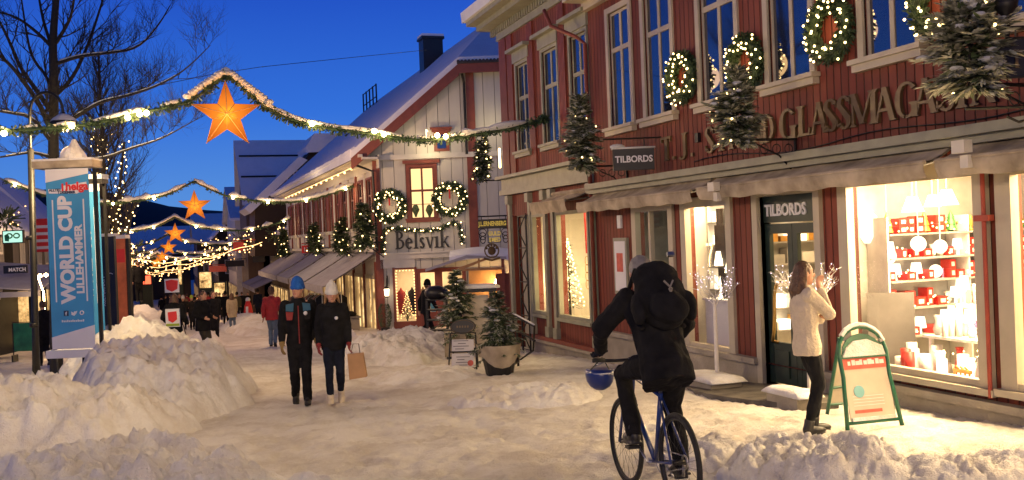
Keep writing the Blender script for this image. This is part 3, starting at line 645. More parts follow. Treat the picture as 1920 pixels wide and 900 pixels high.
# hanging things in the window
def pendant(px, py, r, x, kind, lab):
    p = onx(px, py, x); t = thing('pendant_lamp', lab, 'lamp', p)
    b = MB(); b.tube([p+Vector((0, 0, r*.9)), Vector((p.x, p.y, 2.44))], .006, 5); b.build('cord', M['whitebox'], t)
    b = MB()
    if kind == 'globe': b.ball(p, r, 14, 10)
    else: b.lathe(Frame(p, (1, 0, 0), (0, 1, 0)), [(r*.45, r*.8), (r, -r*.6)], 14, cap=False)
    b.build('lamp_shade', M['litwhite'], t, smooth=True)
pendant(1665, 480, .10, 8.15, 'globe', 'white globe hanging lowest at the left of the lit shop window')
pendant(1722, 457, .09, 8.25, 'globe', 'white globe hanging in the middle of the lit shop window')
pendant(1763, 462, .08, 8.45, 'globe', 'small pinkish globe hanging right of the middle white globe')
pendant(1711, 385, .13, 8.1, 'cone', 'white cone lamp shade hanging under the shop ceiling, left of the pair')
pendant(1748, 378, .10, 8.3, 'cone', 'small white cone lamp shade, middle one under the shop ceiling')
pendant(1775, 372, .13, 8.35, 'cone', 'tilted white cone lamp shade, right one under the shop ceiling')
b = MB(); b.lathe(Frame(onx(1627, 425, 8.0), (1, 0, 0), (0, 1, 0)), [(.05, -.20), (.11, -.12), (.115, .12), (.05, .20)], 14); tag(b.build('paper_lantern', M['litwhite'], smooth=True), 'tall white paper lantern at the left edge of the lit window', 'lantern')
b = MB(); F_ = Frame(onx(1672, 625, 8.0), (.8, -.6, 0), (-.6, -.8, 0)); b.box(F_, -.26, .26, -.48, .48, -.02, .02); b.box(F_, -.2, .2, -.52, -.48, -.15, .15)
tag(b.build('grey_display_easel', M['grey']), 'dark grey upright panel standing low in the lit window', 'panel')
def wp(px, py, x): p = onx(px, py, x); return p
# table with white display pieces
tb = thing('display_table', 'white stepped display table crowded with bright lamps in the window', 'table', (8.35, 8.5, -.2))
b = MB(); b.cb((8.40, 8.45, .34), .8, 1.2, .03); b.build('table_top', M['whitebox'], tb)
b = MB(); b.cb((8.62, 8.45, .66), .36, 1.1, .03); b.build('upper_tier', M['whitebox'], tb)
for dx, dy in ((-.35, -.4), (.35, -.4), (-.35, .4), (.35, .4)):
    b = MB(); b.cb((8.40+dx, 8.45+dy*1.3, .06), .04, .04, .54); b.build('leg', M['whitebox'], tb)
for i in range(64):
    a = 8.04+q.uniform(0, .72); c2 = 7.9+q.uniform(0, 1.1); zb = .676 if a > 8.46 else .356
    hh = q.uniform(.14, .36); kind = q.random()
    b = MB(); F_ = Frame((a, c2, zb), (1, 0, 0), (0, 1, 0))
    if kind < .4: b.lathe(F_, [(.03, 0), (.008, .02), (.008, hh*.5), (.06, hh*.5), (.045, hh)], 10); nm, mt_, lb = 'table_lamp', M['litwhite'], 'white lamp on the crowded display table in the window'
    elif kind < .7: b.lathe(F_, [(.035, 0), (.035, hh)], 8); nm, mt_, lb = 'candle', (M['whitebox'] if q.random() < .6 else M['pinkw']), 'thick candle on the crowded display table in the window'
    else: b.lathe(F_, [(.03, 0), (.05, hh*.3), (.02, hh*.7), (.035, hh)], 10); nm, mt_, lb = 'glass_vase', M['whitebox'], 'white vase on the crowded display table in the window'
    tag(b.build(nm, mt_, smooth=True), lb, nm.replace('_', ' '), 'pieces on the display table')
for i in range(30):
    p = Vector((7.80+q.uniform(0, .3), 7.8+q.uniform(0, 1.7), -.06)); hh = q.uniform(.12, .34)
    b = MB(); b.lathe(Frame(p, (1, 0, 0), (0, 1, 0)), [(.05, 0), (.06, hh*.3), (.03, hh*.8), (.045, hh)] if i % 2 else [(.06, 0), (.06, hh)], 10)
    tag(b.build('window_ornament', M['litwhite'] if i % 3 == 0 else M['redbox'] if i % 7 == 1 else M['whitebox'], smooth=True), 'ornament along the foot of the lit window', 'ornament', 'ornaments on the window ledge')  # every third ornament glows, brightness put into its material
b = MB(); p = onx(1818, 722, 7.85); p.z = -.06
for j in range(3): b.tube([p+Vector((0, .06*j, .0)), p+Vector((.02, .06*j+.01, .10)), p+Vector((-.01, .06*j+.05, .15))], .012, 5)
b.tube([p+Vector((0, -.03, .1)), p+Vector((0, .2, .1))], .022, 6); b.tube([p+Vector((0, .2, .0)), p+Vector((0, .2, .12))], .012, 5)
tag(b.build('straw_goat', M['goldc']), 'small straw animal ornament at the lower right of the lit window', 'ornament')
b = MB(); q4 = random.Random(8)
for i in range(110): b.ball(FS(q4.uniform(8.0, 10.2), q4.choice(ZS+[-.05])+q4.uniform(.02, .14), q4.uniform(.30, .5)), .012, 5, 3)
tag(b.build('added_shelf_lights', M['fairy']), 'tiny added warm lights scattered among the goods on the shop shelves', 'string lights')['kind'] = 'stuff'  # glowing dots added to make the window more golden and busy
# bright string curtain at the right jamb, ceiling lamps
b = MB()
for i in range(5):
    for j in range(40): b.ball((7.72+.05*i, 7.72+.02*math.sin(j)+.015*i, .0+j*.052), .012, 5, 3)
tag(b.build('light_curtain', M['litwhite']), 'dense curtain of white lights at the right jamb of the window', 'light curtain')['kind'] = 'stuff'
for i, (x, y) in enumerate(((8.2, 9.3), (8.9, 8.6), (9.6, 7.6), (8.3, 7.9), (9.2, 6.2), (8.4, 5.2), (8.3, 4.0))):
    b = MB(); b.box(Frame((x, y, 2.40), (1, 0, 0), (0, 1, 0)), -.35, .35, 0, .04, -.06, .06); tag(b.build('ceiling_lamp', M['litpanel']), 'long bright lamp under the ceiling of the red shop', 'ceiling lamp', 'ceiling lamps of the red shop')
light('shop_ceiling_light', 'AREA', (8.5, 8.6, 2.36), 240, (1, .70, .36), 1.5, sy=1.6)
light('shop_ceiling_light', 'AREA', (8.6, 5.4, 2.36), 200, (1, .70, .36), 1.5, sy=3.0)
light('shop_window_spot', 'AREA', (7.95, 8.5, 2.25), 230, (1, .70, .36), .5, (0, math.radians(48), 0), sy=1.6)
light('shop_window_spot', 'AREA', (7.95, 5.4, 2.25), 230, (1, .70, .36), .5, (0, math.radians(48), 0), sy=3.2)
light('shop_display_lamp', 'POINT', (8.0, 8.2, .75), 120, (1, .70, .36), .15)
# --- room behind the doors and the two further windows
mb = MB(); room(mb, FR, 10.02, 13.72, -.5, 2.40, -.2, -3.2); mb.build('entrance_interior', M['shopwhite'], shop)
mb = MB(); room(mb, FR, 13.76, 16.9, -.25, 2.30, -.2, -2.2); mb.build('side_interior', M['shelf'], shop)
F2 = Frame((0, 13.70, 0), (1, 0, 0), (0, -1, 0))
s2 = thing('shop_rack', 'white rack of lamps and towels seen through the green doors', 'rack', (8.6, 13.4, -.5))
mb = MB(); mb.box(F2, 8.0, 10.4, -.5, 2.2, .0, .02); mb.build('back_panel', M['whitebox'], s2)
for z in (0., .35, .7, 1.05, 1.4, 1.75):
    mb = MB(); mb.box(F2, 8.0, 10.4, z-.02, z, .02, .35); mb.build('shelf', M['shelf'], s2)
    x = 8.05
    while x < 10.2:
        wd = q.uniform(.12, .3); b = MB(); hh = q.uniform(.08, .26); b.box(F2, x, x+wd, z+.001, z+hh, .08, .28)
        tag(b.build('shop_carton', M[q.choice(['whitebox', 'whitebox', 'shelf', 'goldc', 'litwhite'])]), 'pale carton on the rack behind the green doors', 'carton', 'cartons on the rack'); x += wd+q.uniform(.02, .1)  # some cartons glow though no lamps: brightness put into the material
light('entrance_light', 'AREA', (8.8, 11.4, 2.34), 110, (1, .70, .36), 1.2, sy=1.6)
light('entrance_spot', 'AREA', (7.9, 12.9, 2.2), 90, (1, .70, .36), .4, (0, math.radians(48), 0), sy=1.2)
light('side_light', 'AREA', (8.4, 15.0, 2.2), 8, (.9, 1, .70), 1, sy=1)
# mannequin with a dress-like lamp in the w3 window, and dark hangings
b = MB(); b.box(FR, 13.05, 13.25, .25, 1.95, -.55, -.35); b.box(FR, 13.0, 13.3, 1.2, 1.7, -.56, -.34); tag(b.build('display_column', M['black']), 'dark display column in the window behind the lit twig tree', 'column')
b = MB(); b.box(FR, 12.35, 13.5, -.12, .55, -.5, -.25); b.box(FR, 12.35, 13.5, .55, .58, -.55, -.2); tag(b.build('display_box', M['bwhite']), 'pale printed display box at the foot of the twig tree window', 'box')
for i in range(3):
    b = MB(); b.lathe(FR.at(12.6+.3*i, .58, -.38), [(.09, 0), (.05, .05), (.02, .3+.1*i), (.11, .3+.1*i), (.07, .52+.1*i)], 12); tag(b.build('table_lamp', M['litshade'], smooth=True), 'glowing lamp in the window behind the lit twig tree', 'lamp', 'lamps in the twig tree window')
b = MB(); b.lathe(FR.at(12.75, 1.1, -.5), [(.02, 0), (.18, .02), (.02, .85)], 8); tag(b.build('felt_cone', M['greenf']), 'grey green cone hanging in the twig tree window', 'ornament')

# ------------------------------------------------------------------ 2. the older red house with grey-green window hoods, y 17..22.2
house = thing('red_corner_house', 'red boarded house with grey-green window hoods and fluted corner boards', 'building', (W0, 19.6, gz(19.6)))
F3 = Frame((W0+.02, 0, 0), (0, 1, 0), (-1, 0, 0))
UP2 = [(17.12, 17.92), (18.62, 19.46), (20.32, 21.10)]; upper2 = [(a, b, 3.55, 5.50) for a, b in UP2]
GB = (17.30, 18.98, -.06, 2.12); GB2 = (19.62, 20.42, -.06, 2.12); GD = (20.5, 21.75, -.8, 2.12)
mb = MB(); wallgrid(mb, F3, 17.0, 22.2, -.62, 6.75, upper2+[GB, GB2, (GD[0], GD[1], -.62, 2.12)], .18); mb.build('wall', M['red'], house)
FL = Frame((W0+.02, 22.2, 0), (1, 0, 0), (0, 1, 0))
mb = MB(); mb.quad(FL(0, -1.1), FL(0, 6.75), FL(6, 6.75), FL(6, -1.1)); mb.build('gable_wall', M['redB'], house)
mb = MB(); mb.box(F3, 17.0, 20.45, -1.4, -.62, -.3, .06); mb.box(F3, 17.0, 20.48, -.66, -.60, -.02, .14); mb.build('plinth', M['concrete'], house)
mb = MB(); mb.box(F3, 16.98, 20.5, -.60, -.52, .0, .12); mb.build('skirting_board', M['redB'], house)
mb = MB(); mb.box(F3, 17.02, 22.28, 2.62, 2.74, 0, .14); mb.box(F3, 17.02, 22.28, 2.74, 3.0, 0, .08); mb.box(F3, 17.02, 22.34, 3.0, 3.07, 0, .22); mb.build('string_course', M['greytrim'], house)
mb = MB(); mb.box(F3, 16.9, 22.75, 6.62, 6.75, 0, .40); mb.box(F3, 16.9, 22.85, 6.75, 6.86, .0, .62)
for i in range(38): mb.box(F3, 17.0+.15*i, 17.07+.15*i, 6.46, 6.62, .0, .10)
mb.box(F3, 16.95, 22.3, 6.30, 6.46, 0, .06); mb.build('eaves_cornice', M['greytrim'], house)
mb = MB(); mb.hexa([F3(16.8, 6.86, .70), F3(22.95, 6.86, .70), F3(22.95, 6.86, -4), F3(16.8, 6.86, -4), F3(16.8, 7.1, .72), F3(22.95, 7.1, .72), F3(22.95, 9.9, -4), F3(16.8, 9.9, -4)]); mb.build('roof', M['roofsnow'], house)
for u in (19.55, 18.15, 19.95, 21.3):
    mb = MB()
    for k in range(5): mb.box(F3, u+.07*k, u+.045+.07*k, 3.08, 6.28, .0, .045)
    mb.build('fluted_board', M['redB'], house) if u != 19.55 else None
mb = MB(); [mb.box(F3, 21.72+.08*k, 21.77+.08*k, 3.08, 6.28, .0, .05) for k in range(6)]; mb.build('corner_board', M['redB'], house)
for a, b, c_, d in upper2: window(house, F3, a, b, c_, d, M['greytrim'], M['winglass'], trim=.07, nm=2, transom=4.75, hood=True, sillmat=M['greytrim'])
for u0 in (17.02, 19.05, 19.5, 20.43, 21.78):
    mb = MB(); mb.box(F3, u0, u0+.14, -.50, 2.40, 0, .07); mb.box(F3, u0-.03, u0+.17, -.52, -.30, 0, .10); mb.box(F3, u0-.03, u0+.17, 2.40, 2.60, 0, .12); mb.build('pilaster', M['greytrim'], house)
shopwin(house, F3, *GB, M['greytrim'], tr=.0); shopwin(house, F3, *GB2, M['greytrim'], tr=.0)
mb = MB(); room(mb, F3, 17.1, 20.45, -.2, 2.35, -.2, -1.7); mb.build('shop_interior', M['shopwhite'], house)
mb = MB(); room(mb, F3, 20.5, 21.75, -1.0, 2.35, -.19, -1.6); mb.build('porch', M['shopwhite'], house)
dg = MB(); dg.box(F3, 20.5, 21.75, -1.0, -.55, -.9, -.85); dg.box(F3, 20.5, 20.6, -.55, 2.3, -.9, -.85); dg.box(F3, 21.1, 21.2, -.55, 2.3, -.9, -.85); dg.box(F3, 21.65, 21.75, -.55, 2.3, -.9, -.85); dg.build('door', M['greytrim'], house)
# iron lattice gate folded in front of the door
gt = thing('lattice_gate', 'black iron lattice gate standing open at the corner entrance', 'gate', F3(20.9, -1, .06))
mb = MB()
for u in (20.62, 21.12): mb.tube([F3(u, -.95, .10), F3(u, 2.1, .10)], .022, 6)
for i in range(4):
    z = -.9+.76*i; mb.tube([F3(20.62, z, .10), F3(21.12, z+.38, .10), F3(20.62, z+.76, .10)], .016, 5); mb.tube([F3(20.62, z, .105), F3(21.12, z, .105)], .014, 5)
mb.tube([F3(20.62, 2.1, .10), F3(21.12, 2.1, .10)], .02, 5); mb.build('lattice', M['iron'], gt)
light('corner_shop_light', 'AREA', (8.3, 18.2, 2.25), 60, (1, .76, .40), 1.0, sy=1.5)
light('corner_shop_spot', 'POINT', (8.0, 18.05, .35), 42, (1, .74, .36), .12)
light('corner_shop_spot', 'POINT', (8.1, 20.2, .6), 30, (1, .74, .36), .12)
mb = MB(); mb.ball((8.05, 18.0, .33), .10, 10, 7); tag(mb.build('globe_lamp', M['bulb'], smooth=True), 'dazzling round lamp low in the corner house shop window', 'lamp')
awning(F3, 17.15, 19.05, 2.46, .55, .16, .22, M['canvas'], M['canvas'], 'short cream awning rolled over the corner house window', nseg=4)
q = random.Random(9)
def littree(loc, h, r, name, label, n=260, mt=None, lm=None, nl=70, cat='tree'):
    t = thing(name, label, cat, loc)
    L_ = Vector(loc); b = MB(); b.tube([L_, L_+Vector((0, 0, h))], [.03, .008], 6); b.build('trunk', M['bark'], t)
    b = MB()
    for i in range(n):
        k = q.random()**.7; z = h*(1-k*.9); rad = r*k*(.75+.3*q.random()); a = q.random()*2*PI
        p = L_+Vector((math.cos(a)*rad*q.uniform(.2, 1), math.sin(a)*rad*q.uniform(.2, 1), z)); d = Vector((math.cos(a), math.sin(a), -.25)).normalized(); s = Vector((-math.sin(a), math.cos(a), 0))
        ln = .10*h**.5; b.quad(p-s*.02, p+s*.02, p+d*ln+s*.012, p+d*ln-s*.012)
    b.build('needles', mt or M['leaf'], t)
    b = MB()
    for i in range(nl):
        k = (i+.5)/nl; z = h*(1-k*.88); a = i*2.4; rad = r*k
        b.ball(L_+Vector((math.cos(a)*rad, math.sin(a)*rad, z)), .017, 5, 3)
    o = b.build('fairy_lights', lm or M['fairy'], t); o['kind'] = 'stuff'; return t
littree((8.0, 17.55, -.15), 1.75, .30, 'decorated_tree', 'small decorated tree glittering in the corner house window', nl=110)
littree((8.2, 20.0, -.15), 1.7, .34, 'decorated_tree', 'second glittering tree beside the corner house entrance', nl=110)
b = MB(); b.tube([F3(18.35, 2.1, -.35), F3(18.33, 1.25, -.35)], .02, 5, 0); o = tag(b.build('window_mobile', M['redbox']), 'red ribbon with hanging gold rings in the corner house window', 'ornament')
b = MB(); [b.tube([F3(18.33+.09*math.cos(t*PI/6), 1.1-.16*k+.09*math.sin(t*PI/6), -.35) for t in range(12)], .008, 4, closed=True) for k in range(4)]; b.build('ring_chain', M['goldc'], o)
b = MB(); b.box(F3, 17.35, 17.62, 1.15, 1.75, -.62, -.60); o = tag(b.build('chalk_board', M['black']), 'small black board hanging in the corner house window', 'board')
# ------------------------------------------------------------------ 3. the white house: gable front towards us, long side on the street
B0 = T(712, 450, 36); BX, BY = B0.x, B0.y
FB = Frame((BX, BY, 0), (cy_, -sy_, 0), (-sy_, -cy_, 0))     # gable front, u to the right
FSD = Frame((BX, BY, 0), (0, 1, 0), (-1, 0, 0))               # long side, u down the street
wh = thing('white_gabled_house', 'white boarded house with red corner boards, half-hipped snowy roof and dark serif lettering', 'building', (BX, BY, gz(BY)))
WIN = (1.18, 2.06, 2.42, 4.30)
SHW = (.50, 1.22, -1.30, .60); DR1 = (1.30, 2.0, -1.6, .60); DR2 = (2.10, 3.05, -1.6, .60)
mb = MB(); wallgrid(mb, FB, 0, 3.40, -2.0, 4.72, [WIN, SHW, (1.30, 3.05, -1.6, .60)], .16); wallgrid(mb, FB, 3.40, 9.0, -2.0, 4.72, [], .1)
mb.add([FB(-.6, 4.72), FB(9, 4.72), FB(9, 7.75), FB(3.15, 7.75)], [(0, 1, 2, 3)])
mb.build('gable_wall', M['whiteB'], wh)
mb = MB(); mb.box(FB, -.02, 9, 4.60, 4.78, 0, .10); mb.build('string_course', M['whitet'], wh)
mb = MB(); mb.box(FB, 0, 3.9, .98, 1.16, 0, .12); mb.box(FB, 0, 3.9, 1.16, 1.22, 0, .18); mb.box(FB, .0, 1.25, .66, .98, 0, .06); mb.build('shop_fascia', M['whitet'], wh)
for nm, u0, u1, v0, v1 in (('corner_board', -.16, .10, -2, 4.6), ('corner_board', 3.30, 3.62, 1.2, 4.6), ('corner_board', 3.36, 3.66, 4.78, 7.7), ('corner_board', 5.5, 5.8, -2, 7.7)):
    mb = MB(); mb.box(FB, u0, u1, v0, v1, -.03, .06); mb.build(nm, M['redB'], wh)
mb = MB(); mb.tube([FB(3.25, 7.6, .25), FB(3.3, 7.3, .1), FB(3.3, 4.7, .1)], .05, 6); mb.build('drainpipe', M['iron'], wh)
wd = window(wh, FB, *WIN, M['redB'], M['litpane'], trim=.13, nm=2, transom=3.45, bars=(2.95,), sillmat=M['redB'], glass_w=-.055)
mb = MB(); mb.box(FB, .95, 2.3, 4.44, 4.56, 0, .10); mb.build('window_head', M['redB'], wh)
for uu_, vv in ((1.35, 2.55), (1.85, 2.52)):
    b = MB(); b.lathe(FB.at(uu_, vv-.06, -.09), [(.05, 0), (.07, .08), (.10, .14), (.16, .26), (.10, .42), (0, .5)], 8); tag(b.build('pot_plant', M['leaf']), f'dark pot plant on the {"left" if uu_ < 1.5 else "right"} of the lit upper window sill of the white house', 'plant')
mb = MB(); mb.box(FB, 2.05, 2.75, 5.55, 5.65, 0, .1); mb.box(FB, 2.12, 2.68, 4.85, 5.55, 0, .04); mb.box(FB, 2.0, 2.8, 5.65, 5.72, 0, .16); hat = mb.build('attic_shutter', M['redB'], wh)
mb = MB(); mb.box(FB, 2.24, 2.56, 4.95, 5.45, .04, .05); mb.build('pane', M['winglass'], hat)
# roof: street eave at u=-.8, bargeboard, half hip, ridge
XR, ZR = 13.2, 10.6; XE = BX-.75; ZE = 4.80; YN = BY+.1; YF = 66.0
def rp(x, y, d=0): return Vector((x, y, ZE+(ZR-ZE)*(x-XE)/(XR-XE)+d))
A0 = FB(-.85, 0, .45); A0 = rp(A0.x, A0.y); A1 = FB(3.15, 0, .45); A1 = rp(A1.x, A1.y); A2 = FB(7.6, 0, .45); A2 = Vector((A2.x, A2.y, A1.z)); RD = Vector((XR, BY+3.6, ZR)); RE = Vector((XR, YF, ZR)); E1 = rp(XE, YF)
A3 = Vector((XR*2-XE, A2.y-1.5, ZE)); E3 = Vector((XR*2-XE, YF, ZE))
th = Vector((0, 0, .30)); top = [A0, A1, A2, A3, RD, RE, E1, E3]
mb = MB(); mb.add([p+th for p in top], [(0, 1, 4, 5, 6), (1, 2, 4), (2, 3, 7, 5, 4)])
mb.add([A0, A1, A2, E1, A0+th, A1+th, A2+th, E1+th], [(0, 1, 5, 4), (1, 2, 6, 5), (3, 0, 4, 7)])
# sagging lip of snow along the eave
pts = [Vector((XE-.05-.05*abs(nz3(i*.7, 1)), A0.y+i*.5, ZE+.16+.04*nz3(i*.9, 5))) for i in range(int((YF-A0.y)/.5)+1)]
mb.tube(pts, [.15+.05*nz3(i*.6, 2) for i in range(len(pts))], 7)
roof = mb.build('roof_snow', M['roofsnow'], wh)
mb = MB(); mb.add([A0-Vector((0, 0, .02)), A1-Vector((0, 0, .02)), A2-Vector((0, 0, .02)), RD-Vector((0, 0, .05)), RE-Vector((0, 0, .05)), E1-Vector((0, 0, .02))], [(0, 5, 4, 3, 1), (1, 3, 2)])
mb.build('roof_boards', M['darkwall'], wh)
mb = MB()
def plank(a, b, h, t, F): mb.hexa([a+Vector((0, 0, -h)), b+Vector((0, 0, -h)), b+Vector((0, 0, -h))+F*t, a+Vector((0, 0, -h))+F*t, a, b, b+F*t, a+F*t])
plank(A0+Vector((0, 0, .05)), A1+Vector((0, 0, .05)), .42, .06, FB.N); plank(A1+Vector((0, 0, .05)), A2+Vector((0, 0, .05)), .34, .06, FB.N)
mb.build('bargeboard', M['redB'], wh)
mb = MB(); mb.box(FB, 3.1, 7.6, 7.92, 8.02, .30, .56)
for i in range(34): mb.lathe(Frame(FB(3.15+.13*i, 8.0, .5), FB.U, (0, 0, 1), FB.N), [(.06, -.25), (.06, .10)], 6)
mb.build('roof_tile_edge', M['tile'], wh)
mb = MB(); mb.box(FSD, -.5, 30.2, 4.30, 4.78, 0, .03); mb.box(FSD, -.5, 30.2, 4.62, 4.70, .0, .62); mb.box(FSD, -.5, 30.2, 4.70, 4.80, .60, .74); mb.build('eaves', M['whitet'], wh)
mb = MB(); mb.tube([FSD(.9, 4.75, .75), FSD(.5, 4.5, .7), FSD(-.2, 4.2, .2), FSD(-.1, 1.3, .12)], .05, 6); mb.build('downpipe', M['iron'], wh)
# half round eave lights
b = MB()
for i in range(17): b.ball(FSD(1.5+1.6*i, 4.42-.02*(i % 2), .66), .05, 6, 4)
b.tube([FSD(1.2, 4.46, .66), FSD(27.5, 4.46, .66)], .01, 4); tag(b.build('eave_light_string', M['fairyfar']), 'string of small lights under the long eave of the white house', 'string lights')
# long side, upper storey: white and red pilasters, windows
mb = MB(); wins = [(1.0+1.9*i, 1.95+1.9*i, 2.2, 4.0) for i in range(15)]
wallgrid(mb, FSD, 0, 30, -3.2, 4.72, wins+[(1.0+2.4*i, 2.9+2.4*i, -2.0-.1*i, .30) for i in range(12)], .14); mb.build('street_wall', M['whitet'], wh)
for i, (a, b_, c_, d) in enumerate(wins):
    window(wh, FSD, a, b_, c_, d, M['redB'], M['winglass'], trim=.09, nm=2, transom=3.4, sillmat=M['whitet'], proud=.06)
for i in range(15):
    mb = MB(); mb.box(FSD, .30+1.9*i, .52+1.9*i, 1.4, 4.3, 0, .07); mb.build('pilaster', M['whitet' if i % 2 else 'redB'], wh)
mb = MB(); mb.box(FSD, 0, 30, 1.28, 1.42, 0, .25); mb.build('shop_cornice', M['whitet'], wh)
for i in range(12):
    a = 1.0+2.4*i; bt = -2.0-.1*i
    m = MB(); m.box(FSD, a-.08, a+.06, bt, .38, -.02, .05); m.box(FSD, a+1.84, a+1.98, bt, .38, -.02, .05); m.box(FSD, a+.06, a+1.84, .24, .38, -.02, .047); m.box(FSD, a+.9, a+.96, bt, .24, -.05, .02)
    wdo = m.build('shop_window', M['cream'], wh)
    g = MB(); g.quad(FSD(a, bt, -.1), FSD(a+1.9, bt, -.1), FSD(a+1.9, .3, -.1), FSD(a, .3, -.1)); g.build('pane', M['litwin'], wdo)
    m = MB(); m.box(FSD, a-.36, a-.12, bt-1, .9, -.01, .08); m.build('pier', M['redB'], wh)
# awnings of the long side
for i, (u0, u1, lab) in enumerate(((.9, 6.2, 'big grey awning nearest the gable of the white house'), (6.6, 11.8, 'second grey awning along the white house'), (12.3, 17.4, 'third grey awning along the white house'), (18, 29, 'long far grey awning at the end of the white house'))):
    awning(FSD, u0, u1, 1.22, 2.0, 1.15-.0*i, .28, M['canvasg'], M['canvasg'], lab, nseg=6, group='grey awnings of the white house')
# the serif name
mb = MB(); SB = Serif(.17, .08, .05); uu_ = .56
for ch in 'Belsvik': uu_ += SB.put(mb, ch, FB, uu_, 1.34+.0*uu_, .66, .80, .03, .012)*1.0
name = mb.build('shop_name', M['black'], wh)
# shop window and doors
m = MB(); a, b_, c_, d = SHW; m.box(FB, a-.08, a, c_, d+.08, -.03, .06); m.box(FB, b_, b_+.08, c_, d+.08, -.03, .06); m.box(FB, a, b_, d, d+.08, -.03, .057); m.box(FB, a-.1, b_+.1, c_-.5, c_, -.03, .05); sw = m.build('shop_window', M['redB'], wh)
g = MB(); g.quad(FB(a, c_, -.06), FB(b_, c_, -.06), FB(b_, d, -.06), FB(a, d, -.06)); g.build('pane', M['shopglass'], sw)
m = MB(); m.box(FB, 1.30, 1.42, -1.7, .60, -.12, .03); m.box(FB, 1.95, 2.22, -1.7, .60, -.12, .03); m.box(FB, 2.95, 3.08, -1.7, .60, -.12, .03); m.box(FB, 1.42, 1.95, .45, .60, -.12, .027); m.box(FB, 2.22, 2.95, .45, .60, -.12, .027)
m.box(FB, 1.42, 1.95, -1.7, -1.0, -.12, .0); m.box(FB, 2.22, 2.95, -1.7, -1.0, -.12, .0)
dd = m.build('shop_doors', M['redB'], wh); g = MB(); g.quad(FB(1.42, -1.0, -.06), FB(1.95, -1.0, -.06), FB(1.95, .45, -.06), FB(1.42, .45, -.06)); g.quad(FB(2.22, -1.0, -.06), FB(2.95, -1.0, -.06), FB(2.95, .45, -.06), FB(2.22, .45, -.06)); g.build('pane', M['shopglass'], dd)
rm = MB(); room(rm, FB, .2, 3.3, -1.75, .85, -.2, -2.6); rm.build('shop_interior', M['shopwhite'], wh)
light('white_house_shop_light', 'AREA', FB(1.6, .75, -1.2), 80, (1, .66, .32), 1.6)
FBi = FB.at(0, 0, 0)
for i in range(7):
    b = MB(); uu_ = .62+.4*i; b.lathe(Frame(FB(uu_, -.6, -.7-.1*(i % 3)), FB.U, FB.N), [(.10, -.5), (.16, 0), (.17, .3), (.05, .42), (.02, .5)], 8); tag(b.build('hanging_coat', M[['clothr', 'clothg', 'clothw', 'bblue', 'shelf', 'clothb', 'redbox'][i]], smooth=True), ['red', 'charcoal', 'brown', 'blue', 'grey', 'beige', 'bright red'][i]+' garment hanging inside the shop under the serif name', 'garment')
littree(FB(.85, -1.35, -.45), 1.15, .26, 'decorated_tree', 'glittering little tree in the shop window under the serif name', nl=60, lm=M['fairyfar'])
b = MB()
for i in range(16): b.ball(FB(.53, -1.2+.11*i, -.1), .022, 5, 3); b.ball(FB(1.19, -1.2+.11*i, -.1), .022, 5, 3)
for i in range(6): b.ball(FB(.55+.12*i, .55, -.1), .022, 5, 3)
o = tag(b.build('window_light_chain', M['fairyfar']), 'chain of lights framing the shop window under the serif name', 'string lights'); o['kind'] = 'stuff'
# porch with a small snowy roof at the right of the doors
po = thing('timber_porch', 'little timber porch with a snow covered roof beside the shop doors', 'porch', FB(3.3, -1.8, .6))
m = MB(); m.prism(Frame(FB(0, 0, 0), FB.U, FB.N), [(1.75, .62), (3.2, 1.05), (4.6, .95), (4.6, .86), (3.2, .95), (1.75, .53)], .05, 1.5); m.build('roof', M['canvasg'], po)
m = MB(); rng = []
for i in range(12):
    k = i/11; u_ = 2.6+2.1*k; rng.append([FB(u_, 1.0+.10*math.sin(k*PI)+(.22+.05*nz3(i, 1))*math.sin(PI*(j/6))+.02*nz3(i, j), .1+1.35*j/6) for j in range(7)])
m.add([p for r in rng for p in r], [(i*7+j, (i+1)*7+j, (i+1)*7+j+1, i*7+j+1) for i in range(11) for j in range(6)])
m.add([p for r in rng for p in (r[-1], r[-1]-Vector((0, 0, .18)))], [(2*i, 2*i+2, 2*i+3, 2*i+1) for i in range(11)])
m.build('snow_cap', M['roofsnow'], po, smooth=True)
m = MB(); m.prism(Frame(FB(0, 0, 0), FB.U, FB.N), [(2.7, .56), (4.1, 1.0), (4.25, .98), (2.95, .52)], 1.40, 1.46); m.box(FB, 3.6, 3.66, .56, .92, 1.40, 1.455); m.box(FB, 2.8, 4.5, .50, .58, 1.38, 1.47); m.build('timber_truss', M['wood'], po)
m = MB(); m.box(FB, 4.42, 4.52, -2.1, .95, 1.36, 1.47); m.build('post', M['redB'], po); m = MB(); m.box(FB, 3.10, 3.16, -2.1, .55, 1.36, 1.42); m.build('post', M['redB'], po)
m = MB(); m.box(FB, 3.2, 4.5, -2.1, .50, .05, .09); m.build('lit_wall', M['wood'], po)
m = MB(); m.box(FB, 4.2, 4.8, -2.1, .35, 1.0, 1.3); m.build('red_board_screen', M['redB'], po)
light('porch_lamp_light', 'POINT', FB(4.15, -.10, .75), 38, (1, .62, .25), .06)
b = MB(); b.ball(FB(4.2, -.05, .5), .09, 10, 6); b.box(FB, 4.17, 4.23, .04, .12, .1, .5); tag(b.build('porch_lamp', M['bulb']), 'glaring lamp inside the timber porch', 'lamp')
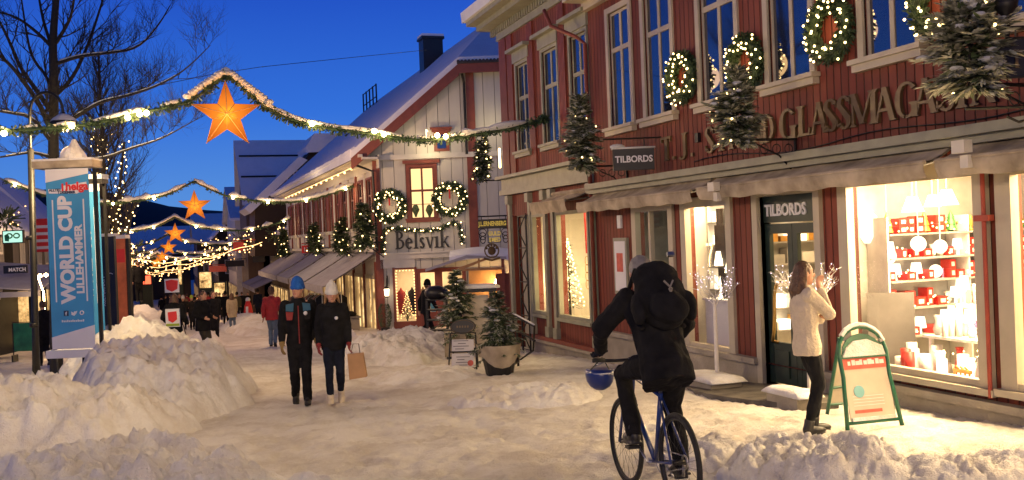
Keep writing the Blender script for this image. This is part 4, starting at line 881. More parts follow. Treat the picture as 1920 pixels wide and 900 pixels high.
def lantern(F, name, label, s=1.0, mt=None):
    t = thing(name, label, 'lantern', F(0, 0, 0)); m = MB(); m.tube([F(0, .30*s, 0), F(0, .34*s, .12*s), F(0, .22*s, .2*s), F(0, .12*s, .2*s)], .012*s, 5); m.box(F, -.02*s, .02*s, .1*s, .4*s, -.01, .02); m.lathe(F.at(0, 0, .2*s), [(.10*s, .04*s), (.03*s, .12*s)], 8); m.lathe(F.at(0, 0, .2*s), [(.05*s, -.2*s), (.07*s, -.17*s)], 8); m.build('bracket', M['iron'], t)
    m = MB(); m.lathe(F.at(0, 0, .2*s), [(.055*s, -.16*s), (.075*s, .035*s)], 8); m.build('lamp_glass', mt or M['litshade'], t); return t
lantern(FB.at(.22, -.12, .06), 'wall_lantern', 'small iron wall lantern left of the shop window of the white house', 1.3)
lantern(FB.at(2.68, -.02, .10), 'wall_lantern', 'small iron wall lantern on the shop doors of the white house', 1.1)
b = MB(); b.ball(FB(1.9, 5.2, .5), .07, 8, 5); b.tube([FB(1.9, 5.6, .0), FB(1.9, 5.6, .5), FB(1.9, 5.25, .5)], .02, 5); tag(b.build('gable_lamp', M['litshade']), 'lamp on an arm lighting the gable of the white house', 'lamp')
light('gable_lamp_light', 'POINT', FB(1.95, 5.0, .7), 26, (1, .78, .42), .08)
light('gable_lamp_light', 'POINT', FB(4.2, 5.6, .9), 22, (1, .80, .45), .08)
light('name_light', 'POINT', FB(1.8, 2.2, 1.5), 16, (1, .75, .42), .2)
light('long_front_fill', 'POINT', (BX-2.6, BY+9, 3.4), 150, (1, .70, .38), .1)  # fill added to brighten the long street wall, no lamp built here
m = MB()
for i in range(5): q0 = rp(XR-.6, 65.8-1.1*i); m.tube([q0, q0+Vector((0, 0, 1.5))], .05, 4)
for hh in (.7, 1.45): m.tube([rp(XR-.6, 65.8)+Vector((0, 0, hh)), rp(XR-.6, 61.4)+Vector((0, 0, hh))], .04, 4)
m.build('roof_railing', M['iron'], wh)
# chimney, roof railing
m = MB(); c0 = Vector((12.6, 47.6, 0)); p = rp(12.6, 47.6); m.cb((12.6, 47.6, 10.4), 1.0, .9, 2.3); m.cb((12.6, 47.6, 11.6), 1.15, 1.05, .12); ch = m.build('chimney', M['black'], wh)
m = MB(); m.cb((12.6, 47.6, 11.72), 1.1, 1.0, .12); m.build('snow_cap', M['roofsnow'], ch)

# ------------------------------------------------------------------ 4. houses beyond on the right
def plainhouse(name, label, x0, x1, y0, y1, zb, ze, zr, wallm, roofm, ridge='y', eav=.5, wins=True, litrow=0, q_=None, face=None):
    t = thing(name, label, 'building', ((x0+x1)/2, (y0+y1)/2, zb))
    m = MB(); z0, z1 = zb-1, ze
    v = [(x0, y0), (x1, y0), (x1, y1), (x0, y1)]
    m.add([(x, y, z0) for x, y in v]+[(x, y, z1) for x, y in v], [(0, 1, 5, 4), (1, 2, 6, 5), (2, 3, 7, 6), (3, 0, 4, 7)])
    if ridge == 'y': xm = (x0+x1)/2; m.add([(x0, y0, ze), (x1, y0, ze), (xm, y0, zr), (x0, y1, ze), (x1, y1, ze), (xm, y1, zr)], [(0, 1, 2), (4, 3, 5)])
    else: ym = (y0+y1)/2; m.add([(x0, y0, ze), (x0, y1, ze), (x0, ym, zr), (x1, y0, ze), (x1, y1, ze), (x1, ym, zr)], [(1, 0, 2), (3, 4, 5)])
    m.build('wall', wallm, t)
    m = MB(); e = eav
    if ridge == 'y':
        xm = (x0+x1)/2; k = (zr-ze)/(xm-x0); a = [(x0-e, y0-e, ze-e*k), (xm, y0-e, zr), (x1+e, y0-e, ze-e*k)]; b = [(p[0], y1+e, p[2]) for p in a]
    else:
        ym = (y0+y1)/2; k = (zr-ze)/(ym-y0); a = [(x0-e, y0-e, ze-e*k), (x0-e, ym, zr), (x0-e, y1+e, ze-e*k)]; b = [(x1+e, p[1], p[2]) for p in a]
    P = [Vector(p) for p in a+b]; up = Vector((0, 0, .25)); P2 = [p+up for p in P]
    m.add(P2+P, [(0, 1, 4, 3), (1, 2, 5, 4), (6, 9, 10, 7), (7, 10, 11, 8), (0, 6, 7, 1), (1, 7, 8, 2), (3, 4, 10, 9), (4, 5, 11, 10), (0, 3, 9, 6), (2, 8, 11, 5)])
    m.build('roof', roofm, t); return t
def addwin(t, F, u0, u1, v0, v1, frame, pane, name='window'):
    m = MB(); m.box(F, u0-.1, u1+.1, v0-.1, v0, 0, .07); m.box(F, u0-.1, u1+.1, v1, v1+.1, 0, .07); m.box(F, u0-.1, u0, v0, v1, 0, .067); m.box(F, u1, u1+.1, v0, v1, 0, .067); m.box(F, (u0+u1)/2-.04, (u0+u1)/2+.04, v0, v1, 0, .06)
    wdo = m.build(name, frame, t); g = MB(); g.quad(F(u0, v0, .02), F(u1, v0, .02), F(u1, v1, .02), F(u0, v1, .02)); g.build('pane', pane, wdo)
# big steep blue-white roof: eave towards us
def Tz(px, py, y): return ony(px, py, y)
bh = thing('steep_roofed_house', 'dark house with a very steep blue-white snowy roof beyond the white house', 'building', (9, 84, gz(84)))
a, b_, c_, d = ony(450, 262, 84), ony(640, 256, 84), ony(470, 372, 80), ony(640, 330, 80)
m = MB(); yb = 80; xl = ony(455, 400, yb).x; xr = 20; zt = a.z; ze = 5.2
m.add([(xl, 80, ze), (xr, 80, ze), (xr, 84.5, zt), (xl-.2, 84.5, zt), (xl, 80, ze-.3), (xr, 80, ze-.3), (xl, 89, ze), (xr, 89, ze)], [(0, 1, 2, 3), (4, 5, 1, 0), (3, 2, 7, 6)]); m.build('roof', M['roofsnow'], bh)
m = MB(); m.add([(xl+.3, 80.5, -6), (xr, 80.5, -6), (xr, 80.5, ze), (xl+.3, 80.5, ze), (xl+.3, 88, -6), (xl+.3, 88, ze), (xl+.3, 84.5, zt-.3)], [(0, 1, 2, 3), (4, 0, 3, 6, 5)]); m.build('wall', M['brownwall'], bh)
m = MB(); [m.tube([(xl+.1, 80+4.5*k-.05, ze+(zt-ze)*k+.06), (xr, 80+4.5*k-.05, ze+(zt-ze)*k+.06)], .07, 5) for k in (.38, .72)]; m.build('snow_guard', M['black'], bh)
dk = thing('grey_gabled_house', 'grey brown house with a slanting snowy gable between the steep roof and the white house', 'building', (10, 70, gz(70)))
gp = [(450, 470), (448, 388), (470, 378), (560, 300), (580, 256), (590, 250), (660, 250), (700, 300), (700, 470)]
def fl(px, py, y): p = ony(px, py, y); return p
m = MB(); P = [ony(*p, 70) for p in [(478, 480), (478, 384), (500, 368), (566, 306), (585, 282), (700, 282), (700, 480)]]; n = len(P); m.add(P+[p+Vector((0, 5, 0)) for p in P], [tuple(range(n-1, -1, -1))]+[(i, (i+1) % n, (i+1) % n+n, i+n) for i in range(n)]); m.build('wall', M['brownwall'], dk)
m = MB()
P = [ony(*p, 69.5) for p in [(458, 391), (562, 293), (577, 300), (470, 400)]]; m.add(P+[p+Vector((0, 6, 0)) for p in P], [(0, 3, 2, 1), (0, 1, 5, 4), (2, 3, 7, 6), (3, 0, 4, 7), (1, 2, 6, 5)]); m.build('roof', M['roofsnow'], dk)
m = MB(); P = [ony(*p, 69.0) for p in [(574, 275), (590, 250), (665, 250), (668, 282), (578, 286)]]; m.add(P+[p+Vector((0, 5, 0)) for p in P], [(4, 3, 2, 1, 0), (0, 1, 6, 5), (1, 2, 7, 6), (4, 0, 5, 9), (2, 3, 8, 7)]); m.build('dormer_roof', M['roofsnow'], dk)
FD = Frame((0, 69.95, 0), (1, 0, 0), (0, -1, 0)); p0, p1 = ony(541, 350, 69.9), ony(562, 322, 69.9); addwin(dk, FD, p0.x, p1.x, p0.z, p1.z, M['whitet'], M['winglass'])
lo = plainhouse('low_brown_house', 'low brown boarded house with a snowy lean roof under the second garland', 7.3, 12, 66.5, 79, gz(70), 2.6, 3.7, M['brownwall'], M['roofsnow'], 'y', .5)
FO = Frame((7.28, 0, 0), (0, 1, 0), (-1, 0, 0))
for i in range(6): addwin(lo, FO, 67.2+2*i, 68.3+2*i, .2, 1.9, M['cream'], M['winglass'])
for i in range(5): addwin(lo, FO, 67+2.4*i, 68.9+2.4*i, -3.4, -1.4, M['cream'], M['litwin'], 'shop_window')
for i, (y0, y1, lb) in enumerate(((66.6, 72, 'violet grey awning beyond the white house'), (72.5, 78.5, 'further violet grey awning beyond the white house'))): awning(FO, y0, y1, -.2, 2.2, .9, .3, M['canvasg'], M['canvasg'], lb, nseg=4, group='far awnings')
qq = random.Random(5)
farr = [('far_pale_house', 'pale rendered house at the end of the right hand row', 6.9, 13, 80.5, 96, 3.6, 6.0, 'greywall', 'y'), ('far_gabled_house', 'pale gabled house rising over the far right row', 5.9, 12, 98, 112, 4.4, 7.6, 'whitet', 'x'), ('far_dark_house', 'dark brown house far down the street on the right', 4.9, 11, 114, 130, 3.2, 6.4, 'darkwall', 'y'), ('far_brown_house', 'brown house closing the view at the right', 3.2, 10, 134, 152, 2.5, 6.2, 'brownwall', 'x'), ('end_house', 'small dark house at the very end of the street', -9, 3, 176, 190, 1.2, 5.5, 'brownwall', 'x'), ('end_right_house', 'brown house end-on beside the end of the street', 3.6, 12, 164, 178, 1.5, 5.6, 'greywall', 'x')]
for nm, lb, x0, x1, y0, y1, ze, zr, wm, rd in farr:
    h = plainhouse(nm, lb, x0, x1, y0, y1, gz(y0), ze, zr, M[wm], M['roofsnow'], rd); FF = Frame((x0-.02, 0, 0), (0, 1, 0), (-1, 0, 0)); g0 = gz((y0+y1)/2)
    k = int((y1-y0)/2.8)
    for i in range(k):
        addwin(h, FF, y0+.6+2.8*i, y0+2.7+2.8*i, g0+.3, g0+2.5, M['cream'], M['litwin'], 'shop_window'); addwin(h, FF, y0+1+2.8*i, y0+2+2.8*i, g0+4.0, g0+5.4, M['whitet'], M['winglass'])
    FN = Frame((0, y0-.02, 0), (1, 0, 0), (0, -1, 0)); addwin(h, FN, x0+.8, x0+1.8, g0+4.2, g0+5.6, M['whitet'], M['winglass'])
# ------------------------------------------------------------------ 5. left side of the street
leftr = [('left_grey_house', 'grey house at the left edge behind the blue banners', -14, -6.6, 33, 46, 2.9, 5.9, 'greywall', 'y'), ('left_dark_house', 'dark boarded house behind the lamp post on the left', -14, -6.4, 47, 60, 2.9, 6.4, 'darkwall', 'y'), ('left_red_house', 'dark red house beyond the banners on the left', -13, -6.2, 61, 78, 2.6, 6.2, 'redB', 'y'), ('left_far_house', 'dark house behind the light wrapped tree', -13, -6.4, 80, 100, 1.6, 4.6, 'brownwall', 'y'), ('left_farther_house', 'low dark house far down the left side', -13, -7.0, 103, 126, .4, 3.6, 'darkwall', 'y'), ('left_end_house', 'dark house where the street bends on the left', -15, -8, 130, 160, -.4, 2.8, 'darkwall', 'y')]
for nm, lb, x0, x1, y0, y1, ze, zr, wm, rd in leftr:
    h = plainhouse(nm, lb, x0, x1, y0, y1, gz(y0), ze, zr, M[wm], M['roofsnow'], rd); FF = Frame((x1+.02, 0, 0), (0, -1, 0), (1, 0, 0)); g0 = gz((y0+y1)/2)
    k = int((y1-y0)/3)
    for i in range(k):
        yy = y1-.5-3*i
        addwin(h, FF, -yy, -yy+2.2, g0+.35, g0+2.5, M['cream'], M['litwin'], 'shop_window'); addwin(h, FF, -yy+.5, -yy+1.5, g0+3.6, g0+4.9, M['whitet'], M['winglass'])
    awning(FF, -y1+.5, -y0-.5, g0+3.1, 1.6, .7, .3, M['canvasg'], M['canvasg'], 'grey canvas awning of the '+lb.split(' at ')[0].split(' behind')[0].split(' beyond')[0].split(' far')[0].split(' where')[0]+' on the left side', nseg=4, group='awnings on the left side')
# forested hill behind the town
m = MB(); n1, n2 = 60, 10; vs = []
for j in range(n2+1):
    for i in range(n1+1):
        x = -500+1000*i/n1; k = j/n2; y = 300+200*k
        hh = (30*math.exp(-((x+70)/110)**2)+10+6*nz3(x*.02, 1)+3*nz3(x*.1, 3))*math.sin(k*PI/2)-8
        vs.append((x, y, hh+2.2*nz3(x*.3, y*.3)*k))
m.add(vs, [(j*(n1+1)+i, j*(n1+1)+i+1, (j+1)*(n1+1)+i+1, (j+1)*(n1+1)+i) for j in range(n2) for i in range(n1)]); o = m.build('hill', M['hill'], smooth=True); o['kind'] = 'structure'; o['label'] = 'dark forested hill behind the town'
# ------------------------------------------------------------------ garlands with paper stars
gq = random.Random(21)
def sprig(mb, p, d, ln, wd, m=0):
    d = d.normalized(); s = d.cross(Vector((gq.uniform(-1, 1), gq.uniform(-1, 1), gq.uniform(-1, 1))))
    if s.length < 1e-3: return
    s = s.normalized()*wd; mb.quad(p-s*.4, p+s*.4, p+d*ln+s, p+d*ln-s, m)
def resample(pts, step):
    out = [pts[0].copy()]
    for a, b in zip(pts, pts[1:]):
        n = max(1, int((b-a).length/step)); out += [a.lerp(b, (i+1)/n) for i in range(n)]
    return out
def smooth(pts, it=2):
    for _ in range(it):
        q_ = [pts[0]]
        for a, b in zip(pts, pts[1:]): q_ += [a.lerp(b, .25), a.lerp(b, .75)]
        q_.append(pts[-1]); pts = q_
    return pts
def garland(pts, label, star=None, rad=.10, dens=26, bulbs=(), snow=.7, starlabel='', bulb_r=.05, watts=14, scale=1.0, lw=None):
    g = thing('spruce_garland', label, 'garland', pts[len(pts)//2], 'garlands strung over the street')
    line = resample(pts, .09*scale)
    m = MB(); m.tube(resample(pts, .3), .03*scale, 5)
    for p in line:
        for k in range(dens):
            a = gq.uniform(0, 2*PI); t = Vector((gq.uniform(-1, 1), gq.uniform(-.6, .6), gq.uniform(-1, .75))).normalized()
            sprig(m, p+t*.02, t+Vector((gq.uniform(-.7, .7), 0, 0)), rad*gq.uniform(.5, 1.25), .018*scale)
    m.build('greenery', M['fir'], g)
    # snow lying on top, broken into lengths
    m = MB(); run = []; prev = None
    def flush(run):
        if len(run) < 3: return
        n = len(run); rs = [(.035+.12*abs(nz3(p.x*3.1, p.y, 2)))*scale*(min(1, .25+min(i, n-1-i)*.5)) for i, p in enumerate(run)]
        m.tube([p+Vector((0, 0, .055*scale+rs[i]*.35)) for i, p in enumerate(run)], rs, 7)
    for i, p in enumerate(line):
        if nz3(p.x*2.3+p.y, 3.3, 1) < snow-.72: run.append(p)
        else: flush(run); run = []
    flush(run)
    if m.v: m.build('snow', M['asnow'], g, smooth=True)
    for p in bulbs:
        b = MB(); b.ball(p, bulb_r, 8, 5); b.build('bulb', M['bulb'], g)
        if watts: light('garland_bulb_light', 'POINT', p+Vector((0, -.35, -.25)), watts, (1, .64, .30), .05)
    return g
def star(p, wdt, label, yaw=0.0, d=.16, glow=40):
    t = bpy.data.objects.new('paper_star', None)
    F_ = Frame((0, 0, 0), (1, 0, 0), (0, -1, 0)); Rr = wdt/2/math.cos(math.radians(18)); r_ = Rr*.40; pts = []
    for i in range(10):
        a = math.radians(90+36*i); rr_ = Rr if i % 2 == 0 else r_; pts.append((rr_*math.cos(a), rr_*math.sin(a)))
    m = MB(); vs = [F_(a, b, 0) for a, b in pts]+[F_(0, 0, d*wdt), F_(0, 0, -d*wdt)]
    m.add(vs, [(i, (i+1) % 10, 10) for i in range(10)]+[((i+1) % 10, i, 11) for i in range(10)])
    me = bpy.data.meshes.new('paper_star'); me.from_pydata([tuple(v) for v in m.v], [], m.f); me.materials.append(M['star'])
    o = bpy.data.objects.new('paper_star', me); C.objects.link(o); WO[o.name] = Vector(p); o.location = p; o.rotation_euler = (0, 0, yaw); o.scale = (1, 1, 1)
    tag(o, label, 'star lantern', 'orange paper stars over the street')
    m = MB()
    for i in range(10): m.tube([F_(*pts[i], 0), F_(0, 0, d*wdt+.004)], .007*wdt, 4)
    m.tube([F_(*q_, 0) for q_ in pts], .006*wdt, 4, closed=True)
    WO['tmp'] = Vector((0, 0, 0))
    f = m.build('wire_frame', M['wood'], None); f.parent = o
    light('star_light', 'POINT', Vector(p)+Vector((0, -.5, -.2)), glow, (1, .42, .10), .25)
    return o
P19 = lambda L_: smooth([ony(x, y, 19) for x, y in L_], 2)
left = [(-60, 243), (0, 246), (60, 243), (135, 238), (200, 228), (250, 215), (310, 202), (362, 190), (425, 138)]
right = [(425, 138), (470, 175), (500, 203), (545, 225), (590, 237), (650, 246), (705, 252), (760, 262), (820, 263), (880, 255), (940, 244), (1000, 232), (1045, 222)]
pl = [ony(x, y, 19) for x, y in left]; pr = [ony(x, y, 19) for x, y in right]; pr[-1].x = 7.4
pts = smooth(pl, 2)+smooth(pr, 2)[1:]
bl = [ony(x, y, 18.93) for x, y in ((8, 250), (135, 236), (262, 214), (240, 220), (275, 212), (585, 232), (702, 246), (720, 252), (820, 254), (836, 256), (1070, 216))]
garland(pts, 'nearest snowy spruce garland, hung with the biggest star', dens=30, bulbs=bl, snow=1.0, watts=16)
sp = ony(425, 216, 18.9); m = MB(); pk_ = resample(smooth([ony(x, y, 19) for x, y in ((352, 188), (388, 162), (425, 138), (462, 166), (505, 198))], 1), .07)
for i, p_ in enumerate(pk_): m.ball(p_+Vector((0, 0, .07)), (.09, .10, .055+.03*nz3(i*.6, 4)), 7, 5)
m.build('snow_roll', M['asnow'], bpy.data.objects['spruce_garland'], smooth=True)
star(sp, 1.22, 'biggest orange paper star, hanging from the nearest garland', glow=60)
def garl2(y, xc, zc, px, lab, n, w_l, w_r, sc_=1.0, wat=0, dens=10):
    c_ = Vector((xc, y, zc)); pk = Vector((xc, y, zc+.95)); L_ = [Vector((xc-w_l, y, zc+1.1)), Vector((xc-w_l*.7, y, zc+.25)), Vector((xc-w_l*.45, y, zc+.15)), Vector((xc-1.3, y, zc+.35)), Vector((xc-.75, y, zc+.55)), pk]
    R_ = [pk, Vector((xc+.75, y, zc+.55)), Vector((xc+1.3, y, zc+.30)), Vector((xc+w_r*.45, y, zc+.05)), Vector((xc+w_r*.7, y, zc+.05)), Vector((xc+w_r, y, zc+.65))]
    pp = smooth(L_, 2)+smooth(R_, 2)[1:]
    bb = []
    for i in range(n):
        t_ = (i+.5)/n; k = t_*(len(pp)-1); j = int(k); q_ = pp[j].lerp(pp[min(j+1, len(pp)-1)], k-j)
        if abs(q_.x-xc) > .9: bb.append(q_+Vector((0, -.1, -.03)))
    garland(pp, f'{lab} snowy garland down the street', dens=dens, bulbs=bb, snow=1.15, bulb_r=.045*sc_**.6, watts=wat, rad=.11, scale=1.2*sc_)
    star(c_, 1.2, f'{lab} orange paper star, counted away from the camera', glow=30)
for args in ((40.2, .94, 3.32, 0, 'second', 12, 6.6, 6.2, 1.1, 14, 8), (60.5, .28, 2.58, 0, 'third', 11, 6.2, 6.6, 1.4, 14, 5), (76, -.15, 1.82, 0, 'fourth', 11, 6, 6.6, 1.7, 0, 4), (100, -.80, 1.02, 0, 'fifth', 10, 6, 6.3, 2.1, 0, 3), (121, -1.5, .35, 0, 'sixth', 10, 6, 6, 2.5, 0, 3), (142, -2.1, -.25, 0, 'seventh', 8, 5, 5, 3, 0, 3)):
    garl2(*args)
# ------------------------------------------------------------------ spruces, wreaths
def spruce(loc, h, r, name, label, cat, seed=0, snow=.35, droop=.35, needle=.055, per=26, group=None, lights=0, snowm='asnow', nm='leaf', base=.0, fs=.02, bushy=False):
    q_ = random.Random(seed); t = thing(name, label, cat, loc, group); L_ = Vector(loc)
    b = MB(); b.tube([L_, L_+Vector((0, 0, h*.5)), L_+Vector((0, 0, h))], [.03*h**.5, .02, .006], 6); b.build('trunk', M['bark'], t)
    n1 = MB(); n2 = MB(); sn = MB(); wh_ = int(h/.07); tips = []
    for i in range(wh_):
        k = (i+.5)/wh_; rad = r*(1-k)**.75+.04
        if bushy: rad = r*(.35+.75*math.sin(PI*min(1, (k+.12)))**1.2)*(1-.55*k)*q_.uniform(.75, 1.15)
        nb = 9 if k < .75 else 5
        for j in range(nb):
            z = h*(base+(1-base)*k)+q_.uniform(-.06, .06); a = q_.uniform(0, 2*PI); d = Vector((math.cos(a), math.sin(a), q_.uniform(-.6, .1)-droop+.7*k)).normalized(); p0 = L_+Vector((0, 0, z)); rd = rad*q_.uniform(.6, 1.15); side = Vector((-math.sin(a), math.cos(a), 0))
            p1 = p0+d*rd; p1.z += .10*rd; n1.tube([p0, p1], [.006, .003], 3); tips.append(p1)
            for s in range(int(per*1.9)):
                u_ = q_.uniform(.08, 1); p = p0.lerp(p1, u_)+Vector((q_.uniform(-.012, .012), q_.uniform(-.012, .012), q_.uniform(-.015, .015))); sg = q_.choice((-1, 1)); dd = (d*.9+side*sg*q_.uniform(.3, 1.2)+Vector((0, 0, q_.uniform(-.35, .3)))).normalized()
                ln = needle*q_.uniform(.8, 1.9)*(1.5-u_*.6); w2 = Vector((q_.uniform(-.6, .6), q_.uniform(-.6, .6), 1)).cross(dd).normalized()*ln*.11
                tgt = n2 if q_.random() < snow*(.4+u_*.6) else n1
                tgt.add([p-w2*.5, p+w2*.5, p+dd*ln*.55+w2, p+dd*ln, p+dd*ln*.55-w2], [(0, 1, 2, 3, 4)])
            if q_.random() < snow*.35 and k < .9:
                c_ = p0.lerp(p1, q_.uniform(.45, .9)); c_.z += .02
                for _ in range(1): sn.ball(c_+Vector((q_.uniform(-.03, .03), q_.uniform(-.03, .03), 0)), (.085*r**.5*q_.uniform(.6, 1.7), .085*r**.5*q_.uniform(.6, 1.6), .028), 7, 4)
    n1.build('needles', M[nm], t); n2.build('frosted_needles', M['leafs'], t)
    if sn.v: o = sn.build('snow', M[snowm], t, smooth=True); o['kind'] = 'stuff'
    if lights:
        b = MB()
        for i in range(lights): p = tips[int(i*len(tips)/lights)]; b.ball(p+Vector((0, 0, .01)), fs, 6, 4)
        o = b.build('fairy_lights', M['fairy'], t); o['kind'] = 'stuff'
    return t
def bracket(F, reach, name, label):
    m = MB(); m.tube([F(0, 0, 0), F(0, 0, reach)], .018, 6); m.tube([F(0, -.45, .02), F(0, -.2, reach*.3), F(0, -.03, reach*.75)], .012, 5); m.tube([F(0, -.5, .02), F(0, .12, .02)], .02, 5)
    for k in range(3): m.tube([F(0, -.12+.06*math.cos(t*PI/5), .12+.18*k+.06*math.sin(t*PI/5)) for t in range(10)], .007, 4, closed=True)
    return tag(m.build(name, M['iron']), label, 'bracket')
def wallbush(px, py, h, r, w_, label, blab, seed, lights=14, F=FR, snow=.95, pyb=None):
    """a cut spruce standing in an iron holder that reaches out from the façade"""
    X = W0-w_; p = onx(px, py, X)
    spruce(p, h, r, 'bracket_spruce', label, 'spruce', seed, snow=snow, droop=.12, needle=.085, per=26, bushy=True, group='cut spruces on wall brackets', lights=lights, fs=.015)
    bracket(Frame((W0, p.y, p.z), (0, 1, 0), (-1, 0, 0)), w_+.03, 'wall_bracket', blab)
wallbush(1384, 262, .82, .38, .85, 'snowy cut spruce in front of the gilt letters between two wreaths', 'iron bracket below the gilt letters', 3, 16)
wallbush(1822, 158, .85, .50, .95, 'biggest snowy cut spruce at the upper right over the last gilt letters', 'iron bracket by the last gilt letters at the right', 4, 12, snow=1.0)
wallbush(1092, 312, 1.2, .40, .85, 'dark lit spruce on the corner of the older red house', 'iron bracket above the string course beside the drainpipe', 5, 22, snow=.8)
p = ony(905, 330, 24.5); spruce(p, 1.15, .30, 'bracket_spruce', 'small lit spruce hanging in front of the white gable, by the garland end', 'spruce', 6, snow=.3, needle=.075, per=22, group='cut spruces on wall brackets', lights=18, fs=.024)
m = MB(); m.tube([p, p+Vector((0, 0, -.12)), p+Vector((.9, 0, -.12))], .02, 5); tag(m.build('wall_bracket', M['iron']), 'iron bracket holding the small lit spruce by the garland end', 'bracket')
b = MB(); p = ony(937, 298, 24.3)
for i in range(14): b.ball(p+Vector((.06*nz3(i, 2), 0, -.035*i+.25)), .035, 5, 3)
tag(b.build('light_cluster', M['fairy']), 'hanging cluster of lights at the corner of the older red house', 'string lights')['kind'] = 'stuff'
# spruces with lights on the long facade
for i, (px, py, hh, lab) in enumerate(((683, 458, 1.75, 'lit spruce on the white house wall nearest the gable wreath'), (641, 468, 1.55, 'second lit spruce on the long wall of the white house'), (590, 468, 1.50, 'third lit spruce on the long wall, over the red sign'), (533, 478, 1.9, 'fourth lit spruce, on the brown house beyond'), (485, 478, 1.9, 'fifth lit spruce, far down on the right'))):
    p = onx(px, py, BX-.7); spruce(p, hh*.82, .48, 'wall_spruce', lab, 'spruce', 30+i, snow=.12, needle=.13, per=12, group='lit spruces on the long wall', lights=18, fs=.028)
    m = MB(); m.tube([p+Vector((0, 0, .05)), Vector((BX, p.y, p.z+.05))], .03, 5); m.tube([p+Vector((0, 0, .05)), Vector((BX, p.y, p.z-.5))], .02, 5); tag(m.build('wall_bracket', M['iron']), 'bracket under the '+lab, 'bracket')
def wreath(F, R_, r_, label, seed, nl=44, fs=.019, bow=True, n=1500, ls=.06, bulbm='fairy'):
    q_ = random.Random(seed); t = thing('wreath', label, 'wreath', F(0, 0, .1), 'lit wreaths'); m = MB()
    m.tube([F(R_*math.cos(a*PI/12), R_*math.sin(a*PI/12), .09) for a in range(24)], r_*.55, 8, closed=True)
    for i in range(n):
        a = q_.uniform(0, 2*PI); b_ = q_.uniform(0, 2*PI); rr_ = r_*q_.uniform(.3, .75)
        c_ = F(R_*math.cos(a), R_*math.sin(a), .09); e = (F(math.cos(a), math.sin(a))-F(0, 0))*math.cos(b_)+F.N*math.sin(b_)
        tn = (F(-math.sin(a), math.cos(a))-F(0, 0)); d = (e*.8+tn*q_.uniform(.1, 1)+Vector((q_.uniform(-.3, .3),)*3)).normalized(); s = d.cross(Vector((q_.uniform(-1, 1), q_.uniform(-1, 1), q_.uniform(-1, 1)))).normalized()*ls*.22
        p = c_+e*rr_; m.quad(p-s, p+s, p+d*ls+s*.5, p+d*ls-s*.5)
    m.build('greenery', M['fir'], t); b = MB()
    for i in range(nl):
        a = 2*PI*i/nl+q_.uniform(-.06, .06); bb = q_.uniform(.0, PI); rr_ = r_*q_.uniform(.7, 1.05); k = R_+rr_*math.cos(bb)
        b.ball(F(k*math.cos(a), k*math.sin(a), .09+rr_*math.sin(bb)+.02), fs, 6, 4)
    o = b.build('fairy_lights', M[bulbm], t); o['kind'] = 'stuff'
    if bow:
        m = MB(); m.box(F, -.03, .03, R_*.05, R_-r_*.3, .10, .12); m.build('ribbon', M['redbox'], t)
    return t
for px, py, lab, sd in ((1281, 146, 'lit wreath between the second and third upper windows', 1), (1400, 120, 'lit wreath between the third and fourth upper windows', 2), (1559, 56, 'lit wreath between the fourth and fifth upper windows', 3), (1765, 0, 'lit wreath partly behind the biggest cut spruce', 4)):
    p = onx(px, py, W0-.05); wreath(Frame((W0, p.y, p.z), (0, 1, 0), (-1, 0, 0)), .31, .12, lab, sd, nl=46, fs=.0155, bow=False)
    light('wreath_light', 'POINT', (W0-.28, p.y, p.z), 5, (1, .60, .24), .2)
pw = FB(.46, 2.92, 0); wreath(FB.at(.42, 2.92, .0), .48, .17, 'big lit wreath left of the lit upper window', 5, nl=40, fs=.027, n=1200, ls=.11); wreath(FB.at(2.62, 3.08, .0), .50, .17, 'big lit wreath right of the lit upper window', 6, nl=40, fs=.027, n=1200, ls=.11)
# lit greenery framing the name
pp = [FB(.10, 1.25, .12), FB(.13, 1.7, .12), FB(.2, 2.08, .12), FB(.6, 2.12, .12), FB(1.1, 2.02, .12), FB(1.6, 1.98, .12), FB(2.1, 2.0, .12), FB(2.5, 2.14, .12), FB(2.75, 2.25, .12), FB(2.95, 2.1, .12), FB(2.98, 1.7, .12), FB(3.0, 1.5, .12)]
g = thing('lit_garland', 'lit garland draped over the dark serif name', 'garland', FB(1.5, 2, .1)); m = MB()
line = resample(smooth(pp, 1), .05)
for p in line:
    for k in range(9): sprig(m, p, Vector((gq.uniform(-1, 1), gq.uniform(-1, 1), gq.uniform(-1, 1))), .12, .02)
m.build('greenery', M['fir'], g); m = MB()
for i, p in enumerate(line[::3]): m.ball(p+Vector((gq.uniform(-.09, .09), -.12, gq.uniform(-.09, .09))), .026, 5, 3)
o = m.build('fairy_lights', M['fairy'], g); o['kind'] = 'stuff'
# ------------------------------------------------------------------ signs
def sx_(o, l, c, g=None): return tag(o, l, c, g)
sg = thing('hanging_sign', 'black box sign with white letters hanging from the older red house', 'sign', onx(1189, 298, 6.95))
pa, pb = T(1150, 300, 15.9), T(1227, 300, 15.9); FSg = Frame(pa, (pb-pa).to_3d(), (0, 0, 0) or (1, 1, 1)); U = (pb-pa); U.z = 0; U.normalize(); FSg = Frame(pa, U, (U.y, -U.x, 0)); wl = (pb-pa).length
m = MB(); m.box(FSg, 0, wl, -.17, .17, -.12, 0); m.build('sign_box', M['black'], sg)
m = MB(); textmesh(m, 'TILBORDS', FSg, wl*.5, -.045, .145, .004, .004, .92, align='CENTER', w0=.001); m.build('lettering', M['bwhite'], sg)
m = MB(); m.box(FSg, -.02, wl+.02, .17, .20, -.13, .01); m.ball(FSg(wl*.12, .21, -.05), (.14, .08, .05), 8, 5); m.build('snow_cap', M['asnow'], sg, smooth=True)
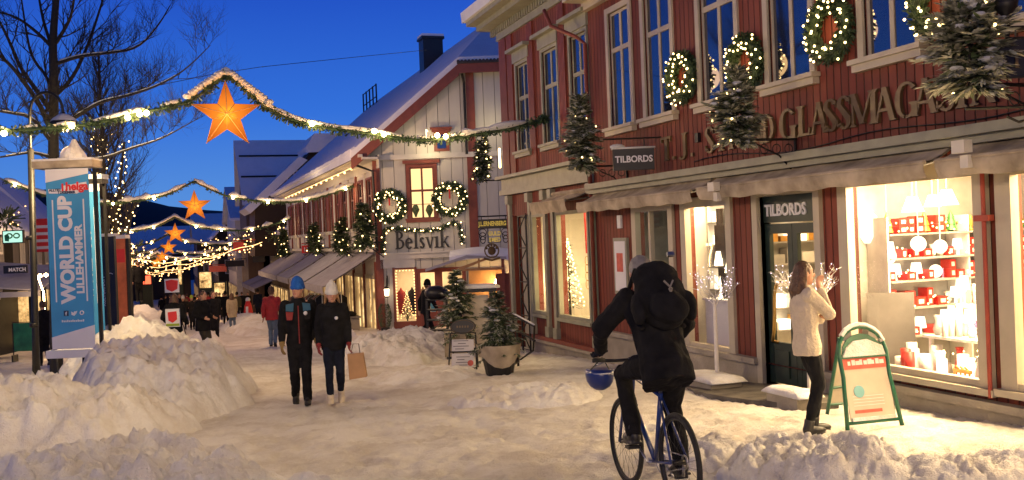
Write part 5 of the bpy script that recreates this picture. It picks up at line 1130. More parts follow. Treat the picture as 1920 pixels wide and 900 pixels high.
m = MB(); m.tube([FSg(-.15, .34, -.06), FSg(wl+.1, .34, -.06)], .014, 5); m.tube([FSg(.15, .17, -.06), FSg(.15, .34, -.06)], .008, 4); m.tube([FSg(wl-.15, .17, -.06), FSg(wl-.15, .34, -.06)], .008, 4); m.tube([FSg(wl, .34, -.06), Vector((W0, FSg(wl, 0).y, pa.z+.34))], .014, 5); m.build('sign_arm', M['iron'], sg)
# wrought-iron goldsmith sign
pa, pb = T(896, 420, 27), T(955, 416, 27); U = (pb-pa); U.z = 0; U.normalize(); FG = Frame(pa, U, (U.y, -U.x, 0)); wl = (pb-pa).length
sg = thing('wrought_iron_sign', 'black wrought iron hanging sign with yellow goldsmith lettering', 'sign', pa)
m = MB(); m.box(FG, 0, wl, -.14, .12, -.05, 0); m.build('board', M['black'], sg)
m = MB(); textmesh(m, 'J.L.ERNENBERG', FG, .02, -.06, .17, .004, .006, .66, w0=.003); textmesh(m, 'GULD', FG, wl*.52, -.33, .16, .004, .006, .8, align='CENTER'); textmesh(m, 'SMED', FG, wl*.52, -.50, .16, .004, .006, .8, align='CENTER')
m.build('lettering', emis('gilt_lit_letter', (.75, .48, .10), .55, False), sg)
m = MB()
for k in (0, 1):
    for i in range(3):
        c0 = FG(wl*(.14+.72*k), -.24-.10*i, 0); m.tube([c0+U*(.11-.02*i)*math.cos(t*PI/5)+Vector((0, 0, .10*math.sin(t*PI/5))) for t in range(10)], .012, 4, closed=True)
m.tube([FG(0, .20, -.02), FG(wl+.35, .20, -.02)], .02, 5); m.tube([FG(.1, .2, -.02), FG(.1, .1, -.02)], .012, 4); m.tube([FG(wl-.1, .2, -.02), FG(wl-.1, .1, -.02)], .012, 4)
m.tube([FG(wl*.3, -.14, 0), FG(wl*.3, -.52, 0), FG(wl*.7, -.52, 0), FG(wl*.7, -.14, 0)], .012, 4); m.build('scrollwork', M['iron'], sg)
m = MB(); c0 = T(922, 470, 26.6); m.tube([c0+U*.19*math.cos(t*PI/7)+Vector((0, 0, .19*math.sin(t*PI/7))) for t in range(14)], .022, 5, closed=True); m.ball(c0, (.12, .03, .12), 9, 6)
for k in range(5): a = PI*(.15+.175*k); m.ball(c0+U*.15*math.cos(a)*1.0+Vector((0, 0, .0+.15*math.sin(a))), .035, 6, 4)
m.tube([c0-U*.22-Vector((0, 0, .2)), c0-Vector((0, 0, .26)), c0+U*.22-Vector((0, 0, .2))], .03, 5); m.tube([c0+Vector((0, 0, .19)), c0+Vector((0, 0, .35))], .012, 4)
tag(m.build('crest_sign', M['gold']), 'round gilt crest hanging below the wrought iron goldsmith sign', 'crest')
# right edge: iron sign and lantern above
pS = T(1905, 108, 8.4); FT = Frame(pS, r0, -f0); sg = thing('round_tavern_sign', 'small ornate iron sign with a gilt letter at the upper right edge', 'sign', pS)
m = MB(); m.prism(FT, [(.17*math.cos(a*PI/4+PI/8), .17*math.sin(a*PI/4+PI/8)) for a in range(8)], -.02, 0); m.build('board', M['black'], sg)
m = MB(); textmesh(m, 'T', FT, -.05, -.08, .2, .004, .006, .8, w0=.004); m.build('lettering', M['gold'], sg)
m = MB(); m.tube([FT(.18*math.cos(a*PI/4+PI/8), .18*math.sin(a*PI/4+PI/8), 0) for a in range(8)], .012, 5, closed=True); m.tube([FT(-.35, .25, 0), FT(.4, .25, 0)], .02, 5); m.tube([FT(0, .25, 0), FT(0, .18, 0)], .01, 4); m.tube([FT(-.1, -.5, 0), FT(0, -.55, 0), FT(.2, -.5, 0), FT(.4, -.3, 0)], .012, 5)
m.tube([FT(-.45, -.42, 0), FT(.3, -.42, 0)], .014, 5); m.build('scrollwork', M['iron'], sg)
ln = thing('iron_figure_lamp', 'dark iron lantern on a slim stem at the upper right corner', 'lantern', T(1888, 78, 8.4)); FT = Frame(T(1888, 78, 8.4), r0, -f0)
m = MB(); m.lathe(FT, [(.05, 0), (.02, .03), (.03, .14), (.02, .2), (.09, .28), (.10, .34), (.03, .40), (.04, .5)], 10); m.build('stem', M['iron'], ln, smooth=True)
m = MB(); m.ball(FT(0, .42, 0), (.09, .06, .05), 8, 5); m.build('snow_cap', M['asnow'], ln, smooth=True)
# awning motor joints on the cornice: small white brackets
for px, py in ((1338, 350), (1803, 275)):
    m = MB(); p = onx(px, py, W0-.5); m.cb(p, .1, .16, .12); m.cb(p+Vector((.05, 0, -.14)), .06, .10, .12); tag(m.build('awning_joint', M['whitet']), 'pale awning motor box between '+('the two left awnings' if px < 1500 else 'the long awning and the right edge awning'), 'awning motor')
m = MB(); p = onx(1140, 245, W0)
m.cb(FR(13.05, 3.02, .03), .05, .1, .14); tag(m.build('cable_box', M['black']), 'small cable box on the red boards above the letters', 'cable box')

mb = MB(); mb.tube(smooth([ony(250, 170, 24), ony(440, 131, 25), ony(620, 112, 26), ony(800, 94, 30)], 1), .007, 4); tag(mb.build('overhead_wire', M['black']), 'thin wire crossing the sky above the biggest star', 'wire')
# ------------------------------------------------------------------ bare street trees
tq = random.Random(12)
def twigs(mb, p, d, ln, r, depth, up=.25):
    if depth == 0 or ln < .12: return
    pts = [p]; dd = d.normalized(); n = 5
    for i in range(n):
        dd = (dd+Vector((tq.uniform(-.22, .22), tq.uniform(-.22, .22), tq.uniform(-.12, .22)+up*.12))).normalized(); pts.append(pts[-1]+dd*ln/n)
    mb.tube(pts, [r*(1-.75*i/n) for i in range(n+1)], 4 if r < .02 else 6, cap=False)
    for i in range(1, n+1):
        for s in range(2 if depth > 1 or i > 2 else 1):
            a = Vector((tq.uniform(-1, 1), tq.uniform(-1, 1), tq.uniform(-.3, .9))).normalized(); nd = (dd*.8+a*.8).normalized()
            twigs(mb, pts[i], nd, ln*tq.uniform(.45, .65), r*(1-.75*i/n)*.6+.0012, depth-1, up)
def limb(mb, sn, pix, dep, r0_, r1_, tw=2, twl=.9, sno=False):
    """a limb given by pixel marks and real distances along it"""
    pts = smooth([T(x, y, t) for (x, y), t in zip(pix, dep)], 2); n = len(pts)
    mb.tube(pts, [r0_+(r1_-r0_)*i/(n-1) for i in range(n)], 7, cap=False)
    if sno:
        k0, k1 = int(n*.1), int(n*.75); sn.tube([p+Vector((0, 0, (r0_+(r1_-r0_)*i/(n-1))*.75)) for i, p in enumerate(pts)][k0:k1], [(r0_+(r1_-r0_)*i/(n-1))*.75 for i in range(n)][k0:k1], 6)
    for i in range(2, n-1):
        if tq.random() < .5:
            d = (pts[i+1]-pts[i]).normalized(); a = Vector((tq.uniform(-1, 1), tq.uniform(-1, 1), tq.uniform(-.2, 1))).normalized()
            twigs(mb, pts[i], (d*.7+a*.8), twl*tq.uniform(.5, 1.1), max(.005, (r0_+(r1_-r0_)*i/(n-1))*.45), tw)
base = T(103, 640, 23); base.z = gz(base.y)
tr = thing('bare_street_tree', 'tall bare street tree behind the lamp post, snow along its boughs', 'tree', base)
tk = MB(); sn = MB(); top = smooth([base, T(102, 400, 23), T(100, 250, 23), T(102, 150, 23), T(99, 80, 23), T(106, 0, 23), T(112, -80, 23)], 2); n = len(top)
tk.tube(top, [.15*(1-.62*i/(n-1)) for i in range(n)], 9, cap=False); tk.build('trunk', M['bark'], tr, smooth=True)
br = MB()
for pix, dep, a_, b_, s_ in (
    ([(100, 215), (70, 170), (40, 130), (20, 80), (-10, 20)], (23, 22.6, 22.3, 22, 21.6), .065, .02, False),
    ([(98, 250), (75, 195), (50, 160), (20, 120), (-20, 90)], (23, 22.5, 22, 21.6, 21.2), .07, .025, False),
    ([(104, 180), (135, 150), (160, 100), (178, 50), (200, -20)], (23, 23.3, 23.6, 24, 24.3), .055, .02, False),
    ([(104, 120), (150, 105), (200, 100), (260, 92), (300, 45), (320, 10)], (23, 23.2, 23.4, 23.6, 23.8, 24), .05, .01, True),
    ([(100, 90), (70, 60), (30, 30), (-20, 20)], (23, 23, 23, 23), .05, .015, False),
    ([(106, 80), (122, 55), (135, 30), (142, -20)], (23, 22.7, 22.3, 22), .05, .02, False),
    ([(100, 95), (85, 50), (78, 20), (70, -30)], (23, 23.2, 23.5, 23.8), .045, .02, False),
    ([(108, 240), (150, 215), (190, 190), (240, 180), (300, 160), (350, 130), (395, 85)], (23, 22.8, 22.5, 22.3, 22, 21.8, 21.5), .055, .006, True),
    ([(100, 270), (60, 218), (20, 212), (-20, 205)], (23, 22.5, 22, 21.6), .05, .02, True),
    ([(100, 300), (150, 302), (200, 296), (240, 280), (300, 262), (340, 240), (372, 222)], (23, 22.7, 22.4, 22, 21.8, 21.5, 21.3), .045, .005, True),
    ([(96, 295), (60, 285), (30, 290), (-20, 298)], (23, 22.4, 22, 21.6), .04, .015, True),
    ([(100, 215), (95, 150), (60, 110), (50, 60), (40, -10)], (23, 23.5, 23.8, 24, 24.3), .05, .015, False)):
    limb(br, sn, pix, dep, a_, b_, 3 if s_ else 2, 1.15, s_)
br.build('limbs', M['bark'], tr); sn.build('snow', M['asnow'], tr, smooth=True)
# second tree, its trunks wound with lights
def boretree(loc, h, r, label, seed, n=40, depth=3, group=None, tr0=.12, stems=1, lights=None):
    global tq; tq = random.Random(seed); L_ = Vector(loc); t = thing('bare_street_tree', label, 'tree', loc, group); b = MB()
    pts = [L_+Vector((.1*nz3(i, seed), .1*nz3(seed, i), h*i/8)) for i in range(9)]; b.tube(pts, [tr0*(1-.8*i/8)+.01 for i in range(9)], 8, cap=False); b.build('trunk', M['bark'], t, smooth=True)
    b = MB()
    for i in range(n):
        k = .28+.72*i/n; z = h*k; a = i*2.39; rad = r*(1-.75*abs(k-.45)/.6)
        twigs(b, L_+Vector((.1*nz3(k*8, seed), 0, z)), Vector((math.cos(a), math.sin(a), .9+.5*k)), rad, tr0*.35*(1-.6*k)+.008, depth, .5)
    b.build('limbs', M['bark'], t)
    if lights:
        b = MB()
        for strand in lights:
            ps = resample([T(x, y, 44) for x, y in strand], .11)
            for i, p_ in enumerate(ps): a = i*1.9; b.ball(p_+Vector((.20*math.cos(a), -.1+.2*math.sin(a), tq.uniform(-.04, .04))), .034, 5, 3)
            sp_ = MB(); sp_.tube(ps, .07, 6); sp_.build('lit_stem', M['bark'], t)
        o = b.build('fairy_lights', M['fairy'], t); o['kind'] = 'stuff'
    return t
p = T(205, 590, 44); p.z = gz(p.y); boretree(p, 12.6, 3.3, 'bare tree with its stems wound in strings of lights', 4, 32, 3, tr0=.16, lights=([(179, 252), (183, 310), (190, 378)], [(201, 252), (192, 320), (188, 372)], [(233, 266), (226, 340), (217, 410), (222, 490)], [(257, 370), (246, 400), (240, 440), (232, 490)], [(216, 380), (213, 440), (216, 480)]))
p = T(340, 600, 75); p.z = gz(p.y); boretree((-3.4, 74, gz(74)), 7.0, 2.6, 'distant bare tree behind the row of stars', 6, 26, 2, tr0=.1)
boretree((-4.6, 60, gz(60)), 7.2, 2.6, 'bare tree beyond the light wound tree', 8, 26, 2, tr0=.1)
# strings of lights over the far end: each string hangs in several loops
sq = random.Random(4)
for i, (y, w_, z0) in enumerate(((66, 5.6, .9), (92, 5.2, .2), (110, 5.6, -.6), (131, 5.4, -1.3))):
    m = MB(); xc = .2-(y-60)*.028; m.tube([Vector((xc-w_+2*w_*k/24, y, z0+1.1*(2*k/24-1)**2+.1*math.sin(k))) for k in range(25)], .015, 4)
    for k in range(22):
        u_ = k/21; m.ball((xc-w_+2*w_*u_+sq.uniform(-.1, .1), y+sq.uniform(-1.5, 1.5), z0+1.1*(2*u_-1)**2+sq.uniform(-.35, .25)), .045+.0003*y, 5, 3)
    o = tag(m.build('string_of_lights', M['fairyfar']), ['first', 'second', 'third', 'fourth', 'fifth', 'sixth'][i]+' long string of small lights crossing the far street, counted from the camera', 'string lights', 'far strings of lights'); o['kind'] = 'stuff'
# twinkling shrubs on the right row beyond the white house
for i, (px, py, y, n_) in enumerate(((455, 452, 72, 30), (420, 462, 88, 26), (520, 440, 68, 26), (395, 470, 100, 22), (250, 470, 62, 30), (262, 500, 84, 26), (282, 505, 100, 22), (10, 412, 36, 14))):
    c_ = ony(px, py, y); m = MB()
    for k in range(150):
        d = Vector((sq.gauss(0, 1), sq.gauss(0, 1), sq.gauss(0, .7))).normalized(); q0 = c_+d*sq.uniform(.1, .8)*y/75; s = Vector((sq.uniform(-1, 1), sq.uniform(-1, 1), sq.uniform(-1, 1)))*.06; m.quad(q0, q0+s, q0+s+d*.25, q0+d*.25)
    t = thing('lit_spruce_bunch', ['dark spruce bunch with lights low on the right row', 'farther dark spruce bunch with lights on the right', 'spruce bunch with lights beside the brown house', 'small far spruce bunch with lights', 'spruce bunch with lights on the left row', 'farther spruce bunch with lights on the left row', 'farthest spruce bunch with lights on the left', 'spruce bunch with lights at the left edge over the green sign'][i], 'spruce', c_); m.build('needles', M['leaf'], t)
    m = MB()
    for k in range(n_): m.ball(c_+Vector((sq.gauss(0, .75), -.5, sq.gauss(0, .45)))*1.0*(y/75), .033*y/50, 5, 3)
    o = m.build('fairy_lights', M['fairyfar'], t); o['kind'] = 'stuff'
# ------------------------------------------------------------------ lamp post with a swan neck, banner stands
lp = T(66, 665, 19.2); lp.z = gz(lp.y)
lt = thing('street_lamp', 'black swan-necked street lamp left of the blue banner', 'street lamp', lp)
a = T(58, 280, 19.2); m = MB(); m.tube([lp, lp.lerp(a, .2), a], [.085, .065, .06], 10); m.tube([lp+Vector((0, 0, 1.2)), lp+Vector((0, 0, 1.28))], .085, 10); m.tube([lp+Vector((0, 0, 2.9)), lp+Vector((0, 0, 2.98))], .08, 10); m.build('post', M['iron'], lt, smooth=True)
m = MB(); arcp = smooth([a, T(56, 215, 19.2), T(60, 190, 19.2), T(72, 176, 19.2), T(90, 172, 19.2), T(108, 180, 19.2), T(117, 196, 19.2), T(119, 215, 19.2)], 2); m.tube(arcp, .028, 8); m.build('swan_neck', M['iron'], lt, smooth=True)
hd = T(120, 222, 19.2); FHd = Frame(hd, (1, 0, 0), (0, 1, 0)); m = MB(); m.lathe(FHd, [(.03, .12), (.06, .03), (.22, -.05), (.30, -.12), (.30, -.14)], 16, cap=False); ls = m.build('lamp_shade', M['iron'], lt, smooth=True)
m = MB(); m.lathe(FHd, [(.0, .10), (.10, .07), (.20, .0), (.26, -.06)], 14, cap=False); m.build('snow_cap', M['asnow'], lt, smooth=True)
m = MB(); m.ball(hd+Vector((.0, 0, -.17)), .10, 10, 6); m.build('lamp_glass', M['bulb'], lt)
light('street_lamp_and_fill_light', 'POINT', hd+Vector((0, -.3, -.35)), 760, (1, .70, .34), .12)
light('street_lamp_and_fill_light', 'POINT', (-2.6, -1.5, 4.6), 900, (1, .69, .38), .12)  # this and the next: unseen lights added behind the camera, no posts built
light('street_lamp_and_fill_light', 'POINT', (.2, -3.5, 4.2), 1000, (1, .69, .38), .2)
light('street_lamp_and_fill_light', 'POINT', (-.4, 11.0, 3.9), 400, (1, .70, .36), .12)  # fill added over the middle of the street, no fixture here
light('street_lamp_and_fill_light', 'POINT', (-2.7, 43, 2.9), 600, (1, .62, .33), .12)  # from here on: warm fills added down the street, without lamps
light('street_lamp_and_fill_light', 'POINT', (3.0, 33, 4.0), 620, (1, .60, .30), .12)
light('street_lamp_and_fill_light', 'POINT', (1.0, 62, -.2), 380, (1, .60, .30), .12)
light('street_lamp_and_fill_light', 'POINT', (0, 90, -1.6), 260, (1, .60, .30), .12)
light('street_lamp_and_fill_light', 'POINT', (-1, 118, -.8), 300, (1, .60, .30), .12)
def banner_frame(px0, px1, pyt, pyb, t, name, label, shelf=True, snow=True):
    pa, pb = T(px0, pyt, t), T(px1, pyt, t); U = pb-pa; U.z = 0; U.normalize(); ba = T(px0, pyb, t); F_ = Frame((pa.x, pa.y, 0), U, (U.y, -U.x, 0)); return F_, (pb-pa).length, ba.z, pa.z
FBn, bw, zb, zt = banner_frame(85, 165, 318, 656, 18.0, '', '')
g0 = gz(FBn(0, 0).y)
bs = thing('banner_stand', 'blue banner stand reading WORLD CUP in white beside the lamp post', 'banner', FBn(bw/2, g0, 0))
m = MB(); m.box(FBn, 0, bw, zb+.16, zt, -.012, 0, 0); cl = m.build('banner_cloth', M['bblue'], bs)
m = MB(); m.prism(FBn, [(-.002, zt+.001), (-.002, zt-.24), (bw+.002, zt-.10), (bw+.002, zt+.001)], 0.001, .006); m.prism(FBn, [(-.002, zb), (bw+.002, zb), (bw+.002, zb+.42), (-.002, zb+.22)], -.014, .006)
for u_ in (.095, bw-.12): m.box(FBn, u_, u_+.025, zb+.86, zt-.56, .001, .004)
m.build('white_field', M['bwhite'], cl)
m = MB(); textmesh(m, 'WORLD CUP', FBn, .44, zb+.84, .335, .002, .017, .98, upright=False, w0=.002)
for ch, vv in (): pass
textmesh(m, 'LILLEHAMMER', FBn, .62, zb+1.0, .185, .002, .008, 1.08, upright=False, w0=.002)
[m.box(FBn, bw/2-.20+.032*k, bw/2-.178+.032*k, zb+.49, zb+.52+.01*(k % 3 == 0), .001, .004) for k in range(13)]
for i, mm_ in enumerate(('f', 't', 'o')): pass
m.build('lettering', M['bwhite'], cl)
m = MB(); m.box(FBn, .23, .32, zb+.60, zb+.70, .001, .004); m.build('icon', M['bnavy'], cl); m = MB(); textmesh(m, 'f', FBn, .262, zb+.615, .09, .001, .003, w0=.005); m.build('icon', M['bwhite'], cl)
m = MB(); m.prism(FBn, [(.37, zb+.62), (.42, zb+.60), (.46, zb+.64), (.48, zb+.69), (.45, zb+.68), (.42, zb+.68), (.41, zb+.65), (.37, zb+.68)], .001, .005); m.build('icon', M['bwhite'], cl)
m = MB(); m.tube([FBn(.56+.032*math.cos(a*PI/6), zb+.65+.032*math.sin(a*PI/6), .004) for a in range(12)], .010, 4, closed=True); m.build('icon', M['bwhite'], cl)
m = MB(); m.prism(FBn, [(.04, zt-.36), (.28, zt-.37), (.30, zt-.31), (.74, zt-.25), (.75, zt-.38), (.56, zt-.46), (.05, zt-.44)], .001, .004); m.build('logo_field', M['bwhite'], cl)
m = MB(); textmesh(m, 'helga', FBn, .36, zt-.39, .20, .002, .008, 1.0, w0=.005); textmesh(m, '1.', FBn, .26, zt-.40, .18, .002, .008, 1.0, w0=.005); m.build('red_lettering', M['bred'], cl)
m = MB(); textmesh(m, 'ALLTID', FBn, .055, zt-.405, .065, .002, .003, 1.0, w0=.005); textmesh(m, 'I DESEMBER', FBn, .22, zt-.45, .06, .002, .003, 1.0, w0=.005); m.build('navy_lettering', M['bnavy'], cl)
m = MB(); m.box(FBn, -.22, bw+.10, zt+.02, zt+.15, -.40, .04); m.build('head_board', M['canvas'], bs)
m = MB(); rr2 = [];
m.ball(FBn(bw*.55, zt+.22, -.18), (.22, .22, .22), 12, 8); m.lathe(FBn.at(bw*.6, zt+.15, -.18), [(.24, 0), (.20, .12), (.09, .28), (.03, .40)], 12); m.box(FBn, -.22, bw+.10, zt+.15, zt+.19, -.42, .05); m.build('snow_cap', M['snow'], bs, smooth=False)
m = MB(); m.box(FBn, -.10, bw+.14, zb-.16, zb-.02, -.50, .06); m.build('shelf', M['bwhite'], bs)
m = MB(); m.box(FBn, -.06, .0, g0, zt, -.20, -.14); m.box(FBn, bw+.02, bw+.08, g0, zt, -.20, -.14); m.box(FBn, bw*.6, bw*.85, g0, zb-.16, -.4, -.15); m.build('frame', M['iron'], bs)
F2b, b2, zb2, zt2 = banner_frame(163, 185, 345, 640, 21.0, '', ''); b2 = .62
bs = thing('banner_stand', 'second blue banner stand, half hidden behind the WORLD CUP one', 'banner', F2b(.3, gz(21), 0)); F2b = F2b.at(-.36, 0, 0)
m = MB(); m.box(F2b, 0, b2, zb2, zt2, -.012, 0); cl = m.build('banner_cloth', M['bblue'], bs); m = MB(); m.box(F2b, b2-.14, b2-.11, zb2+.8, zt2-.5, .001, .004); textmesh(m, 'WORLD CUP', F2b, .40, zb2+.9, .26, .002, .01, .98, upright=False, w0=.002); m.box(F2b, 0, b2, zt2-.16, zt2, .001, .004); m.build('lettering', M['bwhite'], cl)
m = MB(); m.box(F2b, -.1, b2+.08, zt2+.01, zt2+.10, -.3, .04); m.box(F2b, b2+.01, b2+.06, gz(21), zt2, -.2, -.14); m.box(F2b, -.1, b2+.3, zb2-.10, zb2-.04, -.3, .03); m.box(F2b, -.1, b2+.3, zb2-.28, zb2-.22, -.3, .03); m.build('frame', M['iron'], bs); m = MB(); m.box(F2b, -.1, b2+.08, zt2+.10, zt2+.2, -.32, .05); m.build('snow_cap', M['snow'], bs)
F3b, b3, zb3, zt3 = banner_frame(186, 213, 444, 585, 27.0, '', '')
bs = thing('banner_stand', 'black banner stand with small white upright letters', 'banner', F3b(.2, gz(27), 0)); m = MB(); m.box(F3b, -.05, b3, gz(27)+.3, zt3, -.15, 0); cl = m.build('banner_cloth', M['black'], bs)
m = MB(); textmesh(m, 'KULTURNATT', F3b, .10, zb3+.15, .13, .002, .002, 1.0, upright=False, w0=.002); m.tube([F3b(.26+.10*math.cos(a*PI/10+.8), zb3+.95+.10*math.sin(a*PI/10+.8), .004) for a in range(10)], .010, 4); m.build('lettering', M['bwhite'], cl); m = MB(); m.box(F3b, -.1, b3+.06, zt3, zt3+.08, -.25, .05); m.build('snow_cap', M['snow'], bs)
F4b, b4, zb4, zt4 = banner_frame(213, 234, 448, 560, 33.0, '', '')
bs = thing('banner_stand', 'orange and red advertising pillar beyond the black banner', 'banner', F4b(.2, gz(33), 0)); m = MB(); m.box(F4b, 0, b4, gz(33)+.4, zt4, -.3, 0); cl = m.build('panel', M['orange'], bs); m = MB(); m.box(F4b, 0.02, b4-.02, zb4+1.2, zb4+1.65, .001, .004); m.build('red_print', M['bred'], cl); m = MB(); m.box(F4b, -.02, b4+.04, zt4, zt4+.12, -.34, .04); m.build('snow_cap', M['snow'], bs); m = MB(); m.box(F4b, b4+.02, b4+.12, gz(33), zt4, -.2, .0); m.build('frame', M['iron'], bs)
# things on the left pavement
c0 = T(24, 444, 30); F_ = Frame(c0, r0, -f0); sg = thing('lit_box_sign', 'lit white and green box sign at the left edge', 'sign', c0); m = MB(); m.box(F_, -.32, .32, -.20, .20, -.1, 0); m.build('sign_box', M['black'], sg); m = MB(); m.quad(F_(-.29, -.17, .004), F_(.29, -.17, .004), F_(.29, .17, .004), F_(-.29, .17, .004)); m.build('sign_face', M['litsign'], sg)
m = MB(); [m.tube([F_(-.1+.22*k+.09*math.cos(a*PI/5), .03+.07*math.sin(a*PI/5), .012) for a in range(10)], .022, 4, closed=True) for k in (0, 1)]; m.prism(F_, [(-.24, -.12), (-.12, -.14), (-.10, .02), (-.16, .10), (-.25, .05)], .006, .014); m.build('emblem', M['greencloth'], sg)
c0 = T(32, 505, 30); F_ = Frame(c0, r0, -f0); sg = thing('shop_sign', 'dark board reading MATCH over the left shop door', 'sign', c0); m = MB(); m.box(F_, -.42, .30, -.12, .12, -.06, 0); m.build('board', M['black'], sg); m = MB(); textmesh(m, 'MATCH', F_, -.26, -.06, .16, .003, .004, .95, w0=.002); m.build('lettering', M['bwhite'], sg)
FF = Frame(T(-30, 560, 30), r0, -f0); kz = gz(31)
ks = thing('market_kiosk', 'small lit kiosk with a blue grey awning at the left edge', 'kiosk', (FF(0, 0).x, FF(0, 0).y, kz)); FF = Frame((FF(0, 0).x, FF(0, 0).y, 0), r0, -f0)
m = MB(); m.box(FF, -1.0, 1.15, kz, kz+2.6, -1.6, -1.5); m.box(FF, -1.0, -.9, kz, kz+2.6, -1.5, 0); m.build('wall', M['greywall'], ks); m = MB(); m.quad(FF(.3, kz+.2, -1.45), FF(1.1, kz+.2, -1.45), FF(1.1, kz+1.9, -1.45), FF(.3, kz+1.9, -1.45)); m.build('lit_window', M['litwin'], ks)
m = MB(); m.box(FF, .66, .76, kz, kz+2.0, -1.45, -1.4); m.box(FF, .2, .3, kz, kz+2.4, -1.45, -.2); m.box(FF, 1.1, 1.2, kz, kz+2.4, -1.5, -1.3); m.build('post', M['black'], ks)
m = MB(); m.hexa([FF(-1.2, kz+2.25, .4), FF(1.9, kz+1.95, .4), FF(1.9, kz+2.6, -1.6), FF(-1.2, kz+2.9, -1.6), FF(-1.2, kz+2.29, .4), FF(1.9, kz+1.99, .4), FF(1.9, kz+2.64, -1.6), FF(-1.2, kz+2.94, -1.6)]); m.box(FF, -1.2, 1.9, kz+1.8, kz+1.96, .38, .41); m.build('canopy', M['canvasg'], ks)
c0 = T(43, 600, 28.5); F_ = Frame((c0.x, c0.y, gz(c0.y)), r0, -f0); bd = thing('green_display_stand', 'green printed display stand on the left pavement', 'display stand', F_(0, 0, 0)); m = MB(); m.box(F_, -.30, .30, .30, 1.12, -.05, 0); m.build('panel', M['greencloth'], bd); m = MB(); m.tube([F_(-.31, .15, 0), F_(-.31, 1.14, 0), F_(.31, 1.14, 0), F_(.31, .15, 0)], .018, 6); m.box(F_, -.33, -.28, 0, .2, -.2, .1); m.box(F_, .28, .33, 0, .2, -.2, .1); m.build('frame', M['iron'], bd)
c0 = T(75, 517, 29); m = MB(); m.ball(c0, .055, 8, 5); m.ball(c0+Vector((.16, 0, .01)), .055, 8, 5); m.tube([c0+Vector((-.05, 0, -.05)), c0+Vector((.08, 0, -.5)), c0+Vector((.08, 0, gz(29)-c0.z))], .02, 5); tag(m.build('twin_globe_lamp', M['bulb']), 'pair of small bright globes beside the lamp post', 'lamp')
c0 = T(75, 440, 34); F_ = Frame(c0, r0, -f0); m = MB(); m.box(F_, -.28, .42, -.6, .55, -.02, 0)
o = tag(m.build('striped_flag', M['bred']), 'red flag with pale stripes hanging left of the blue banner', 'flag'); m = MB(); [m.box(F_, -.28, .42, -.5+.24*k, -.40+.24*k, .001, .004) for k in range(4)]; m.build('pale_stripe', M['bwhite'], o)
# far crowd furniture: red collector sign on a stick
c0 = T(322, 535, 26); F_ = Frame(c0, r0, -f0); sg = thing('placard', 'white placard with a red shield on a stick above the collector', 'placard', (c0.x, c0.y, c0.z-.6)); m = MB(); m.box(F_, -.19, .19, -.19, .17, -.02, 0); m.build('board', M['bwhite'], sg)
m = MB(); m.prism(F_, [(-.16, .12), (-.14, -.10), (0, -.17), (.14, -.10), (.17, .12), (0, .15)], .001, .006); m.build('shield', M['bred'], sg); m = MB(); m.tube([F_(.05, -.2, -.03), F_(.02, -1.0, -.03)], .015, 5); m.build('stick', M['woodd'], sg)
# awning-side and distant shop signs
for px, py, t, w_, h_, mt_, lb, nm in ((583, 467, 53, 1.0, .42, 'bred', 'small red box sign under the third spruce', "LEVI'S"), (447, 462, 66, .7, .6, 'redbox', 'red hanging sign on the right row', ''), (440, 494, 80, 1.5, .5, 'black', 'black long sign on the right row', ''), (485, 478, 74, .9, 1.1, 'black', 'black shirt-shaped sign on the right row', ''), (408, 504, 90, 1.6, .55, 'sale', 'pinkish red sign far down on the right', '')):
    c0 = T(px, py, t); F_ = Frame(c0, r0, -f0); m = MB(); m.box(F_, -w_/2, w_/2, -h_/2, h_/2, -.08, 0); m.tube([F_(-w_/2, h_/2+.1, -.04), F_(w_/2+.8, h_/2+.1, -.04)], .03, 4); o = tag(m.build('hanging_sign', M[mt_]), lb, 'sign')
    if nm: m = MB(); textmesh(m, nm, F_, 0, -.11, .30, .004, .006, 1, align='CENTER', w0=.003); m.build('lettering', M['bwhite'], o)
# small lit features far down the street
for px, py, t, w_, h_, mt_, lb in ((385, 525, 100, 1.2, 1.6, 'litwin', 'yellow lit kiosk window far down the street'), (412, 548, 85, .9, 1.6, 'litwin', 'glowing yellow panel behind the crowd'), (337, 510, 120, .4, 3.0, 'litwin', 'thin lit column at the end of the street'), (272, 525, 120, 1.4, 1.0, 'redlamp', 'red lit sign at the far end on the left')):
    c0 = T(px, py, t); F_ = Frame(c0, r0, -f0); g1 = gz(c0.y); m = MB(); m.box(F_, -w_/2-.1, w_/2+.1, g1-c0.z, h_/2+.1, -.3, -.02); o = tag(m.build('street_kiosk', M['darkgreen']), lb, 'kiosk'); m = MB(); m.quad(F_(-w_/2, -h_/2, 0), F_(w_/2, -h_/2, 0), F_(w_/2, h_/2, 0), F_(-w_/2, h_/2, 0)); m.build('lit_face', M[mt_], o)
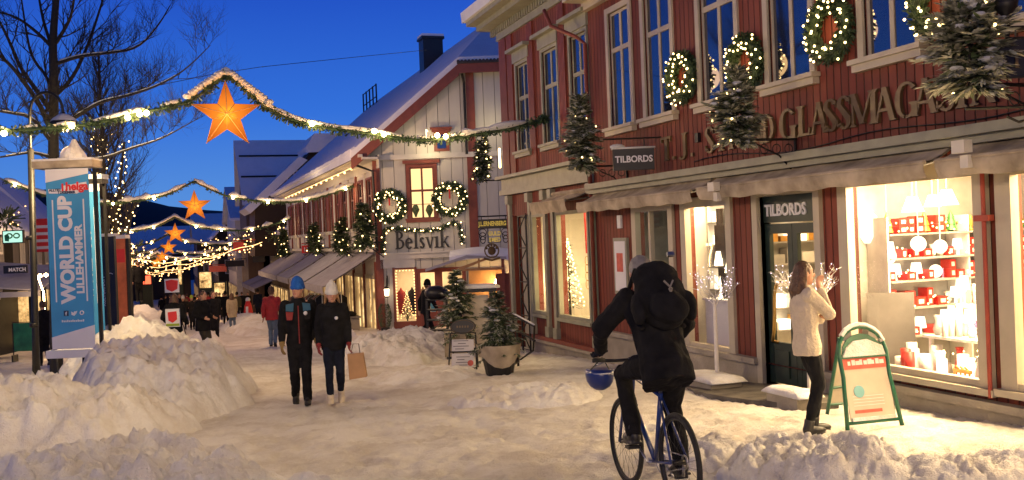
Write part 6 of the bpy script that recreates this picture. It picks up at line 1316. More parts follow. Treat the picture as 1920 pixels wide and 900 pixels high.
# ------------------------------------------------------------------ right side pavement furniture
def potpos(px, py): p = ong(px, py); p.z = groundz(p.x, p.y)-.02; return p
p = potpos(937, 700); pt = thing('spruce_planter', 'black tapered planter wrapped in sacking with a frosted spruce, nearest the railing', 'planter', p, 'planters with spruces')
def sack(mb, F, r, h, q_):
    rings = []
    for i in range(6):
        k = i/5; rings.append([F((r*(1.08+.05*math.sin(3*a*2*PI/18+1))*(1-.10*k)+.02)*math.cos(a*2*PI/18), h*1.02-h*k*(.38+.34*max(0, math.sin(a*2*PI/18*1.5+q_))), (r*(1.08)*(1-.10*k)+.02)*math.sin(a*2*PI/18)) for a in range(18)])
    mb.rings(rings, True, False)
for (px, py, lab, q_, sc_, g_) in ((937, 700, 0, 1.0, 1.0, pt),):
    F_ = Frame(p, (1, 0, 0), (0, 1, 0)); m = MB(); m.lathe(F_, [(.22, 0), (.24, .02), (.34, .52), (.35, .52)], 18); m.build('pot', M['black'], g_); m = MB(); sack(m, F_, .35, .54, q_); m.build('sacking', M['canvas'], g_, smooth=True)
spruce(p+Vector((0, 0, .50)), .95, .48, 'potted_spruce', 'frosted little spruce in the sack wrapped planter by the railing', 'spruce', 51, snow=.42, needle=.06, per=34)
p = potpos(857, 672); pt2 = thing('spruce_planter', 'pale wooden planter box with a frosted spruce behind the menu board', 'planter', p, 'planters with spruces'); F_ = Frame(p, r0, -f0); m = MB(); m.box(F_, -.24, .22, .08, .62, -.24, .24); m.build('box', M['canvas'], pt2); m = MB(); m.box(F_, -.20, .18, 0, .08, -.2, .2); m.build('foot', M['black'], pt2)
spruce(p+Vector((.05, 0, .60)), 1.25, .55, 'potted_spruce', 'taller frosted spruce in the pale planter box', 'spruce', 52, snow=.45, needle=.065, per=32)
# menu board with oval crown
pa = potpos(846, 694); pb = potpos(893, 692); U = pb-pa; U.z = 0; wl = U.length; U.normalize(); F_ = Frame(pa, U, (U.y, -U.x, 0), (0, 0, 1)); bd = thing('menu_board', 'black framed menu board with an oval black crown and two printed sheets', 'menu board', F_(wl/2, 0, 0))
m = MB(); m.tube([F_(-.03, -.02, .12), F_(0, .72, -.05), F_(wl, .72, -.05), F_(wl+.03, -.02, .12)], .017, 6); m.tube([F_(0, .08, .1), F_(wl, .08, .1)], .014, 5); m.tube([F_(0, .38, .03), F_(wl, .38, .03)], .014, 5); m.tube([F_(0, .70, -.06), F_(.02, -.02, -.35)], .014, 5); m.tube([F_(wl, .70, -.06), F_(wl-.02, -.02, -.35)], .014, 5); m.build('frame', M['black'], bd)
FT = Frame(F_(0, 0, .12), U, F_.N, Vector((0, 0, 1))-F_.N*.24)
for v0, v1 in ((.10, .36), (.40, .62)):
    m = MB(); m.box(FT, .03, wl-.03, v0, v1, -.01, 0); s = m.build('sheet', M['paper'], bd); m = MB(); tq = random.Random(int(v0*100)); [m.box(FT, .05+tq.uniform(0, .1), wl-.08-tq.uniform(0, .15), v0+.04+.05*k, v0+.052+.05*k, .001, .003) for k in range(4)]; m.build('print', M['grey'], s)
m = MB(); m.prism(FT, [(wl-.09+.055*math.cos(a*PI/8), .18+.055*math.sin(a*PI/8)) for a in range(16)], .002, .008); m.build('red_seal', M['sale'], bd)
m = MB(); m.prism(FT, [(wl/2+.24*math.cos(a*PI/12), .86+.14*math.sin(a*PI/12)) for a in range(24)], -.03, 0); ov = m.build('oval_sign', M['black'], bd); m = MB(); m.tube([FT(wl/2+.22*math.cos(a*PI/12), .86+.12*math.sin(a*PI/12), .003) for a in range(24)], .006, 4, closed=True); [m.box(FT, wl/2-.12+.05*k, wl/2-.09+.05*k, .84, .88, .002, .005) for k in range(5)]; m.build('lettering', M['gold'], ov)
# snow-topped stand with glass front (behind the planters)
p = potpos(897, 668); F_ = Frame(p, r0, -f0); st = thing('roofed_notice_stand', 'dark framed stand with a snow covered little roof between the two spruces', 'stand', F_(0, 0, 0))
m = MB(); m.box(F_, -.40, -.32, 0, 1.45, -.05, .05); m.box(F_, .28, .38, 0, 1.45, -.05, .05); m.box(F_, -.45, .45, 1.42, 1.50, -.15, .15); m.box(F_, -.32, .28, .15, .22, -.03, .03); m.build('frame', M['black'], st); m = MB(); m.box(F_, -.31, .27, .25, 1.35, -.01, .01); m.build('panel', M['posterc'], st)
m = MB(); rg = [[F_(-.52+1.04*i/10, 1.50+(0.0 if j in (0, 4) else .09+.02*nz3(i*.9, j))*(1 if 0 < i < 10 else .4), -.2+.1*j) for j in range(5)] for i in range(11)]; m.rings(rg, True, True); m.build('snow_cap', M['snow'], st, smooth=True)
# black domed grill trolley
p = potpos(822, 655); F_ = Frame(p, r0, -f0); st = thing('grill_trolley', 'black domed grill trolley with shelves by the walking man', 'grill', F_(0, 0, 0)); m = MB(); m.ball(F_(0, 1.38, 0), (.30, .30, .18), 14, 8); m.build('lid', M['black'], st, smooth=True); m = MB(); [m.box(F_, -.26, .26, 1.20-.25*k, 1.23-.25*k, -.2, .2) for k in range(4)]; m.build('shelf', M['iron'], st)
m = MB(); [m.box(F_, x, x+.03, 0, 1.25, y, y+.03) for x in (-.26, .23) for y in (-.2, .17)]; m.box(F_, -.24, .24, .05, .42, -.19, .19); m.build('frame', M['black'], st)
# black railing panel and ramp handrail
pa, pb = potpos(960, 690), potpos(985, 682); U = pb-pa; U.z = 0; U.normalize(); F_ = Frame(pa, U, (U.y, -U.x, 0)); rl = thing('ramp_railing', 'black ramp railing beside the nearest spruce planter', 'railing', pa); m = MB(); m.prism(F_, [(0, -.05), (.12, -.05), (.12, .78), (0, .62)], -.03, 0); m.build('end_panel', M['black'], rl)
m = MB(); m.tube([F_(.12, .05, -.02), F_(.42, .05, -.02), F_(.42, .72, -.02)], .02, 6); m.tube([F_(.42, .7, -.02), F_(.42, -.1, -.02)], .022, 6); m.build('rail', M['iron'], rl)
a_, b_ = T(962, 590, 20.2), T(1002, 612, 19.2); hr = thing('stair_handrail', 'snow dusted iron handrail slanting down to the corner entrance', 'handrail', (a_.x, a_.y, gz(20))); m = MB(); m.tube([a_, b_], .024, 6); m.tube([a_-Vector((0, 0, .28)), b_-Vector((0, 0, .28))], .018, 6); m.tube([b_, b_.lerp(a_, .1)-Vector((0, 0, .5)), a_-Vector((0, 0, 1.0))], .02, 5); m.tube([a_, a_-Vector((0, 0, 1.0))], .024, 6); m.build('rail', M['iron'], hr); m = MB(); m.tube([a_+Vector((0, 0, .028)), b_+Vector((0, 0, .028))], .018, 6); m.build('snow', M['asnow'], hr)
# topiary by the white house, stone trough, clothes racks
F_ = FB.at(.12, -1.75, .35); t = thing('clipped_evergreen', 'narrow clipped evergreen in a pot at the corner of the white house', 'evergreen', F_(0, 0, 0)); m = MB(); m.lathe(F_, [(.13, 0), (.17, .28)], 10); m.build('pot', M['black'], t); m = MB()
for i in range(900): a = tq.uniform(0, 2*PI); z = tq.uniform(0, 1); rr_ = .2*math.sin(PI*(.12+.8*z))**.6; q0 = F_(rr_*math.cos(a), .28+.85*z, rr_*math.sin(a)); sprig(m, q0, Vector((math.cos(a), math.sin(a), .5)), .06, .012)
m.build('foliage', M['leaf'], t)
cl_ = ['clothg', 'clothn', 'clothk', 'clothw', 'denim', 'shelf', 'clothk', 'clotho', 'clothg', 'clothr']
for j, (y0, xo, lab) in enumerate(((38.6, 1.0, 'nearest clothes rack crammed with dark garments'), (41.0, 1.4, 'second clothes rack under the grey awnings'), (44.0, 1.3, 'third clothes rack under the grey awnings'), (48, 1.5, 'farthest clothes rack under the grey awnings'))):
    z0 = gz(y0+1); x0 = BX-xo; rk = thing('clothes_rack', lab, 'clothes rack', (x0, y0+1, z0), 'clothes racks along the white house'); m = MB()
    m.tube([(x0, y0, z0), (x0, y0, z0+1.5), (x0, y0+2, z0+1.5-.09), (x0, y0+2, z0-.09)], .02, 6); m.tube([(x0-.3, y0, z0+.03), (x0+.3, y0, z0+.03)], .02, 5); m.tube([(x0-.3, y0+2, z0-.06), (x0+.3, y0+2, z0-.06)], .02, 5); m.build('frame', M['steel'], rk)
    for k in range(16):
        yy = y0+.1+.12*k; m = MB(); F_ = Frame((x0, yy, z0+1.40-.005*k), (1, 0, 0), (0, 1, 0)); ln_ = tq.uniform(.6, .85)
        m.prism(F_, [(-.25, -ln_), (.25, -ln_), (.24, -.12), (.05, 0), (-.05, 0), (-.24, -.12)], -.035, .035); m.tube([F_(0, 0, 0), F_(0, .09, 0)], .006, 4)
        tag(m.build('hanging_garment', M[cl_[(k*3+j) % 10]]), f'garment hanging on the {["nearest", "second", "third", "farthest"][j]} clothes rack', 'garment', f'garments on the {["nearest", "second", "third", "farthest"][j]} rack')
tb = thing('sale_table', 'low sale table heaped with caps beside the nearest clothes rack', 'table', (BX-1.0, 37.4, gz(37.4))); m = MB(); m.cb((BX-1.0, 37.4, gz(37.4)+.5), .9, .8, .06); m.build('table_top', M['greywall'], tb); m = MB(); m.cb((BX-1.0, 37.4, gz(37.4)+.2), .8, .7, .5); m.build('crate', M['concrete'], tb); m = MB(); m.ball((BX-1.0, 37.4, gz(37.4)+.6), (.38, .3, .14), 10, 5); m.build('caps', M['clothg'], tb)
c0 = T(465, 572, 52); F_ = Frame((c0.x, c0.y, gz(c0.y)), r0, -f0); dv = thing('red_white_display', 'red and white shop display stand outside the far shops', 'display stand', F_(0, 0, 0)); m = MB(); m.lathe(F_, [(.22, 0), (.28, .3), (.20, .9), (.10, 1.2)], 10); m.build('red_body', M['bred'], dv, smooth=True); m = MB(); m.box(F_, -.16, .16, .35, .45, .18, .30); m.box(F_, -.06, .06, .5, .9, .16, .26); m.ball(F_(0, 1.25, 0), .13, 8, 6); m.build('white_trim', M['bwhite'], dv)
# planter slabs with snow, white twig trees with cold lights
def slabbox(px, py, wx, wy, h, label):
    p = potpos(px, py); t = thing('planter_box', label, 'planter box', p, 'low planter boxes by the shop door'); m = MB(); m.cb(p+Vector((0, 0, h*.45)), wx*.85, wy*.8, h*.9); m.build('box', M['concrete'], t)
    m = MB(); n_ = 9; rg = []
    for i in range(n_+1):
        k = i/n_; hh = .075+.025*nz3(i*.8, px) if 0 < i < n_ else .02; rg.append([p+Vector((-wx/2+wx*a, -wy/2+wy*k, h*.9+b_*hh)) for a, b_ in ((0, 0), (.03, .8), (.3, 1.1), (.7, 1), (.97, .75), (1, 0))])
    m.rings(rg, True, True); m.build('snow_cap', M['snow'], t, smooth=True); return p
def twigtree(p, h, label, seed, spread=.45):
    q_ = random.Random(seed); t = thing('white_twig_tree', label, 'light tree', p, 'white twig trees with cold lights'); m = MB(); m.tube([p, p+Vector((0, 0, h*.55))], [.032, .022], 8); tips = []
    def rec(a, d, ln, r, dep):
        b_ = a+d*ln; mid = a.lerp(b_, .5)+Vector((q_.uniform(-.03, .03), q_.uniform(-.03, .03), 0)); m.tube([a, mid, b_], [r, r*.8, r*.6], 5); tips.append(b_); tips.append(mid)
        if dep:
            for _ in range(3): rec(b_ if _ else mid, (d+Vector((q_.uniform(-.8, .8), q_.uniform(-.8, .8), q_.uniform(-.25, .6)))).normalized(), ln*.66, r*.62, dep-1)
    for i in range(7): a = i*2.4; rec(p+Vector((0, 0, h*(.50+.012*i))), Vector((math.cos(a)*.9, math.sin(a)*.9, .75)).normalized(), spread*.60, .008, 3)
    m.build('twigs', M['whitebox'], t); b = MB()
    for i, tp in enumerate(tips):
        if i % 9 == 0: b.ball(tp, .0075, 5, 3)
    o = b.build('fairy_lights', M['fairycold'], t); o['kind'] = 'stuff'
p = slabbox(1335, 730, .55, .95, .16, 'low planter box under the left white twig tree, snow on top'); p2 = onx(1345, 700, 7.0); twigtree(Vector((7.0, p2.y, p.z+.1)), 2.0, 'white twig tree with cold lights in front of the left shop window', 1, .38)
p = slabbox(1487, 762, .35, .75, .20, 'low planter box left of the woman in the pale jumper, snow on top'); twigtree(Vector((p.x+.35, p.y+.15, p.z+.1)), 1.95, 'white twig tree with cold lights behind the woman', 2, .42)
b = MB(); p = potpos(1246, 738); b.tube([p, p+Vector((0, 0, .9))], .02, 6); b.build('x', M['woodd']).name = 'marker_stake'; tag(bpy.data.objects['marker_stake'], 'thin dark stake in the snow behind the cyclist', 'stake')
# green A-board
a_, b_, c_ = potpos(1590, 806), potpos(1694, 795), potpos(1545, 775); U = b_-a_; U.z = 0; wl = U.length; U.normalize(); Nn = Vector((U.y, -U.x, 0)); tl = Vector((0, 0, 1))-Nn*.22; F_ = Frame(a_, U, Nn, tl)
ab = thing('green_a_board', 'arched green pavement board with snow caught on its faded red poster', 'pavement board', a_)
arch = [(0, -.02), (.01, .55), (.0, .78)]+[(wl/2-wl/2*math.cos(k*PI/8), .78+.26*math.sin(k*PI/8)) for k in range(1, 8)]+[(wl, .78), (wl-.01, .55), (wl, -.02)]
hb = 1.0; m = MB(); m.tube([F_(a*.86+wl*.07 if v > .5 else a, v, 0) for a, v in arch], .022, 7); m.tube([F_(.03, .10, 0), F_(wl-.03, .10, 0)], .018, 6); m.build('front_frame', M['greenf'], ab, smooth=True)
m = MB(); m.box(F_, .06, wl-.06, .12, .73, -.012, 0); m.build('poster', M['posterc'], ab).name = 'poster'
po_ = bpy.data.objects['poster'] if 'poster' in bpy.data.objects else None
m = MB(); m.box(F_, .065, wl-.065, .62, .727, .001, .004); m.box(F_, .12, wl-.20, .19, .22, .001, .004); m.build('red_print', M['sale'], ab); m = MB(); m.prism(F_, [(.20+.06*math.cos(a*PI/8), .40+.06*math.sin(a*PI/8)) for a in range(16)], .001, .005); m.build('blue_disc', M['bluep'], ab)
m = MB(); [m.box(F_, .12+.045*k, .15+.045*k+.01*(k % 3), .66, .70+.012*(k % 2), .005, .007) for k in range(9)]; [m.box(F_, .12, wl-.16, .26+.03*k, .266+.03*k, .001, .003) for k in range(4)]; m.build('pale_print', M['paper'], ab)
m = MB(); m.box(F_, .05, wl-.05, .73, .75, -.02, .02); m.prism(F_, [(.06, .75), (wl-.06, .75)]+[(wl/2+(wl/2-.08)*math.cos(k*PI/8), .77+.20*math.sin(k*PI/8)) for k in range(0, 9)], -.012, 0); m.build('top_panel', M['greenf'], ab)
m = MB(); m.prism(F_, [(.07, .745), (wl-.07, .745), (wl-.09, .84), (wl*.6, .91), (wl*.35, .90), (.12, .83)], -.001, .02); m.box(F_, .07, wl-.07, .118, .15, -.0, .022); ptsn = [F_(wl/2-wl*.42*math.cos(k*PI/10), .80+.26*math.sin(k*PI/10), 0) for k in range(2, 10)]; m.tube(ptsn, .028, 6); m.build('snow', M['snow'], ab, smooth=False)
F2_ = Frame(c_, U, Nn, Vector((0, 0, 1))+Nn*.30); m = MB(); m.tube([F2_(.04, -.05, 0), F2_(.06, .9, 0)], .02, 6); m.tube([F2_(wl-.04, -.05, 0), F2_(wl-.06, .9, 0)], .02, 6); m.tube([F2_(.05, .12, 0), F2_(wl-.05, .12, 0)], .016, 6); m.tube([F2_(.05, .32, 0), F2_(wl-.05, .32, 0)], .016, 6); m.build('rear_frame', M['greenf'], ab); m = MB(); m.box(F2_, .06, wl-.06, .13, .85, -.01, 0); m.build('rear_panel', M['goldc'] if 0 else M['posterc'], ab)
# ------------------------------------------------------------------ people
SOFT = []
def meshify(mb, name, mt, parent, voxel, sm=4, fold=0.0, seed=0, xf=None, foldscale=9):
    me = bpy.data.meshes.new(name); me.from_pydata([tuple(v) for v in mb.v], [], mb.f); o = bpy.data.objects.new(name, me); C.objects.link(o)
    r_ = o.modifiers.new('r', 'REMESH'); r_.mode = 'VOXEL'; r_.voxel_size = voxel; s = o.modifiers.new('s', 'SMOOTH'); s.factor = .5; s.iterations = sm
    o.parent = parent; WO[o.name] = Vector((0, 0, 0)); me.materials.append(mt); SOFT.append((o, mt, fold, seed, foldscale)); return o
def soften():
    new = [evalmesh(e[0]) for e in SOFT]
    for (o, mt, fold, seed, fs_), m2 in zip(SOFT, new):
        if fold > 0:
            nv = len(m2.vertices); co = [0.0]*(3*nv); no = [0.0]*(3*nv); m2.vertices.foreach_get('co', co); m2.vertex_normals.foreach_get('vector', no)
            for i in range(0, 3*nv, 3):
                x, y, z = co[i:i+3]; k = noise.noise(Vector((x*fs_+seed, y*fs_, z*fs_*.55)))+.5*noise.noise(Vector((x*fs_*2.2, y*fs_*2.2+seed, z*fs_*1.6)))
                co[i] += no[i]*fold*k; co[i+1] += no[i+1]*fold*k; co[i+2] += no[i+2]*fold*k
            m2.vertices.foreach_set('co', co); m2.update()
        m2.materials.clear(); m2.materials.append(mt); m2.polygons.foreach_set('use_smooth', [True]*len(m2.polygons)); nm_ = o.data.name; o.modifiers.clear(); o.data = m2; m2.name = nm_
def ik(a, b, l1, l2, pole):
    d = b-a; L_ = min(d.length, (l1+l2)*.999); dn = d.normalized(); b2 = a+dn*L_; x = (l1*l1-l2*l2+L_*L_)/(2*L_); h = math.sqrt(max(0, l1*l1-x*x)); pl = (pole-dn*pole.dot(dn)).normalized(); return a+dn*x+pl*h, b2
def limbt(mb, pts, rs, seg=10):
    mb.tube(pts, rs, seg)
    for p, r_ in zip(pts, rs): mb.ball(p, r_, seg, 6)
def ellring(c, ax, ay, rx, ry, n=14): return [c+ax*rx*math.cos(2*PI*i/n)+ay*ry*math.sin(2*PI*i/n) for i in range(n)]
V = Vector
def handshape(mb, w, d, side, n, s, curl=.5, det=True):
    """w wrist, d pointing direction, side thumb side, n back of hand"""
    d = d.normalized(); side = (side-d*side.dot(d)).normalized(); n = d.cross(side)
    palm = w+d*.045*s; M3 = Matrix((side, n, d)).transposed(); mb.ball(palm, (.040*s, .018*s, .052*s), 10, 7, M=M3)
    if not det: mb.ball(w+d*.10*s, (.034*s, .02*s, .05*s), 8, 5, M=M3); mb.tube([w+d*.02*s+side*.03*s, w+d*.07*s+side*.055*s], .012*s, 6); return
    for i, ln in enumerate((.078, .088, .082, .064)):
        b0 = w+d*.085*s+side*(.030-.020*i)*s; dd = d; pts = [b0-d*.02*s, b0]
        for k in range(3): dd = (dd-n*curl*.55).normalized(); pts.append(pts[-1]+dd*ln*s*(.42, .32, .26)[k])
        mb.tube(pts, [.0095*s, .0092*s, .0088*s, .008*s, .0065*s], 7)
    b0 = w+d*.015*s+side*.026*s; pts = [b0, b0+(side*.75+d*.6).normalized()*.035*s, b0+(side*.55+d*.8-n*.3).normalized()*.072*s]; mb.tube(pts, [.012*s, .011*s, .008*s], 7)
def person(label, loc, heading, H=1.75, pose=None, jacket='clothk', trousers='clothk', shoes='black', hat=None, hair='hairb', glove=None, det=0, coat=0.0, hood=False, hairlong=0, jf=None, female=False, bulk=1.0):
    P = dict(pelvis=V((0, 0, .52)), lean=.03, lf=V((-.05, .0, .045)), rf=V((.05, .0, .045)), lh=None, rh=None, turn=0.0, nod=0.0, lp=0.0, rp=0.0, lk=V((0, 1, 0)), rk=V((0, 1, 0)), le=V((-.25, -1, -.1)), re=V((.25, -1, -.1)), curl=.5)
    P.update(pose or {})
    t = thing('person', label, 'person', loc); t.rotation_euler = (0, 0, heading); WO[t.name] = V((0, 0, 0))
    vx = (.010, .016, .026)[2-det] if det < 3 else .0075
    vx = {0: .028, 1: .017, 2: .010}[det]
    h = H; pv = P['pelvis']*h; D = V((0, math.sin(P['lean']), math.cos(P['lean']))); Bk = V((0, math.cos(P['lean']), -math.sin(P['lean']))); X = V((1, 0, 0))
    sw = (.098 if not female else .088)*h; sh = pv+D*.285*h; nk = pv+D*.315*h
    HD = V((0, math.sin(P['lean']*.6+P['nod']), math.cos(P['lean']*.6+P['nod']))); hc = nk+HD*.085*h+V((0, .012*h, 0))
    fz = Matrix.Rotation(P['turn'], 3, 'Z') @ V((0, math.cos(P['nod']), -math.sin(P['nod']))); fx = fz.cross(V((0, 0, 1))).normalized(); fu = fx.cross(fz).normalized(); MH = Matrix((fx, fz, fu)).transposed()
    ls, rs = sh-X*sw, sh+X*sw; lh = (P['lh']*h+ls) if P['lh'] is not None else ls+V((-.035, .02, -.31))*h; rh = (P['rh']*h+rs) if P['rh'] is not None else rs+V((.035, .02, -.31))*h
    UA, FA = .165*h, .150*h; le, lw = ik(ls, lh, UA, FA, P['le']); re, rw = ik(rs, rh, UA, FA, P['re'])
    lhip, rhip = pv-X*.044*h, pv+X*.044*h; lk, la = ik(lhip, P['lf']*h, .245*h, .245*h, P['lk']); rk, ra = ik(rhip, P['rf']*h, .245*h, .245*h, P['rk'])
    # one continuous body
    b = MB(); R3 = MH
    b.ball(hc, (.043*h, .052*h, .066*h), 16, 11, M=R3); b.ball(hc+R3 @ V((0, .016, -.035))*h, (.032*h, .034*h, .034*h), 12, 8, M=R3)
    b.tube([hc+R3 @ V((0, .048, .008))*h, hc+R3 @ V((0, .064, -.012))*h], [.005*h, .0085*h], 6); b.ball(hc+R3 @ V((0, .056, -.014))*h, .0085*h, 6, 5)
    b.ball(hc+R3 @ V((0, .045, -.034))*h, (.016*h, .008*h, .007*h), 8, 5, M=R3); b.ball(hc+R3 @ V((0, .040, -.055))*h, (.014*h, .012*h, .010*h), 8, 5, M=R3)
    for s in (-1, 1): b.ball(hc+R3 @ V((s*.044, -.002, -.004))*h, (.006*h, .012*h, .017*h), 7, 5, M=R3)
    b.tube([nk-D*.02*h, hc-R3 @ V((0, .008, .03))*h], [.034*h, .030*h], 10)
    b.rings([ellring(pv-D*.03*h, X, Bk, .07*h, .05*h), ellring(pv+D*.08*h, X, Bk, .062*h, .045*h), ellring(pv+D*.22*h, X, Bk, .075*h, .05*h), ellring(pv+D*.30*h, X, Bk, .05*h, .035*h)])
    limbt(b, [ls, le, lw], [.026*h, .020*h, .015*h]); limbt(b, [rs, re, rw], [.026*h, .020*h, .015*h]); b.tube([ls, rs], .028*h, 8)
    limbt(b, [lhip, lk, la], [.042*h, .028*h, .020*h]); limbt(b, [rhip, rk, ra], [.042*h, .028*h, .020*h])
    ld, rd = (lw-le).normalized(), (rw-re).normalized()
    hands = [(lw, P.get('ld', ld), P.get('lside', V((.3, 1, 0)))), (rw, P.get('rd', rd), P.get('rside', V((-.3, 1, 0))))]
    if not glove:
        for w_, d_, s_ in hands: handshape(b, w_, d_, s_, None, h/1.75, P['curl'], det > 0)
    else:
        for w_, d_, s_ in hands: b.tube([w_, w_+d_*.04*h], .014*h, 6)
    meshify(b, 'body', M['skin'], t, vx*.8, 3 if det else 2)
    if det:
        for s in (-1, 1): e = MB(); e.ball(hc+R3 @ V((s*.018, .0475, .006))*h, (.0060*h, .004*h, .0035*h), 7, 5, M=R3); o = e.build('eye', M['eye'], t)
        for s in (-1, 1): e = MB(); e.tube([hc+R3 @ V((s*.010, .051, .018))*h, hc+R3 @ V((s*.020, .050, .021))*h, hc+R3 @ V((s*.029, .042, .017))*h], .0022*h, 5); e.build('eyebrow', M[hair] if hair else M['hairb'], t)
        e = MB(); e.tube([hc+R3 @ V((-.012, .0515, -.034))*h, hc+R3 @ V((0, .0545, -.033))*h, hc+R3 @ V((.012, .0515, -.034))*h], .003*h, 5); e.build('mouth', M['darkskin'], t)
    # jacket
    j = MB(); bk = bulk; low = -.065-coat
    rr_ = [(low, .088+.12*coat, .070+.10*coat), (-.02, .092, .070), (.06, .083 if not female else .076, .062), (.15, .090, .066), (.225, .098, .068), (.275, .092 if not female else .086, .058), (.312, .050, .044), (.335, .040, .040)]
    def cen(z_): return pv+D*z_*h if z_ > -.05 else pv+D*-.05*h+V((0, 0, (z_+.05)*h))
    j.rings([ellring(cen(z_), X, Bk, a*h*bk, c_*h*bk) for z_, a, c_ in rr_])
    limbt(j, [ls-D*.006*h, le, lw.lerp(le, .08)], [.041*h*bk, .033*h*bk, .024*h*bk]); limbt(j, [rs-D*.006*h, re, rw.lerp(re, .08)], [.041*h*bk, .033*h*bk, .024*h*bk])
    if hood: j.ball(nk+V((0, -.028*h, .006*h)), (.070*h, .055*h, .042*h), 10, 7)
    jo = meshify(j, 'jacket', M[jacket], t, vx*.9, 3 if det else 2, fold=(.018 if det == 2 and jacket != 'knit' else .012 if det == 2 else .008 if det else .006)*(1 if jacket != 'knit' else .9), seed=H*13)
    q_ = MB(); q_.rings([ellring(pv+V((0, 0, z_*h)), X, V((0, 1, 0)), a*h, c_*h) for z_, a, c_ in ((-.075, .050, .045), (-.04, .078, .056), (.02, .068, .050), (.05, .05, .04))])
    kf = 1.0 if trousers != 'slim' else .8
    limbt(q_, [lhip-V((0, 0, .01*h)), lhip.lerp(lk, .5), lk, lk.lerp(la, .5), la+V((0, 0, .005*h))], [.058*h, .052*h, .041*h, .038*h, .033*h] if not female else [.050*h, .046*h, .037*h, .034*h, .026*h])
    limbt(q_, [rhip-V((0, 0, .01*h)), rhip.lerp(rk, .5), rk, rk.lerp(ra, .5), ra+V((0, 0, .005*h))], [.058*h, .052*h, .041*h, .038*h, .033*h] if not female else [.050*h, .046*h, .037*h, .034*h, .026*h])
    meshify(q_, 'trousers', M[trousers], t, vx*.9, 3 if det else 2, fold=.010 if det else .006, seed=3, foldscale=11)
    for a_, pt_, k_ in ((la, P['lp'], lk), (ra, P['rp'], rk)):
        s_ = MB(); fd = V((0, math.cos(pt_), -math.sin(pt_))); fu_ = V((0, math.sin(pt_), math.cos(pt_))); MF = Matrix((X, fd, fu_)).transposed()
        s_.ball(a_+fd*.038*h-fu_*.018*h, (.029*h, .072*h, .024*h), 12, 7, M=MF); s_.ball(a_+fd*.005*h-fu_*.012*h, (.028*h, .038*h, .032*h), 10, 6, M=MF); s_.tube([a_+(k_-a_).normalized()*.045*h, a_-fu_*.01*h], [.031*h, .028*h], 9); s_.box(Frame(a_+fd*.035*h, X, fu_, fd), -.026*h, .026*h, -.06*h, .065*h, -.044*h, -.034*h)
        meshify(s_, 'boot', M[shoes], t, vx*.8, 2)
    if glove:
        for w_, d_, s_ in hands:
            g_ = MB(); g_.tube([w_-d_*.02*h, w_+d_*.02*h], [.024*h, .022*h], 8); handshape(g_, w_, d_, s_, None, h/1.75*1.12, P['curl'], det > 0); meshify(g_, 'glove', M[glove], t, max(.008, vx*.6), 2)
    if hat:
        k_ = MB(); c_ = hc+R3 @ V((0, -.004, .026))*h; k_.rings([[c_+R3 @ V((math.cos(a*PI/9)*rx, math.sin(a*PI/9)*ry, z_))*h for a in range(18)] for z_, rx, ry in ((-.026, .050, .059), (-.022, .056, .065), (.000, .056, .065), (.008, .050, .059), (.035, .049, .055), (.060, .038, .042), (.076, .020, .022), (.082, .006, .008))]); meshify(k_, 'hat', M[hat[0]], t, vx*.7, 2, fold=.004, seed=5)
        if len(hat) > 1: k_ = MB(); k_.ball(c_+R3 @ V((0, 0, .075))*h, .020*h, 8, 6); k_.build('pompom', M[hat[0]], t, smooth=True)
    if hair:
        r2 = MB(); up_ = .0 if hat else 1
        if not hat: r2.ball(hc+R3 @ V((0, -.010, .014))*h, (.049*h, .054*h, .060*h), 14, 9, M=R3)
        else: r2.ball(hc+R3 @ V((0, -.018, -.008))*h, (.045*h, .042*h, .04*h), 12, 8, M=R3)
        if hairlong:
            q3 = random.Random(int(H*1000))
            for i in range(26 if det == 2 else 12):
                a = -PI*.05-PI*.9*i/(25 if det == 2 else 11); a0 = V((math.cos(a)*.043, math.sin(a)*.045-.004, .035))*h; a1 = V((math.cos(a)*.052, math.sin(a)*.054-.006, -.02))*h; a2 = V((math.cos(a)*(.056+q3.uniform(0, .012)), math.sin(a)*(.056+q3.uniform(0, .014))-.01, -.06-.5*hairlong))*h; a3 = V((math.cos(a)*(.046+q3.uniform(0, .02)), math.sin(a)*(.05+q3.uniform(0, .015))-.006, -.07-hairlong*q3.uniform(.8, 1.1)))*h
                r2.tube([hc+R3 @ p_ for p_ in (a0, a1, a2, a3)], [.010*h, .013*h, .012*h, .005*h], 6)
        meshify(r2, 'hair', M[hair], t, vx*.7 if det < 2 else .008, 2, fold=.006 if det == 2 else .003, seed=8, foldscale=30)
    return t, dict(sh=sh, pv=pv, D=D, hc=hc, lw=lw, rw=rw, nk=nk, X=X, Bk=Bk, H=h, ls=ls, rs=rs, le=le, re=re)
def placed(px, py, h=0): p = ong(px, py, h); p.z = groundz(p.x, p.y); return p
def face(p, tx, ty): return math.atan2(-(tx-p.x), (ty-p.y))   # heading that looks at a point
def walk(s=.12, sw_=.10, left=True, back_lift=.03):
    a = 1 if left else -1; f = {True: 'lf', False: 'rf'}; P = {}
    P['lf'] = V((-.045, s*a, .045 if a > 0 else .045+back_lift)); P['rf'] = V((.045, -s*a, .045 if a < 0 else .045+back_lift)); P['lp'] = -.15 if a > 0 else .6; P['rp'] = -.15 if a < 0 else .6
    P['pelvis'] = V((0, 0, .510)); P['lh'] = V((-.035, -sw_*a+.02, -.295)); P['rh'] = V((.035, sw_*a+.02, -.295)); P['lean'] = .06; return P
